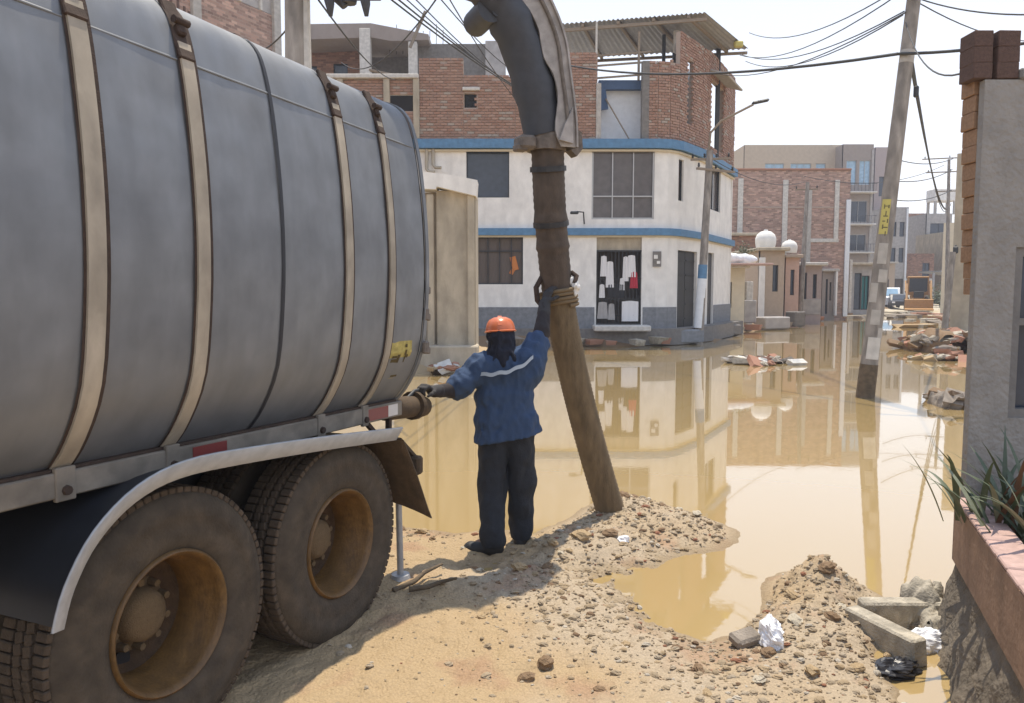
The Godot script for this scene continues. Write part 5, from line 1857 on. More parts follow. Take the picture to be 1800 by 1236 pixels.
	obj("yellow_bag", yb, M.yellow_sign, roof)
	# clothes hung in the shop gate
	rng.seed = 8
	for e in [[3.33, 2.85, 0.26, 0.75, "white_cloth", "white shirt hung top left on the shop gate"], [3.55, 2.55, 0.3, 0.95, "white_cloth", "long white garment second from the left on the shop gate"], [4.12, 2.75, 0.22, 0.9, "white_cloth", "long white garment left of the widest white top on the shop gate"], [4.33, 2.85, 0.34, 0.8, "white_cloth", "wide white top hung highest on the right of the shop gate"], [4.43, 2.35, 0.3, 0.6, "red_cloth", "red garment hanging among white clothes on the shop gate"], [4.0, 2.2, 0.2, 0.45, "white_cloth", "small white garment left of the red one on the shop gate"], [3.27, 1.95, 0.22, 0.5, "white_cloth", "short white garment halfway down the left of the shop gate"], [3.8, 1.95, 0.6, 0.5, "black_cloth", "black garment in the middle of the shop gate"], [3.3, 1.25, 0.4, 0.62, "grey_paint", "wide grey garment at the lower left of the shop gate"], [4.3, 1.22, 0.6, 0.75, "white_cloth", "large white sheet at the lower right of the shop gate"], [3.62, 1.2, 0.26, 0.6, "grey_paint", "narrow grey garment near the foot of the shop gate"]]:
		var cs := S()
		cs.set_smooth_group(1)
		var nq := 7
		for a in nq:
			for c in 6:
				var v := []
				for q in [[a, c], [a + 1, c], [a + 1, c + 1], [a, c + 1]]:
					var u: float = float(q[0]) / nq - 0.5
					var t: float = float(q[1]) / 6.0
					var shape := 0.75 + 0.25 * t if e[2] < 0.5 else 1.0
					v.append(Vector3(e[0] + u * e[2] * shape, e[1] + (0.5 - t) * e[3] - (0.06 * absf(u) if t < 0.1 else 0.0), -28.0 + 0.02 * sin(u * 17.0 + e[0] * 9.0)))
				qd(cs, v[3], v[2], v[1], v[0])
		tag(put_garment(cs, M[e[4]]), e[5], "garment", "clothes on the shop gate")

func put_garment(st: SurfaceTool, m: Material) -> MeshInstance3D:
	return obj("garment", st, m)

# ---------------------------------------------------------------- other buildings
func plain_house(n: String, label: String, x0: float, x1: float, d: float, h: float, deep: float, m: Material, wins: Array, opts := {}) -> Node3D:
	# a house whose front faces the camera side at depth d, from x0 to x1; wins [x0, y0, x1, y1, glass, cols, rows] in metres from its lower left corner
	var turn: float = opts.get("turn", 0.0)
	var H := thing(n, label, "house", Vector3(x0, 0, -d), turn, opts.get("group", ""))
	var w := x1 - x0
	var holes := []
	for e in wins:
		holes.append([e[0], e[1], e[2], e[3]])
	var st := S()
	wall(st, Vector3.ZERO, Vector3.RIGHT, w, h, 0.25, holes)
	wall(st, Vector3(w, 0, -0.01), Vector3(0, 0, -1), deep, h, 0.25, opts.get("side_holes", []), 3.0)
	wall(st, Vector3(0, 0, -deep), Vector3(0, 0, 1), deep - 0.01, h, 0.25, [], 7.0)
	wall(st, Vector3(w - 0.26, 0, -deep + 0.02), Vector3(-1, 0, 0), w - 0.52, h, 0.2)
	obj("wall", st, m, H)
	var rs := S()
	var over: float = opts.get("over", 0.0)
	bbox(rs, Vector3(w / 2, h - 0.1 if over == 0.0 else h + 0.092, -deep / 2 + over / 2), Vector3(w - 0.54 if over == 0.0 else w + over, 0.18, deep - 0.54 if over == 0.0 else deep + over), 0.03)
	obj("roof", rs, opts.get("roof", M.concrete), H)
	for e in wins:
		var nx: int = e[5] if e.size() > 5 else 2
		var ny: int = e[6] if e.size() > 6 else 1
		var door: bool = e[1] < 0.5
		pane("door" if door else "window", Vector3(e[0], e[1], 0), Vector3.RIGHT, e[2] - e[0], e[3] - e[1], 0.12, e[4], H, opts.get("frame", M.dark_steel), nx, ny, 0.06)
	for e in opts.get("side_wins", []):
		pane("window", Vector3(w, e[1], -e[0]), Vector3(0, 0, -1), e[2] - e[0], e[3] - e[1], 0.1, M.dark_blue_glass, H, M.dark_steel, 1, 1, 0.06)
	for e in opts.get("strips", []):   # [x, y0, y1, width, proud, material]
		var ss := S()
		bbox(ss, Vector3(e[0], (e[1] + e[2]) / 2, e[4] / 2 + 0.004), Vector3(e[3], e[2] - e[1], e[4]), 0.015)
		obj("column", ss, e[5], H)
	for e in opts.get("beams", []):   # [x0, x1, y, height, proud, material]
		var ss := S()
		bbox(ss, Vector3((e[0] + e[1]) / 2, e[2], e[4] / 2 + 0.002), Vector3(e[1] - e[0], e[3], e[4]), 0.015)
		obj("beam", ss, e[5], H)
	return H

func build_left_side() -> void:
	# cream garden wall with pilasters behind the tanker
	var C := thing("cream_wall", "tall cream panelled concrete wall with a white coping behind the tanker", "wall", Vector3(0, 0, 0))
	var st := S()
	wall(st, Vector3(-3.008, 0.1, -19.4), Vector3.RIGHT, 1.117, 4.3, 0.3)
	obj("wall_panel", st, M.tan_plaster, C)
	var s2 := S()
	wall(s2, Vector3(-1.852, 0.5, -19.0), Vector3.RIGHT, 0.954, 3.9, 1.6)
	obj("wall_block", s2, M.tan_plaster, C)
	for e in [[-2.261, 0.2, 4.3], [-1.996, 0.2, 4.3], [-1.002, 0.6, 4.32]]:
		var ps := S()
		bbox(ps, Vector3(e[0], (e[1] + e[2]) / 2, -18.93), Vector3(0.17, e[2] - e[1], 0.16), 0.02)
		obj("pilaster", ps, M.tan_plaster, C)
	var cp := S()
	slab(cp, PackedVector2Array([Vector2(-2.331, 4.42), Vector2(-1.842, 4.40), Vector2(-1.814, 4.47), Vector2(-0.865, 4.24), Vector2(-0.837, 4.62), Vector2(-1.396, 4.73), Vector2(-2.331, 4.85)]), 0.7, Transform3D(Basis(), Vector3(0, 0, -19.1)))
	obj("coping", cp, M.white_plaster, C)
	var bt := S()
	bbox(bt, Vector3(-1.832, 0.32, -18.95), Vector3(2.0, 0.62, 0.9), 0.03)
	obj("footing", bt, M.tan_plaster, C)
	# brick house far left, pinkish orange, with concrete frame and a pale parapet that falls away
	var B := thing("brick_house", "orange pink brick building with concrete column and pale parapet above the tank", "house", Vector3(-8.861, 0, -30.0), 0.0)
	B.rotation.y = 1.09
	var bs := S()
	wall(bs, Vector3(-18, 0, 0), Vector3.RIGHT, 18, 12.25, 0.3, [[11.8, 10.2, 13.0, 12.25]])
	wall(bs, Vector3(0, 0, -0.01), Vector3(0, 0, -1), 8, 12.25, 0.3, [], 4.0)
	wall(bs, Vector3(-18, 0, -8), Vector3(0, 0, 1), 8, 12.25, 0.3, [], 4.0)
	obj("wall", bs, M.pink_brick_wall, B)
	var pp := S()
	bbox(pp, Vector3(-1.9, 12.72, -0.15), Vector3(3.6, 0.92, 0.25), 0.03)
	obj("parapet", pp, M.grey_paint, B)
	for x in [-3.0, -1.9, -0.9]:
		var ps := S()
		bbox(ps, Vector3(x, 12.75, 0.02), Vector3(0.1, 1.0, 0.12), 0.01)
		obj("parapet_post", ps, M.pale_concrete, B)
	for x in [-3.85, -0.15]:
		var cs := S()
		bbox(cs, Vector3(x, 6.9, 0.04), Vector3(0.36, 13.4, 0.2), 0.02)
		obj("column", cs, M.concrete, B)
	for e in [[-4.8, 11.4], [-4.52, 11.25], [-4.28, 11.0], [-4.1, 10.9]]:
		var vs := S()
		box(vs, Vector3(e[0], e[1], 0.012), Vector3(0.08, 0.65, 0.03))
		obj("vent_slot", vs, M.brick_dark, B)
	pane("window", Vector3(-6.2, 10.2, 0), Vector3.RIGHT, 1.2, 2.05, 0.05, M.dark_blue_glass, B, M.dark_steel, 1, 1, 0.06)
	# unfinished concrete frame house behind the corner house
	var F := thing("unfinished_house", "half built concrete frame storeys with dark rooms behind the brick parapet", "house", Vector3(0, 0, 0))
	var d := 37.0
	for e in [[-10.928, 0.137, 11.45, 0.3, -37.0, 8.0]]:
		var fs := S()
		bbox(fs, Vector3((e[0] + e[1]) / 2, e[2], e[4] - e[5] / 2), Vector3(e[1] - e[0], e[3], e[5]), 0.03)
		obj("floor_slab", fs, M.concrete, F)
	var top := S()
	slab(top, PackedVector2Array([Vector2(-10.101, 14.2), Vector2(-6.513, 14.25), Vector2(-3.854, 13.75), Vector2(-3.854, 13.5), Vector2(-5.582, 13.45), Vector2(-6.513, 13.62), Vector2(-10.101, 13.5)]), 5.0, Transform3D(Basis(), Vector3(0, 0, -39)))
	obj("roof_slab", top, M.taupe_paint, F)
	for e in [[-9.644, 0.6, 11.5, 14.0], [-6.789, 0.5, 11.5, 14.0], [-4.59, 0.4, 11.5, 13.4]]:
		var cs := S()
		bbox(cs, Vector3(e[0], (e[2] + e[3]) / 2, -36.6), Vector3(e[1], e[3] - e[2], 0.4), 0.02)
		obj("column", cs, M.pale_concrete, F)
	var bw := S()
	wall(bw, Vector3(-10.376, 11.5, -38.5), Vector3.RIGHT, 3.0, 2.4, 0.2, [[0.25, 0.35, 0.85, 1.4], [1.65, 0.35, 2.35, 1.5]])
	obj("room_wall", bw, M.brown_brick_wall, F)
	pane("window", Vector3(-10.376 + 0.25, 11.85, -38.5), Vector3.RIGHT, 0.6, 1.05, 0.1, M.dark_blue_glass, F, M.dark_steel, 1, 1, 0.04)
	pane("window", Vector3(-10.376 + 1.65, 11.85, -38.5), Vector3.RIGHT, 0.7, 1.15, 0.1, M.dark_blue_glass, F, M.dark_steel, 1, 1, 0.04)
	var dk := S()
	wall(dk, Vector3(-6.969, 11.5, -39), Vector3.RIGHT, 2.6, 1.95, 0.2)
	wall(dk, Vector3(-4.557, 11.5, -37.4), Vector3.RIGHT, 4.005, 2.1, 0.3)
	obj("dark_wall", dk, M.dark_concrete, F)
	var wp := S()
	bbox(wp, Vector3(-0.765, 12.6, -36.9), Vector3(0.95, 1.9, 0.3), 0.02)
	obj("pale_panel", wp, M.grey_paint, F)
	var rb := S()
	for k in 9:
		var x := -5.892 + k * 0.32
		bar(rb, Vector3(x, 13.3, -38), Vector3(x + 0.03, 14.5 + 0.2 * sin(k * 2.0), -38), 0.025, 0.025)
	obj("rebar", rb, M.rust, F)
	var ln := S()
	bar(ln, Vector3(-4.652, 13.0, -36), Vector3(-3.934, 14.6, -36), 0.12, 0.12)
	bar(ln, Vector3(-6.513, 12.0, -36), Vector3(-4.519, 11.6, -36), 0.3, 0.06)
	obj("plank", ln, M.wood_grey, F)

func build_row() -> void:
	# low houses along the street, nearest first
	var W: Material = M.dark_blue_glass
	var h1 := plain_house("small_house", "small cream white hut with one slit window beside the corner house", 9.516, 10.872, 36.0, 3.0, 4.0, M.cream_paint, [[0.42, 1.15, 0.76, 2.35, M.grey_glass, 1]], {"over": 0.3, "roof": M.pale_concrete})
	var a1 := S()
	bbox(a1, Vector3(1.2, 3.16, 0.45), Vector3(2.3, 0.09, 1.1), 0.02)
	obj("awning", a1, M.pink_tile, h1)
	var tarp := put("white_tarpaulin", flesh([[Vector3(-0.5, 0.28, 0), Vector3(0.55, 0.24, -0.1), 0.3, 0.26, Vector3.UP, 1.2]], 0.05, 0.1, 0.12, 2.0, 3), M.white_sheet)
	tarp.position = Vector3(10.7, 3.18, -36.4)
	tag(tarp, "white tarpaulin heap on the roof of the small cream hut", "tarpaulin")
	for e in [[1285, 1.0, 5], [1312, 0.9, 9]]:
		pass
	var sh := plant("shrub", Vector3(11.392, 3.9, -38.0), 0.55, 90, 14)
	tag(sh, "green shrub on the roof behind the white tarpaulin", "shrub")
	var gate := S()
	bbox(gate, Vector3(11.447, 0.95, -37.0), Vector3(0.628, 1.1, 0.1), 0.08)
	tag(obj("yard_gate", gate, M.grey_paint), "low grey sheet gate between the hut and the peach house", "gate")
	var wb := S()
	bbox(wb, Vector3(11.611, 1.3, -37.8), Vector3(0.35, 2.2, 0.35), 0.03)
	tag(obj("gate_post", wb, M.pale_concrete), "short pale concrete post behind the grey sheet gate", "post")
	plain_house("low_house", "peach brown single storey house with white corner column and two round roof tanks", 13.169, 14.471, 41.0, 4.05, 6.0, M.peach_paint, [[0.68, 1.9, 0.98, 3.3, W, 1]], {"over": 0.35, "roof": M.tan_plaster, "strips": [[0.08, 0.3, 3.7, 0.28, 0.2, M.white_plaster]]})
	plain_house("low_house", "pink single storey house with tall dark window next to the peach house", 15.063, 15.816, 42.5, 3.75, 6.0, M.pink_paint, [[0.28, 1.7, 0.6, 3.1, W, 1]], {"over": 0.25, "roof": M.peach_paint})
	plain_house("low_house", "mauve grey single storey house with pale roof slab behind a street pole", 16.813, 18.076, 45.0, 3.4, 6.0, M.mauve_paint, [[0.12, 0.45, 0.4, 3.0, M.brown_curtain, 1], [0.75, 1.5, 0.98, 2.9, W, 1]], {"over": 0.4, "roof": M.pale_concrete, "beams": [[0.0, 1.25, 1.0, 0.9, 0.03, M.grey_paint]]})
	plain_house("low_house", "dull brown single storey house with dark openings before the white post", 20.523, 21.389, 51.0, 3.2, 7.0, M.taupe_paint, [[0.1, 0.4, 0.38, 2.7, W, 1], [0.5, 1.3, 0.8, 2.5, W, 1]], {"over": 0.3, "roof": M.concrete, "strips": [[0.84, 0.3, 3.2, 0.12, 0.3, M.white_plaster]]})
	plain_house("low_house", "shadowy open fronted shop with a pale lintel left of the teal door", 23.948, 25.0, 57.0, 4.2, 7.0, M.taupe_paint, [[0.15, 0.4, 0.9, 3.4, M.brown_curtain, 1]], {"roof": M.concrete, "strips": [[0.05, 0.3, 4.2, 0.2, 0.2, M.pale_concrete], [1.0, 0.3, 4.2, 0.2, 0.2, M.pale_concrete]]})
	var th := plain_house("low_house", "grey house with wide teal and navy metal door under a pale ledge", 26.36, 28.088, 60.0, 3.9, 7.0, M.grey_paint, [[0.28, 0.45, 0.85, 3.3, W, 1], [0.86, 0.45, 1.45, 3.1, M.teal_paint, 2]], {"over": 0.5, "roof": M.tan_plaster})
	th.set_meta("group", "")
	for e in [[13.955, 4.78, 0.55, "large white round water tank on the peach house roof"], [15.272, 4.38, 0.42, "smaller white domed water tank on the pink house roof"]]:
		var ts := S()
		var r: float = e[2]
		lathe(ts, [Vector2(0, -r * 0.85), Vector2(r * 0.9, -r * 0.8), Vector2(r, -r * 0.3), Vector2(r, r * 0.1), Vector2(r * 0.85, r * 0.5), Vector2(r * 0.5, r * 0.78), Vector2(r * 0.2, r * 0.85), Vector2(r * 0.18, r), Vector2(0, r)], 18, Transform3D(Basis(), Vector3(e[0], e[1] - 0.03, -42.6)))
		tag(obj("water_tank", ts, M.white_plaster), e[3], "tank", "")
	# three storey brick house
	var c: Material = M.pale_concrete
	plain_house("brick_house", "three storey bare brick house with pale concrete columns above the low houses", 14.514, 22.615, 52.0, 10.05, 10.0, M.pink_brick_wall, [], {"strips": [[0.75, 5.3, 9.4, 0.35, 0.08, c], [3.75, 0.2, 9.3, 0.35, 0.08, c], [5.35, 0.2, 8.7, 0.35, 0.08, M.concrete], [7.2, 5.4, 9.3, 0.3, 0.08, c], [7.98, 0.2, 8.0, 0.3, 0.12, M.white_sheet]], "beams": [[0, 8.1, 10.0, 0.12, 0.1, M.brick_clay], [0.2, 2.4, 5.15, 0.25, 0.06, c], [5.4, 7.4, 5.3, 0.25, 0.06, c], [0, 8.1, 7.5, 0.1, 0.03, M.mortar]], "side_holes": [[1.0, 3.0, 2.5, 5.0], [4, 6.3, 6, 8.3]]})
	plain_house("brick_shed", "low brown brick annexe with a ledge under the three storey brick house", 13.604, 16.1, 49.0, 5.4, 3.0, M.brown_brick_wall, [[0.6, 2.6, 1.1, 3.6, W, 1]], {"over": 0.2, "roof": M.tan_plaster})
	# beige block and the tower in front of it
	plain_house("apartment_block", "long beige apartment block with blue ribbon windows on its top floor", 25.591, 36.449, 86.0, 17.9, 16.0, M.beige_paint, [[2.3, 14.7, 4.4, 15.9, M.sky_glass, 2], [5.1, 14.7, 7.4, 15.9, M.sky_glass, 3], [7.9, 14.7, 9.0, 15.9, M.sky_glass, 1]], {"frame": M.steel_frame})
	var tw := plain_house("apartment_block", "taupe apartment tower with tall blue corner windows and pale side wall", 35.602, 38.889, 84.0, 17.6, 14.0, M.taupe_paint, [[0.4, 13.3, 1.5, 15.9, M.sky_glass, 1], [1.8, 13.3, 3.0, 15.9, M.sky_glass, 2], [0.9, 9.3, 2.8, 11.6, W, 2], [0.9, 6.2, 2.8, 8.0, W, 2], [0.9, 2.6, 2.8, 5.0, W, 2]], {"frame": M.steel_frame, "side_holes": [[2, 13, 3, 15.5], [2, 9.3, 3, 11.5]], "side_wins": [[2, 13, 3, 15.5], [2, 9.3, 3, 11.5]], "strips": [[3.2, 0.5, 17.0, 0.25, 0.1, M.grey_paint]]})
	for y in [6.0, 9.0, 12.4]:
		var bl := S()
		bbox(bl, Vector3(1.6, y, 0.6), Vector3(3.4, 0.16, 1.2), 0.03)
		var bal := obj("balcony", bl, M.pale_concrete, tw)
		var br := S()
		for k in 9:
			bar(br, Vector3(0.1 + k * 0.38, y + 0.05, 1.15), Vector3(0.1 + k * 0.38, y + 0.9, 1.15), 0.03, 0.03)
		bar(br, Vector3(0.0, y + 0.9, 1.15), Vector3(3.3, y + 0.9, 1.15), 0.05, 0.04)
		obj("railing", br, M.dark_steel, bal)
	plain_house("apartment_block", "narrow brown block with setback roof behind the taupe tower", 46.518, 48.438, 100.0, 20.2, 10.0, M.mauve_paint, [[0.6, 14, 1.3, 16.5, W, 1]])
	plain_house("apartment_block", "grey apartment block with stacked dark windows right of the leaning pole", 46.5, 49.052, 96.0, 12.2, 12.0, M.grey_paint, [[0.5, 8.6, 1.1, 10.4, W, 1], [1.5, 8.6, 2.1, 10.4, W, 1], [0.5, 5.4, 1.1, 7.2, W, 1], [1.5, 5.4, 2.1, 7.2, W, 1], [0.4, 0.45, 2.2, 3.4, M.brown_curtain, 2]], {"strips": [[2.35, 0.3, 12.0, 0.22, 0.15, M.white_sheet]]})
	plain_house("apartment_block", "brick red apartment block with broken parapet at the street's far end", 57.062, 60.039, 112.0, 13.0, 12.0, M.brown_brick_wall, [[0.5, 9.5, 1.3, 11.3, W, 1], [1.8, 9.5, 2.6, 11.3, W, 1], [0.5, 6, 1.3, 8, W, 1], [1.8, 6, 2.6, 8, W, 1]], {"beams": [[0, 3, 8.8, 0.3, 0.2, c], [0, 3, 5.5, 0.3, 0.2, c]]})
	plain_house("apartment_block", "grey four storey block with dark balconies below the white roof tank", 55.597, 58.976, 104.0, 12.2, 12.0, M.grey_paint, [[0.5, 9.0, 2.9, 10.9, W, 2], [0.5, 6.0, 2.9, 7.6, W, 3], [0.5, 3.2, 2.9, 4.9, W, 2]], {"beams": [[0.1, 3.3, 8.3, 0.7, 0.5, M.pale_concrete], [0.1, 3.3, 5.5, 0.5, 0.5, M.pale_concrete]]})
	plain_house("brick_house", "low tan house between the brown block and the orange digger", 41.326, 43.665, 88.0, 5.0, 6.0, M.peach_paint, [[0.5, 0.45, 1.7, 3.2, M.brown_curtain, 2]], {"over": 0.4, "roof": M.concrete})
	plain_house("brick_house", "brown brick house behind the digger under the far blocks", 49.785, 53.547, 98.0, 6.6, 6.0, M.brown_brick_wall, [[0.6, 0.45, 1.6, 3.0, W, 1], [2.3, 3.6, 3.2, 5.4, W, 2]], {"beams": [[0, 3.7, 3.3, 0.3, 0.3, c]]})
	plain_house("apartment_block", "ochre plastered block right of the grey four storey block", 55.284, 57.889, 98.0, 9.4, 8.0, M.tan_plaster, [[0.4, 5.2, 1.3, 7.0, W, 1]], {})
	var K := thing("roof_tank", "white box water tank on four legs above the far grey block", "tank", Vector3(58.545, 12.2, -106.0))
	var ks := S()
	bbox(ks, Vector3(0, 2.6, 0), Vector3(3.1, 1.7, 2.2), 0.1)
	obj("box", ks, M.white_plaster, K)
	for e in [[-1.3, -0.9], [1.3, -0.9], [-1.3, 0.9], [1.3, 0.9]]:
		var ls := S()
		bbox(ls, Vector3(e[0], 0.88, e[1]), Vector3(0.3, 1.76, 0.3), 0.02)
		obj("leg", ls, M.concrete, K)
	# houses along the right side of the street
	var ch := plain_house("cream_house", "tall cream plastered house just behind the grey wall on the right", 19.381, 25.381, 34.0, 7.902, 9.0, M.tan_plaster, [], {"turn": -0.52})
	plain_house("cream_house", "pale cream house half hidden behind the taller cream house", 36.745, 42.745, 66.0, 7.673, 9.0, M.cream_paint, [[0.3, 1.0, 1.0, 2.4, W, 1]], {"turn": -0.52})
	var wl := S()
	tube(wl, [Vector3(0.1, 3.6, 0.15), Vector3(0.1, 3.9, 0.4), Vector3(0.1, 3.85, 0.7)], 0.05, 6)
	bbox(wl, Vector3(0.1, 3.7, 0.75), Vector3(0.2, 0.3, 0.3), 0.04)
	obj("wall_lamp", wl, M.dark_steel, ch)
	var shed := S()
	slab(shed, PackedVector2Array([Vector2(0, 3.5), Vector2(7, 2.7), Vector2(7, 2.85), Vector2(0, 3.65)]), 5.0, Transform3D(Basis(), Vector3(49.726, 0.6, -92)))
	bar(shed, Vector3(49.176, 0, -90), Vector3(49.176, 4.0, -90), 0.2, 0.2)
	bar(shed, Vector3(52.499, 0, -90), Vector3(52.499, 3.4, -90), 0.2, 0.2)
	tag(obj("shed_roof", shed, M.roof_sheet), "pale sloping sheet roof on posts right of the digger", "shed")
	for e in [[1655, 84, 2.3, 5], [1680, 76, 2.6, 7], [1690, 70, 1.8, 8]]:
		var t := plant("tree", Vector3((e[0] - 900.0) / 1350.0 * e[1], 1.2, -float(e[1])), e[2] * 0.7, 260, e[3])
		tag(t, ["dark bushy tree under the sheet roof", "dark leafy tree farthest right behind the rubble", "small dark bush beside the right hand kerb"][[5, 7, 8].find(e[3])], "tree")

func plant(n: String, at: Vector3, r: float, leaves: int, seed: int) -> Node3D:
	# a loose crown of leaf sized faces on a few limbs
	var o := Node3D.new()
	o.name = numbered(n)
	add_child(o, true)
	o.position = at
	var rg := RandomNumberGenerator.new()
	rg.seed = seed
	var ts := S()
	cyl(ts, Vector3(0, -1.2 if r > 1.0 else -r, 0), Vector3(0, r * 0.3, 0), r * 0.09, r * 0.05, 6)
	for k in 4:
		var a := TAU * k / 4.0 + rg.randf()
		cyl(ts, Vector3(0, -r * 0.1, 0), Vector3(cos(a) * r * 0.6, r * 0.4, sin(a) * r * 0.6), r * 0.05, r * 0.02, 5)
	obj("trunk", ts, M.wood_grey, o)
	var ls := S()
	for k in leaves * 3:
		var c := Vector3(rg.randfn(), rg.randfn() * 0.7, rg.randfn()).normalized() * r * pow(rg.randf(), 0.4) * (0.75 + 0.35 * sin(k * 0.37))
		var b := Basis.from_euler(Vector3(rg.randf_range(-1, 1), rg.randf() * TAU, rg.randf_range(-1, 1)))
		var s := r * rg.randf_range(0.06, 0.14)
		qd(ls, c + b * Vector3(-s, 0, 0), c + b * Vector3(0, s * 0.2, -s * 0.45), c + b * Vector3(s, 0, 0), c + b * Vector3(0, s * 0.1, s * 0.45))
	obj("crown", ls, M.leaf, o)
	return o

# ---------------------------------------------------------------- poles and wires
func pole(label: String, at: Vector3, top: Vector3, r0: float, r1: float, group := "") -> Node3D:
	var P := thing("utility_pole", label, "pole", at, 0.0, group)
	var st := S()
	var pts := []
	var rad := []
	for i in 9:
		pts.append((top - at) * (i / 8.0))
		rad.append(lerpf(r0, r1, i / 8.0))
	tube(st, pts, rad, 14)
	obj("shaft", st, M.pole_concrete, P)
	return P

func crossarm(P: Node3D, at: Vector3, w: float, ang: float, n_ins := 3) -> void:
	var st := S()
	var r := Vector3(cos(ang), 0, sin(ang))
	bar(st, at - r * w / 2, at + r * w / 2, 0.08, 0.08)
	var arm := obj("crossarm", st, M.wood_grey, P)
	for k in n_ins:
		var p := at + r * w * (float(k) / maxf(1.0, n_ins - 1.0) - 0.5) * 0.9
		var s := S()
		lathe(s, [Vector2(0.0, 0.02), Vector2(0.03, 0.03), Vector2(0.05, 0.07), Vector2(0.03, 0.1), Vector2(0.045, 0.13), Vector2(0.025, 0.17), Vector2(0, 0.18)], 8, Transform3D(Basis(), p + Vector3.UP * 0.03))
		obj("insulator", s, M.dark_steel, arm)

func build_poles() -> void:
	# big leaning pole standing in the water
	var b := Vector3(6.5, -0.4, -14.1)
	var P := pole("tall leaning concrete pole with paper notices standing in the flood water", b, Vector3(7.25, 9.0, -14.0), 0.16, 0.105)
	var ax := (Vector3(7.25, 9.0, -14.0) - b).normalized()
	var at := func(h: float) -> Vector3: return ax * ((h + 0.4) / ax.y)
	var rr := func(h: float) -> float: return lerpf(0.16, 0.105, (h + 0.4) / 9.4)
	var xb := Basis(Quaternion(Vector3.UP, ax))
	var dirt := S()
	tube(dirt, [at.call(-0.3), at.call(0.1), at.call(0.45), at.call(0.62)], [0.1665, 0.166, 0.163, 0.16], 14, false)
	obj("mud_stain", dirt, M.pole_dirt, P)
	var wrap := func(n: String, h0: float, h1: float, a0: float, a1: float, m: Material, out: float) -> MeshInstance3D:
		var st := S()
		st.set_smooth_group(1)
		for k in 8:
			var q := []
			for e in [[k, h0], [k + 1, h0], [k + 1, h1], [k, h1]]:
				var a := lerpf(a0, a1, e[0] / 8.0)
				q.append(at.call(e[1]) + xb * (Vector3(sin(a), 0, cos(a)) * (rr.call(e[1]) + out)))
			qd(st, q[0], q[1], q[2], q[3])
		return obj(n, st, m, P)
	# the notices go part way round the shaft
	var ys: MeshInstance3D = wrap.call("yellow_notice", 2.98, 3.6, -1.3, -0.2, M.yellow_sign, 0.004)
	ys.set_meta("label", "narrow yellow notice with dark strokes")
	for e in [[2.95, 3.03, -0.5, -0.38], [3.07, 3.15, -0.9, -0.75], [3.09, 3.11, -0.75, -0.25], [3.18, 3.25, -0.42, -0.28], [3.2, 3.22, -0.95, -0.6], [3.29, 3.31, -0.9, -0.35], [3.31, 3.39, -0.68, -0.56], [3.43, 3.51, -0.95, -0.84], [3.44, 3.5, -0.45, -0.3], [3.47, 3.485, -0.84, -0.45]]:
		wrap.call("notice_print", e[0], e[1], e[2], e[3], M.ink, 0.007)
	for e in [[2.45, 2.82, -1.0, 0.1], [1.75, 2.1, -1.5, -0.5], [1.35, 1.62, -0.9, 0.2], [0.72, 1.12, -0.9, 0.7], [2.12, 2.35, -0.6, 0.5], [1.12, 1.3, 0.1, 1.1], [6.0, 6.22, -1.6, 1.6]]:
		wrap.call("paper_notice", e[0], e[1], e[2], e[3], M.concrete if e[0] > 0.8 else M.pale_concrete, 0.003)
	crossarm(P, at.call(8.3), 1.8, 0.4)
	var bx := S()
	bbox(bx, at.call(7.2) + Vector3(-0.25, 0, 0.1), Vector3(0.25, 0.12, 0.12), 0.02)
	bbox(bx, at.call(5.5) + Vector3(0.22, 0, 0.05), Vector3(0.08, 0.2, 0.08), 0.02)
	obj("bracket", bx, M.dark_steel, P)
	# near left pole behind the tank with fuses on an arm
	var Q := pole("thick grey concrete pole rising behind the tank", Vector3(-2.96, 0, -10.6), Vector3(-2.87, 7.6, -10.6), 0.165, 0.135)
	var side := S()
	bbox(side, Vector3(0.21, 4.6, 0.02), Vector3(0.1, 5.2, 0.1), 0.02)
	obj("cable_duct", side, M.pale_concrete, Q)
	var clampb := S()
	bbox(clampb, Vector3(-0.24, 4.75, 0.1), Vector3(0.1, 0.28, 0.12), 0.03, Basis(Vector3.BACK, 0.3))
	bbox(clampb, Vector3(-0.33, 4.55, 0.1), Vector3(0.35, 0.1, 0.12), 0.03, Basis(Vector3.BACK, 0.3))
	obj("cable_clamp", clampb, M.dark_steel, Q)
	var arm := S()
	bar(arm, Vector3(-0.1, 5.98, 0.18), Vector3(1.6, 5.98, 0.18), 0.1, 0.1)
	obj("crossarm", arm, M.dark_steel, Q)
	for x in [0.56, 1.03]:
		var fs := S()
		tube(fs, [Vector3(x, 5.93, 0.2), Vector3(x, 5.83, 0.24), Vector3(x + 0.02, 5.7, 0.24), Vector3(x + 0.02, 5.56, 0.2)], [0.07, 0.075, 0.06, 0.025], 10)
		obj("fuse", fs, M.elbow_rubber, Q)
	var tf := S()
	bbox(tf, Vector3(0.86, 5.93, 0.05), Vector3(0.85, 0.2, 0.25), 0.08)
	cyl(tf, Vector3(0.62, 5.9, 0.1), Vector3(0.75, 5.72, 0.1), 0.1, 0.05, 10)
	cyl(tf, Vector3(0.8, 5.87, 0.1), Vector3(0.8, 5.76, 0.1), 0.12, 0.1, 10)
	obj("fuse_box", tf, M.elbow_rubber, Q)
	# street poles farther off
	var R := pole("slim pole with tangled arms in front of the corner house's side", Vector3(6.871, 0, -28.2), Vector3(7.142, 7.0, -28.2), 0.16, 0.12)
	crossarm(R, Vector3(0.3, 6.7, 0), 1.4, 0.2, 4)
	crossarm(R, Vector3(0.5, 6.3, 0), 1.8, -0.5, 3)
	var rp := S()
	cyl(rp, Vector3(-0.02, 0.6, 0), Vector3(0.08, 2.4, 0), 0.168, 0.165, 14)
	obj("painted_base", rp, M.white_sheet, R)
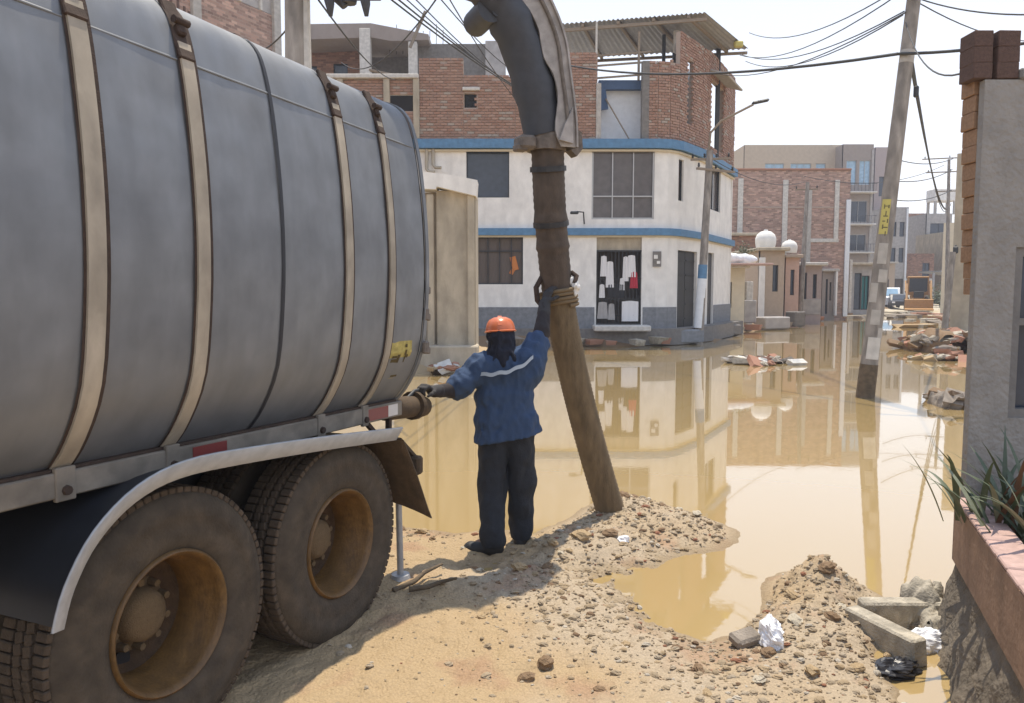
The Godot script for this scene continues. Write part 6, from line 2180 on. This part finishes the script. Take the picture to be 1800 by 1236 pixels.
	var rp2 := S()
	cyl(rp2, Vector3(0.08, 2.4, 0), Vector3(0.1, 2.9, 0), 0.166, 0.163, 14)
	obj("painted_base", rp2, M.blue_paint, R)
	var lampa := S()
	tube(lampa, [Vector3(0.2, 6.6, 0), Vector3(0.25, 7.6, 0.1), Vector3(0.6, 8.0, 0.2), Vector3(1.7, 8.55, 0.3)], 0.045, 6)
	obj("lamp_arm", lampa, M.wood_grey, R)
	var lh := S()
	bbox(lh, Vector3(1.95, 8.65, 0.32), Vector3(0.6, 0.1, 0.2), 0.04, Basis(Vector3.BACK, 0.2))
	obj("lamp_head", lh, M.dark_steel, R)
	var s1 := pole("slim pole in front of the mauve low house", Vector3(16.354, 0, -43.6), Vector3(16.547, 8.0, -43.6), 0.15, 0.1)
	crossarm(s1, Vector3(0.15, 7.6, 0), 1.2, 0.3, 3)
	pole("thin pole before the shadowy shop front", Vector3(23.148, 0, -55.0), Vector3(23.229, 7.0, -55.0), 0.12, 0.09)
	pole("thin dark post rising from the rubble heap on the right", Vector3(18.592, 0, -33.0), Vector3(18.811, 3.6, -33.0), 0.14, 0.12)
	var s2 := pole("distant pole with crossarms between the cream houses", Vector3(33.936, 0, -60.0), Vector3(33.582, 12.0, -60.0), 0.18, 0.1)
	crossarm(s2, Vector3(-0.2, 11.055, 0), 3.4, 0.3, 3)
	crossarm(s2, Vector3(-0.2, 9.586, 0), 2.0, 0.2, 2)
	crossarm(s2, Vector3(-0.3, 12.087, 0), 3.8, 0.3, 3)
	# wires
	var K := func(label: String, a: Vector3, e: Vector3, sag: float, r: float, g := "") -> void: cable("cable", label, a, e, sag, r, null, g)
	var big := "thick bundled black cable crossing the whole sky on the right"
	K.call(big, Vector3(1.656, 9.708, -27.000), Vector3(6.842, 6.154, -14.000), 0.35, 0.03)
	K.call("thick black cable from the leaning pole out of the picture to the right", Vector3(6.842, 6.154, -14.000), Vector3(9.473, 5.836, -11.000), 0.12, 0.028)
	var fan := "of five thin cables from the leaning pole to the corner house"
	for e in [[1575, 0, 1290, 112, "second highest"], [1572, -6, 1305, 75, "highest"], [1568, 40, 1285, 108, "middle"], [1566, 46, 1300, 122, "lowest"], [1570, 42, 1240, 140, "longest"]]:
		var r1 := Vector3((e[0] - 900.0) / 1350.0 * 14.0, 1.98 + (510.0 - e[1]) / 1350.0 * 14.1, -14.0)
		var r2 := Vector3((e[2] - 900.0) / 1350.0 * 31.0, 1.98 + (510.0 - e[3]) / 1350.0 * 31.2, -31.0)
		K.call(e[4] + " " + fan, r1, r2, 0.5, 0.013, "cables from the leaning pole")
	var slack := "slack bundle of cables hanging from the leaning pole down the street"
	for k in 3:
		K.call(slack, Vector3(6.983, 6.644, -14.000) + Vector3(0, -0.12 * k, 0), Vector3(32.370, 7.824, -58.000) + Vector3(0.2 * k, 0.3 * k, 0), 0.9 + 0.25 * k, 0.022, "slack cables down the street")
	K.call("thin cable from the leaning pole to the upper right edge", Vector3(6.921, 7.179, -14.000), Vector3(15.042, 8.925, -22.000), 0.3, 0.012)
	K.call("thin cable across the upper right corner", Vector3(7.022, 7.160, -14.000), Vector3(7.177, 5.485, -10.000), 0.15, 0.012)
	var lft := "cable running from the near left pole over the corner house"
	for e in [[640, -20, 1000, 210, 0.014, "leftmost thick"], [655, -20, 985, 200, 0.014, "second thick"], [680, -15, 960, 190, 0.01, "third"], [700, -15, 940, 180, 0.01, "fourth"], [752, -10, 930, 150, 0.01, "fifth"], [775, -10, 935, 210, 0.01, "rightmost"]]:
		var r1 := Vector3((e[0] - 900.0) / 1350.0 * 10.5, 1.98 + (510.0 - e[1]) / 1350.0 * 10.6, -10.5)
		var r2 := Vector3((e[2] - 900.0) / 1350.0 * 27.0, 1.98 + (510.0 - e[3]) / 1350.0 * 27.2, -27.0)
		K.call(e[5] + " " + lft, r1, r2, 0.25, e[4], "cables over the corner house")
	K.call("dark cable drooping between the near left pole and the half built storeys", Vector3(-2.584, 5.843, -10.600), Vector3(-4.336, 9.976, -30.000), 0.3, 0.014)
	K.call("dark cable rising from the tank's edge to the near left pole", Vector3(-5.531, 6.896, -16.000), Vector3(-3.010, 5.474, -10.600), 0.2, 0.012)
	K.call("dark cable looping from the arm of the near left pole", Vector3(-1.031, 6.519, -12.000), Vector3(-5.627, 9.459, -26.000), 0.6, 0.014)
	for e in [["highest", 285, 262], ["middle", 303, 300], ["lowest", 338, 332]]:
		K.call("%s of three cables from the distant pole to the right hand houses" % e[0], Vector3((1662 - 900.0) / 1350.0 * 60.0, 1.98 + (510.0 - e[1]) / 1350.0 * 60.3, -60.0), Vector3((1560 - 900.0) / 1350.0 * 46.0, 1.98 + (510.0 - e[2] - 22.0) / 1350.0 * 46.2, -46.0), 0.35, 0.03)
	K.call("cable from the leaning pole to the roof of the brick column stumps", Vector3(6.961, 6.693, -14.000), Vector3(3.593, 3.706, -6.000), 0.4, 0.01)
	K.call("cable between the tangled slim pole and the leaning pole far down", Vector3(7.086, 6.791, -28.200), Vector3(16.364, 8.010, -43.600), 0.5, 0.016)
	K.call("cable from the slim pole to the thin pole along the low houses", Vector3(16.355, 8.323, -43.600), Vector3(33.240, 11.571, -60.000), 0.8, 0.02)

# ---------------------------------------------------------------- right foreground
func build_right() -> void:
	var G := thing("grey_house", "rough grey rendered house wall with a dark window at the right edge", "house", Vector3(0, 0, 0))
	var x0 := 2.615
	var st := S()
	wall(st, Vector3(x0, 0.0, -4.35), Vector3.RIGHT, 4.2, 3.14, 0.05, [[0.22, 1.25, 1.27, 2.22]])
	obj("wall", st, M.grey_render, G)
	pane("window", Vector3(x0 + 0.22, 1.25, -4.35), Vector3.RIGHT, 1.05, 0.97, 0.045, M.dark_blue_glass, G, M.dark_concrete, 2, 2, 0.05, 0.55)
	var bs := S()
	wall(bs, Vector3(x0 + 0.09, 0, -4.41), Vector3.RIGHT, 4.1, 3.1, 0.14, [[0.13, 1.25, 1.18, 2.22]])
	var sw := obj("brick_core", bs, M.mortar, G)
	# toothed brick edge left bare beside the plaster, every brick its own piece
	var bm := S()
	bbox(bm, Vector3.ZERO, Vector3(0.12, 0.0915, 0.13), 0.004)
	var brick := finish(bm)
	rng.seed = 15
	for j in 13:
		var t := j / 12.0
		var o := put("brick", brick, M.brick_orange, sw)
		o.position = Vector3(x0 + 0.105 - 0.062 * pow(t, 0.6) + (0.005 if j % 2 else -0.003), 2.0 + j * 0.0935, -4.475 + rng.randf_range(-0.01, 0.01))
		o.rotation = Vector3(0, rng.randf_range(-0.05, 0.05), rng.randf_range(-0.02, 0.02))
	# broken brick column stumps on top of the wall
	for e in [[2.605, 0.105, 3.14], [2.738, 0.122, 3.14]]:
		var cs := S()
		box(cs, Vector3(e[0], 3.26, -4.42), Vector3(e[1] - 0.02, 0.22, 0.12))
		var stump := obj("column_stump", cs, M.brick_dark, G)
		for j in 3:
			var o := put("brick", brick, M.brick_dark, stump)
			o.transform = Transform3D(Basis(Vector3.BACK, rng.randf_range(-0.04, 0.04)) * Basis.from_scale(Vector3(e[1] / 0.12, 0.95, 1.1)), Vector3(e[0] + rng.randf_range(-0.006, 0.006), 3.19 + j * 0.086, -4.42))
	var tops := S()
	bbox(tops, Vector3(4.9, 3.17, -4.43), Vector3(4.2, 0.06, 0.2), 0.01)
	obj("wall_cap", tops, M.dark_concrete, G)
	# planter along the street
	var p0 := Vector2(2.525, -4.30)
	var dirp := Vector2(-0.355, 0.935).normalized()
	var p1 := p0 + dirp * 4.5
	var N := thing("planter", "long brown plastered planter wall with pink tiled rim at the right edge", "planter", Vector3(0, 0, 0))
	var ps := S()
	belt(ps, [p0, p1], -0.15, 0.0, 0.445, 0.785)
	obj("side", ps, M.planter_side, N)
	var fs := S()
	fs.set_smooth_group(1)
	var fn := FastNoiseLite.new()
	fn.seed = 3
	fn.frequency = 2.2
	var dn := Vector2(-dirp.y, dirp.x)
	for i in 90:
		for j in 7:
			var v := []
			for q in [[i, j], [i + 1, j], [i + 1, j + 1], [i, j + 1]]:
				var c: Vector2 = p0 + dirp * (4.5 * q[0] / 90.0)
				var y: float = -0.1 + 0.555 * q[1] / 7.0
				var k: float = -0.03 + 0.07 * fn.get_noise_3d(c.x * 2.0, y * 2.5, c.y * 2.0) + 0.17 * pow(1.0 - float(q[1]) / 7.0, 1.3)
				c += dn * k
				v.append(Vector3(c.x, y, c.y))
			qd(fs, v[0], v[1], v[2], v[3])
	obj("footing", fs, M.rough_footing, N)
	var tl := S()
	bbox(tl, Vector3.ZERO, Vector3(0.155, 0.022, 0.195), 0.006)
	var tile := finish(tl)
	for i in 22:
		var c := p0 + dirp * (0.11 + i * 0.2) - dn * 0.075
		var o := put("rim_tile", tile, M.pink_tile, N)
		o.transform = Transform3D(Basis(Vector3(dn.x, 0, dn.y), Vector3.UP, Vector3(dirp.x, 0, dirp.y)), Vector3(c.x, 0.798 + rng.randf_range(-0.003, 0.003), c.y))
	var ss := S()
	belt(ss, [p0, p1], -1.3, -0.151, 0.0, 0.75)
	obj("soil", ss, M.soil, N)
	# strap leaved plant
	var base := Vector3(2.50, 0.745, -3.72)
	var L := thing("strap_leaf_plant", "spiky green strap leaved plant spilling over the planter's rim", "plant", base)
	rng.seed = 21
	for k in 120:
		var a := TAU * k * 0.381966
		var c0 := Vector3(cos(a), 0, sin(a)) * rng.randf_range(0.0, 0.16)
		c0.x += rng.randf_range(-0.10, 0.3)
		c0.z += rng.randf_range(-0.4, 0.5)
		var lean := rng.randf_range(0.15, 1.25)
		var ln := rng.randf_range(0.28, 0.56)
		var droop := rng.randf_range(0.4, 1.3)
		var w := rng.randf_range(0.009, 0.017)
		var out := Vector3(cos(a), 0, sin(a))
		var sdv := Vector3(-sin(a), 0, cos(a))
		var ls := S()
		ls.set_smooth_group(1)
		var q := c0
		var ang := lean * 0.5
		var prev := []
		for i in 9:
			var t := i / 8.0
			var ww := w * (1.0 - pow(t, 2.2)) * (0.7 + 0.6 * sin(minf(1.0, t * 2.0) * PI / 2))
			var up := out * -cos(ang) + Vector3.UP * sin(ang)
			var row := [q - sdv * ww - up * ww * 0.35, q, q + sdv * ww - up * ww * 0.35]
			if prev:
				for z in 2:
					qd(ls, prev[z], prev[z + 1], row[z + 1], row[z])
			prev = row
			q += (Vector3.UP * cos(ang) + out * sin(ang)) * ln / 8.0
			ang += droop / 8.0 * (0.6 + t)
		var m: Material = M.leaf
		if k % 6 == 0:
			m = M.leaf_pale
		elif k % 13 == 1:
			m = M.leaf_dry
		obj("leaf", ls, m, L)

func build_bank_objects() -> void:
	# broken kerb blocks that form an L by the planter
	var ga := ground_y(2.25, 4.25)
	var A := S()
	bbox(A, Vector3(0, 0.08, 0), Vector3(0.10, 0.16, 0.52), 0.012)
	var a := obj("kerb_block", A, M.mound_block)
	a.position = Vector3(2.08, ga - 0.02, -4.14)
	a.rotation = Vector3(-0.05, 0.28, 0.06)
	tag(a, "pale broken concrete block pointing towards the camera beside the heap", "block")
	var B := S()
	bbox(B, Vector3(0, 0.08, 0), Vector3(0.50, 0.17, 0.09), 0.012)
	var b := obj("kerb_block", B, M.mound_block)
	b.position = Vector3(2.30, ga + 0.0, -4.40)
	b.rotation = Vector3(0.10, -0.02, 0.0)
	tag(b, "pale broken concrete block lying across between heap and planter", "block")
	var bag := func(label: String, x: float, d: float, size: Vector3, turn: float, m: Material, seed: int) -> void:
		var o := put("plastic_bag", bag_mesh(seed, size), m)
		o.position = Vector3(x, ground_y(x, d) + size.y * 0.28, -d)
		o.rotation.y = turn
		tag(o, label, "bag")
	bag.call("crumpled white plastic bag on the stony slope left of the blocks", 1.40, 4.02, Vector3(0.07, 0.13, 0.13), 0.1, M.plastic_white, 2)
	bag.call("crumpled white plastic bag tucked inside the corner of the blocks", 2.29, 4.12, Vector3(0.16, 0.09, 0.09), 0.2, M.plastic_white, 3)
	bag.call("shiny black plastic bag flattened in the mud before the blocks", 1.98, 3.84, Vector3(0.17, 0.06, 0.10), 0.3, M.plastic_black, 4)
	bag.call("small white scrap of plastic on the rubble ridge by the hose", 0.85, 5.72, Vector3(0.06, 0.04, 0.04), 0.6, M.plastic_white, 5)
	var rock := put("broken_slab", flesh([[Vector3(-0.02, 0.05, 0.0), Vector3(0.02, 0.15, -0.2), 0.09, 0.1], [Vector3(0.05, 0.02, 0.12), Vector3(0.05, 0.08, 0.0), 0.07, 0.09]], 0.014, 0.03, 0.07, 7.0, 6), M.mound_block)
	rock.position = Vector3(2.44, ground_y(2.44, 4.3) - 0.07, -4.28)
	tag(rock, "eroded lump of old pavement against the planter's foot", "rubble")
	# slate coloured tile lump under the first bag
	var sl := S()
	bbox(sl, Vector3(0, 0.05, 0), Vector3(0.16, 0.06, 0.11), 0.015)
	var s := obj("broken_tile", sl, M.debris_grey)
	s.position = Vector3(1.28, ground_y(1.28, 4.06) - 0.01, -4.08)
	s.rotation = Vector3(0.2, 0.4, 0.12)
	tag(s, "broken grey tile leaning by the white bag on the stony slope", "tile")
	# steel stake and sticks behind the truck's rear wheel
	var jack := S()
	cyl(jack, Vector3(0, 0, 0), Vector3(-0.01, 0.75, 0), 0.022, 0.02, 10)
	cyl(jack, Vector3(0, 0, 0), Vector3(0, 0.03, 0), 0.07, 0.06, 12)
	var jk := obj("support_post", jack, M.mudguard_lip)
	jk.position = Vector3(-0.735, ground_y(-0.735, 4.93) - 0.005, -4.93)
	tag(jk, "pale steel stake standing in the mud behind the rear wheel", "stake")
	for e in [[-0.62, 4.88, 0.42, 0.9, "long dark bent stick lying behind the rear wheel"], [-0.5, 4.72, 0.3, 0.2, "short dark stick nearest the shadow edge behind the rear wheel"]]:
		var ss := S()
		var l: float = e[2]
		tube(ss, [Vector3(-l / 2, 0.02, 0), Vector3(-l * 0.1, 0.035, 0.02), Vector3(l * 0.2, 0.05, -0.01), Vector3(l / 2, 0.08, 0.03)], [0.018, 0.016, 0.013, 0.008], 6)
		var o := obj("stick", ss, M.pole_dirt)
		o.position = Vector3(e[0], ground_y(e[0], e[1]), -e[1])
		o.rotation.y = e[3]
		tag(o, e[4], "stick")

func heap(n: String, label: String, category: String, at: Vector3, r: Vector3, count: int, size: float, mats: Array, seed: int, lump: Material) -> void:
	# a pile: a low mound with separate broken pieces on it
	var H := thing(n, label, category, at)
	var rg := RandomNumberGenerator.new()
	rg.seed = seed
	var core := flesh([[Vector3(-r.x * 0.45, 0, 0), Vector3(r.x * 0.45, 0, 0), r.y, r.y * 0.85, Vector3.BACK, maxf(0.35, r.y / maxf(r.z, 0.01))]], maxf(0.03, r.y * 0.12), r.y * 0.3, r.y * 0.3, 1.2 / r.y, seed)
	put("mound", core, lump, H)
	var meshes := [chunk_mesh(seed + 50, Vector3(1.2, 0.4, 0.8)), chunk_mesh(seed + 51, Vector3(0.9, 0.5, 0.6)), stone_mesh(seed + 52, 0.6)]
	for i in count:
		var u := rg.randf_range(-1, 1)
		var v := rg.randf_range(-1, 1)
		var o := put("rubble_piece", meshes[i % 3], mats[i % mats.size()], H)
		var s := size * rg.randf_range(0.5, 1.4)
		o.transform = Transform3D(Basis.from_euler(Vector3(rg.randf_range(-0.6, 0.6), rg.randf() * TAU, rg.randf_range(-0.6, 0.6))).scaled(Vector3(s * rg.randf_range(1.0, 1.8), s, s)), Vector3(u * r.x, r.y * sqrt(maxf(0.0, 1.0 - u * u * 0.9)) * (1.0 - v * v * 0.7) * 0.95, v * r.z))

func build_debris() -> void:
	var D: Material = M.debris_grey
	heap("debris_island", "flat island of broken slabs breaking the water in mid street", "rubble", Vector3(6.804, -0.02, -20.8), Vector3(0.85, 0.16, 0.9), 26, 0.3, [D, M.brick_clay, M.pale_concrete, M.mound_block], 3, D)
	heap("rubble_heap", "heap of grey and brick rubble in the water against the right side", "rubble", Vector3(14.251, 0.0, -25.0), Vector3(1.1, 0.66, 1.6), 90, 0.36, [D, M.brick_clay, M.clod_dark, M.mound_block], 4, M.clod_dark)
	heap("rubble_heap", "low strip of brick rubble on the water under the grey heap", "rubble", Vector3(12.192, 0.0, -21.8), Vector3(0.75, 0.12, 0.5), 18, 0.28, [M.brick_clay, M.clod, M.mound_block], 5, M.mound_block)
	heap("rubble_heap", "small dark stones at the foot of the grey wall in the water", "rubble", Vector3(7.62, 0.0, -13.0), Vector3(0.25, 0.25, 0.9), 12, 0.25, [D, M.clod_dark], 6, D)
	heap("rubble_heap", "bits of masonry at the foot of the cream wall", "rubble", Vector3(-1.462, 0.08, -18.0), Vector3(0.7, 0.14, 0.35), 16, 0.24, [M.pale_concrete, M.clod, M.brick_clay], 7, M.clod)
	rng.seed = 19
	# rubble scattered along the foot of the corner house and the low houses
	var proto := put("rubble_piece", chunk_mesh(90, Vector3(1.0, 0.55, 0.7)), D)
	var first := true
	var mats := [D, M.brick_clay, M.mound_block, M.pale_concrete, M.clod_dark]
	for e in [[870, 26.6], [905, 26.7], [935, 26.8], [1010, 27.0], [1045, 27.0], [1075, 26.9], [1120, 27.0], [1150, 27.2], [1165, 27.3], [1180, 27.6], [1205, 28.8], [1222, 29.5], [1235, 30.5], [1248, 31.8], [1262, 33], [1280, 34.5], [1300, 36], [1318, 37], [1342, 39], [1358, 40.0], [1376, 41], [1395, 43], [1420, 46], [1440, 49], [1462, 53], [1490, 57]]:
		var o: MeshInstance3D = proto if first else proto.duplicate()
		if not first:
			o.name = numbered("rubble_piece")
			add_child(o, true)
		first = false
		var mk := rng.randi() % 5
		o.material_override = mats[mk]
		var d: float = e[1] + rng.randf_range(-0.4, 0.3)
		var s := rng.randf_range(0.35, 0.8)
		o.position = Vector3((e[0] - 900.0) / 1350.0 * d, 0.12 + s * 0.1, -d)
		o.scale = Vector3(s * rng.randf_range(1.0, 1.8), s * 0.8, s)
		o.rotation.y = rng.randf() * TAU
		tag(o, "%s masonry lump on the bank along the far house fronts" % ["grey broken", "red brick", "sandy broken", "pale concrete", "dark earthy"][mk], "rubble", "masonry along the far houses")
	for e in [[1358, 38.5, 1.6, 0.6, M.grey_paint, "grey concrete block step in front of the peach house"], [1272, 33.3, 1.3, 0.45, M.dark_concrete, "dark concrete slab in the water before the cream hut"], [1200, 28.2, 1.4, 0.5, M.grey_plinth, "low bluish grey block beside the dark corner door"], [1398, 41, 0.7, 0.8, M.dark_concrete, "dark barrel shaped block before the pink house"]]:
		var st := S()
		bbox(st, Vector3(0, e[3] / 2 - 0.05, 0), Vector3(e[2], e[3], 0.8), 0.05)
		var o := obj("concrete_block", st, e[4])
		o.position = Vector3((e[0] - 900.0) / 1350.0 * e[1], 0.1, -e[1])
		o.rotation.y = 0.4
		tag(o, e[5], "block")
	# pale spoil across the end of the street
	var sp := put("spoil_lump", chunk_mesh(95, Vector3(1.0, 0.45, 0.8)), M.stone_pale)
	first = true
	for i in 60:
		var o: MeshInstance3D = sp if first else sp.duplicate()
		if not first:
			o.name = numbered("spoil_lump")
			add_child(o, true)
		first = false
		var px := rng.randf_range(1480, 1690)
		var d := rng.randf_range(54, 66)
		if px > 1600:
			d = rng.randf_range(40, 62)
		var s := rng.randf_range(0.3, 1.1)
		var mk := rng.randi() % 5
		o.material_override = [M.clod, M.mound_block, M.stone_pale, M.brick_clay, D][mk]
		o.position = Vector3((px - 900.0) / 1350.0 * d, s * 0.08, -d)
		o.scale = Vector3(s * rng.randf_range(1.2, 3.0), s * 0.7, s * 1.4)
		o.rotation.y = rng.randf() * TAU
		tag(o, "%s lump of spoil strewn across the far end of the flooded street" % ["ochre", "sandy grey", "pale", "brick red", "grey"][mk], "rubble", "spoil at the end of the street")

# ---------------------------------------------------------------- vehicles far down the street
func build_vehicles() -> void:
	var D := thing("backhoe_loader", "orange yellow backhoe loader facing the camera at the end of the street", "digger", Vector3(37.432, 0.22, -71.0), 0.0)
	D.rotation.y = -0.42
	var st := S()
	bbox(st, Vector3(0, 1.25, -1.2), Vector3(1.1, 0.75, 2.2), 0.1)
	bbox(st, Vector3(0, 0.85, 0.2), Vector3(0.9, 0.5, 1.6), 0.08)
	obj("body", st, M.digger_yellow, D)
	var cb := S()
	bbox(cb, Vector3(0, 2.95, -0.7), Vector3(1.75, 0.16, 1.7), 0.06)
	for e in [[-0.8, 0.05], [0.8, 0.05], [-0.8, -1.45], [0.8, -1.45]]:
		bar(cb, Vector3(e[0], 1.4, e[1]), Vector3(e[0], 2.9, e[1]), 0.1, 0.1)
	bbox(cb, Vector3(0, 1.45, 0.03), Vector3(1.7, 0.3, 0.1), 0.03)
	obj("cab", cb, M.digger_yellow, D)
	var gs := S()
	box(gs, Vector3(0, 2.25, -0.0), Vector3(1.5, 1.2, 0.03))
	obj("cab_glass", gs, M.dark_blue_glass, D)
	gs = S()
	box(gs, Vector3(0, 2.1, -1.48), Vector3(1.5, 1.4, 0.03))
	obj("cab_glass", gs, M.dark_blue_glass, D)
	for s in [-1.0, 1.0]:
		var ar := S()
		bar(ar, Vector3(0.95 * s, 2.3, 0.2), Vector3(1.0 * s, 0.55, 1.5), 0.16, 0.24)
		bar(ar, Vector3(1.05 * s, 2.6, -0.4), Vector3(1.05 * s, 1.6, 0.6), 0.12, 0.16)
		obj("loader_arm", ar, M.digger_yellow, D)
		for e in [[0.62, -1.5, 0.45], [0.48, 0.6, 0.36]]:
			var ws := S()
			lathe(ws, [Vector2(0, -0.2), Vector2(e[0] * 0.8, -0.2), Vector2(e[0], -0.13), Vector2(e[0], 0.13), Vector2(e[0] * 0.8, 0.2), Vector2(e[0] * 0.5, 0.2), Vector2(e[0] * 0.45, 0.12), Vector2(0, 0.12)], 20, Transform3D(Basis(Vector3.FORWARD, PI / 2 * s), Vector3(0.85 * s, e[0] - 0.1, e[1])))
			obj("wheel", ws, M.black_rubber, D)
	var bk := S()
	slab(bk, PackedVector2Array([Vector2(0, 0), Vector2(0.9, 0.05), Vector2(0.85, 0.15), Vector2(0.2, 0.25), Vector2(0.12, 1.0), Vector2(0, 1.05)]), 2.3, Transform3D(Basis(Vector3(0, 0, 1), Vector3.UP, Vector3(-1, 0, 0)), Vector3(0, -0.1, 1.45)))
	obj("bucket", bk, M.digger_yellow, D)
	var grl := S()
	bbox(grl, Vector3(0, 1.35, 0.98), Vector3(0.85, 0.6, 0.05), 0.02)
	obj("grille", grl, M.dark_steel, D)
	for e in [["van", "white van with pale windscreen parked under the grey block", 1563, 80, "car_white", 1.9, 2.1], ["parked_car", "dark parked car beside the orange digger", 1582, 76, "car_dark", 1.75, 1.45]]:
		var V := thing(e[0], e[1], "van" if e[0] == "van" else "car", Vector3((e[2] - 900.0) / 1350.0 * e[3], 0.15, -float(e[3])))
		V.rotation.y = -0.4
		var w: float = e[5]
		var h: float = e[6]
		var bs := S()
		slab(bs, PackedVector2Array([Vector2(0, 0.3), Vector2(4.2, 0.3), Vector2(4.2, h * 0.55), Vector2(3.6, h * 0.95), Vector2(3.4, h), Vector2(1.2, h), Vector2(0.95, h * 0.95), Vector2(0.35, h * 0.58), Vector2(0, h * 0.5)]), w, Transform3D(Basis(Vector3(0, 0, -1), Vector3.UP, Vector3(1, 0, 0)), Vector3(0, 0, 0)))
		obj("body", bs, M[e[4]], V)
		var gl := S()
		qd(gl, Vector3(-w * 0.42, h * 0.6, -0.34), Vector3(w * 0.42, h * 0.6, -0.34), Vector3(w * 0.38, h * 0.94, -0.9), Vector3(-w * 0.38, h * 0.94, -0.9))
		obj("windscreen", gl, M.sky_glass if e[0] == "van" else M.dark_blue_glass, V)
		for s in [-1.0, 1.0]:
			for z in [-0.8, -3.4]:
				var ws := S()
				lathe(ws, [Vector2(0, -0.1), Vector2(0.3, -0.1), Vector2(0.33, -0.05), Vector2(0.33, 0.08), Vector2(0.28, 0.1), Vector2(0, 0.08)], 16, Transform3D(Basis(Vector3.FORWARD, PI / 2 * s), Vector3(w * 0.47 * s, 0.33, z)))
				obj("wheel", ws, M.black_rubber, V)
			var hs := S()
			bbox(hs, Vector3(w * 0.36 * s, h * 0.42, 0.01), Vector3(0.28, 0.14, 0.04), 0.02)
			obj("headlight", hs, M.plastic_white, V)

# ---------------------------------------------------------------- the scene
func _ready() -> void:
	var cam := Camera3D.new()
	cam.name = "camera"
	cam.fov = 49.19
	cam.near = 0.1
	cam.far = 900.0
	cam.position = Vector3(0, 1.98, 0)
	cam.rotation = Vector3(-0.0798, 0, 0)
	add_child(cam)
	cam.current = true
	var sky := ProceduralSkyMaterial.new()
	sky.sky_top_color = Color(0.70, 0.79, 0.94)
	sky.sky_horizon_color = Color(1.0, 1.0, 1.0)
	sky.sky_curve = 0.35
	sky.sky_energy_multiplier = 1.08
	sky.ground_bottom_color = Color(0.5, 0.45, 0.38)
	sky.ground_horizon_color = Color(0.9, 0.9, 0.9)
	sky.sun_angle_max = 3.0
	var env := Environment.new()
	env.background_mode = Environment.BG_SKY
	env.sky = Sky.new()
	env.sky.sky_material = sky
	env.tonemap_mode = Environment.TONE_MAPPER_LINEAR
	env.tonemap_exposure = 1.15
	env.sdfgi_enabled = true
	env.ssao_enabled = true
	env.ssil_enabled = true
	env.fog_enabled = true
	env.fog_density = 0.0012
	env.fog_light_color = Color(0.93, 0.95, 1.0)
	var we := WorldEnvironment.new()
	we.name = "world"
	we.environment = env
	add_child(we)
	var sun := DirectionalLight3D.new()
	sun.name = "sun"
	sun.light_energy = 1.5
	sun.light_color = Color(1.0, 0.955, 0.875)
	sun.light_angular_distance = 0.5
	sun.shadow_enabled = true
	add_child(sun)
	sun.look_at_from_position(Vector3.ZERO, Vector3(-0.06, -1.0, 0.26), Vector3.UP)

	materials()
	build_ground()
	build_banks()
	build_corner_house()
	build_left_side()
	build_row()
	build_right()
	build_poles()
	build_truck()
	build_boom()
	build_person()
	build_vehicles()
	build_debris()
	build_bank_objects()
	lumps()
	scatter_stones()
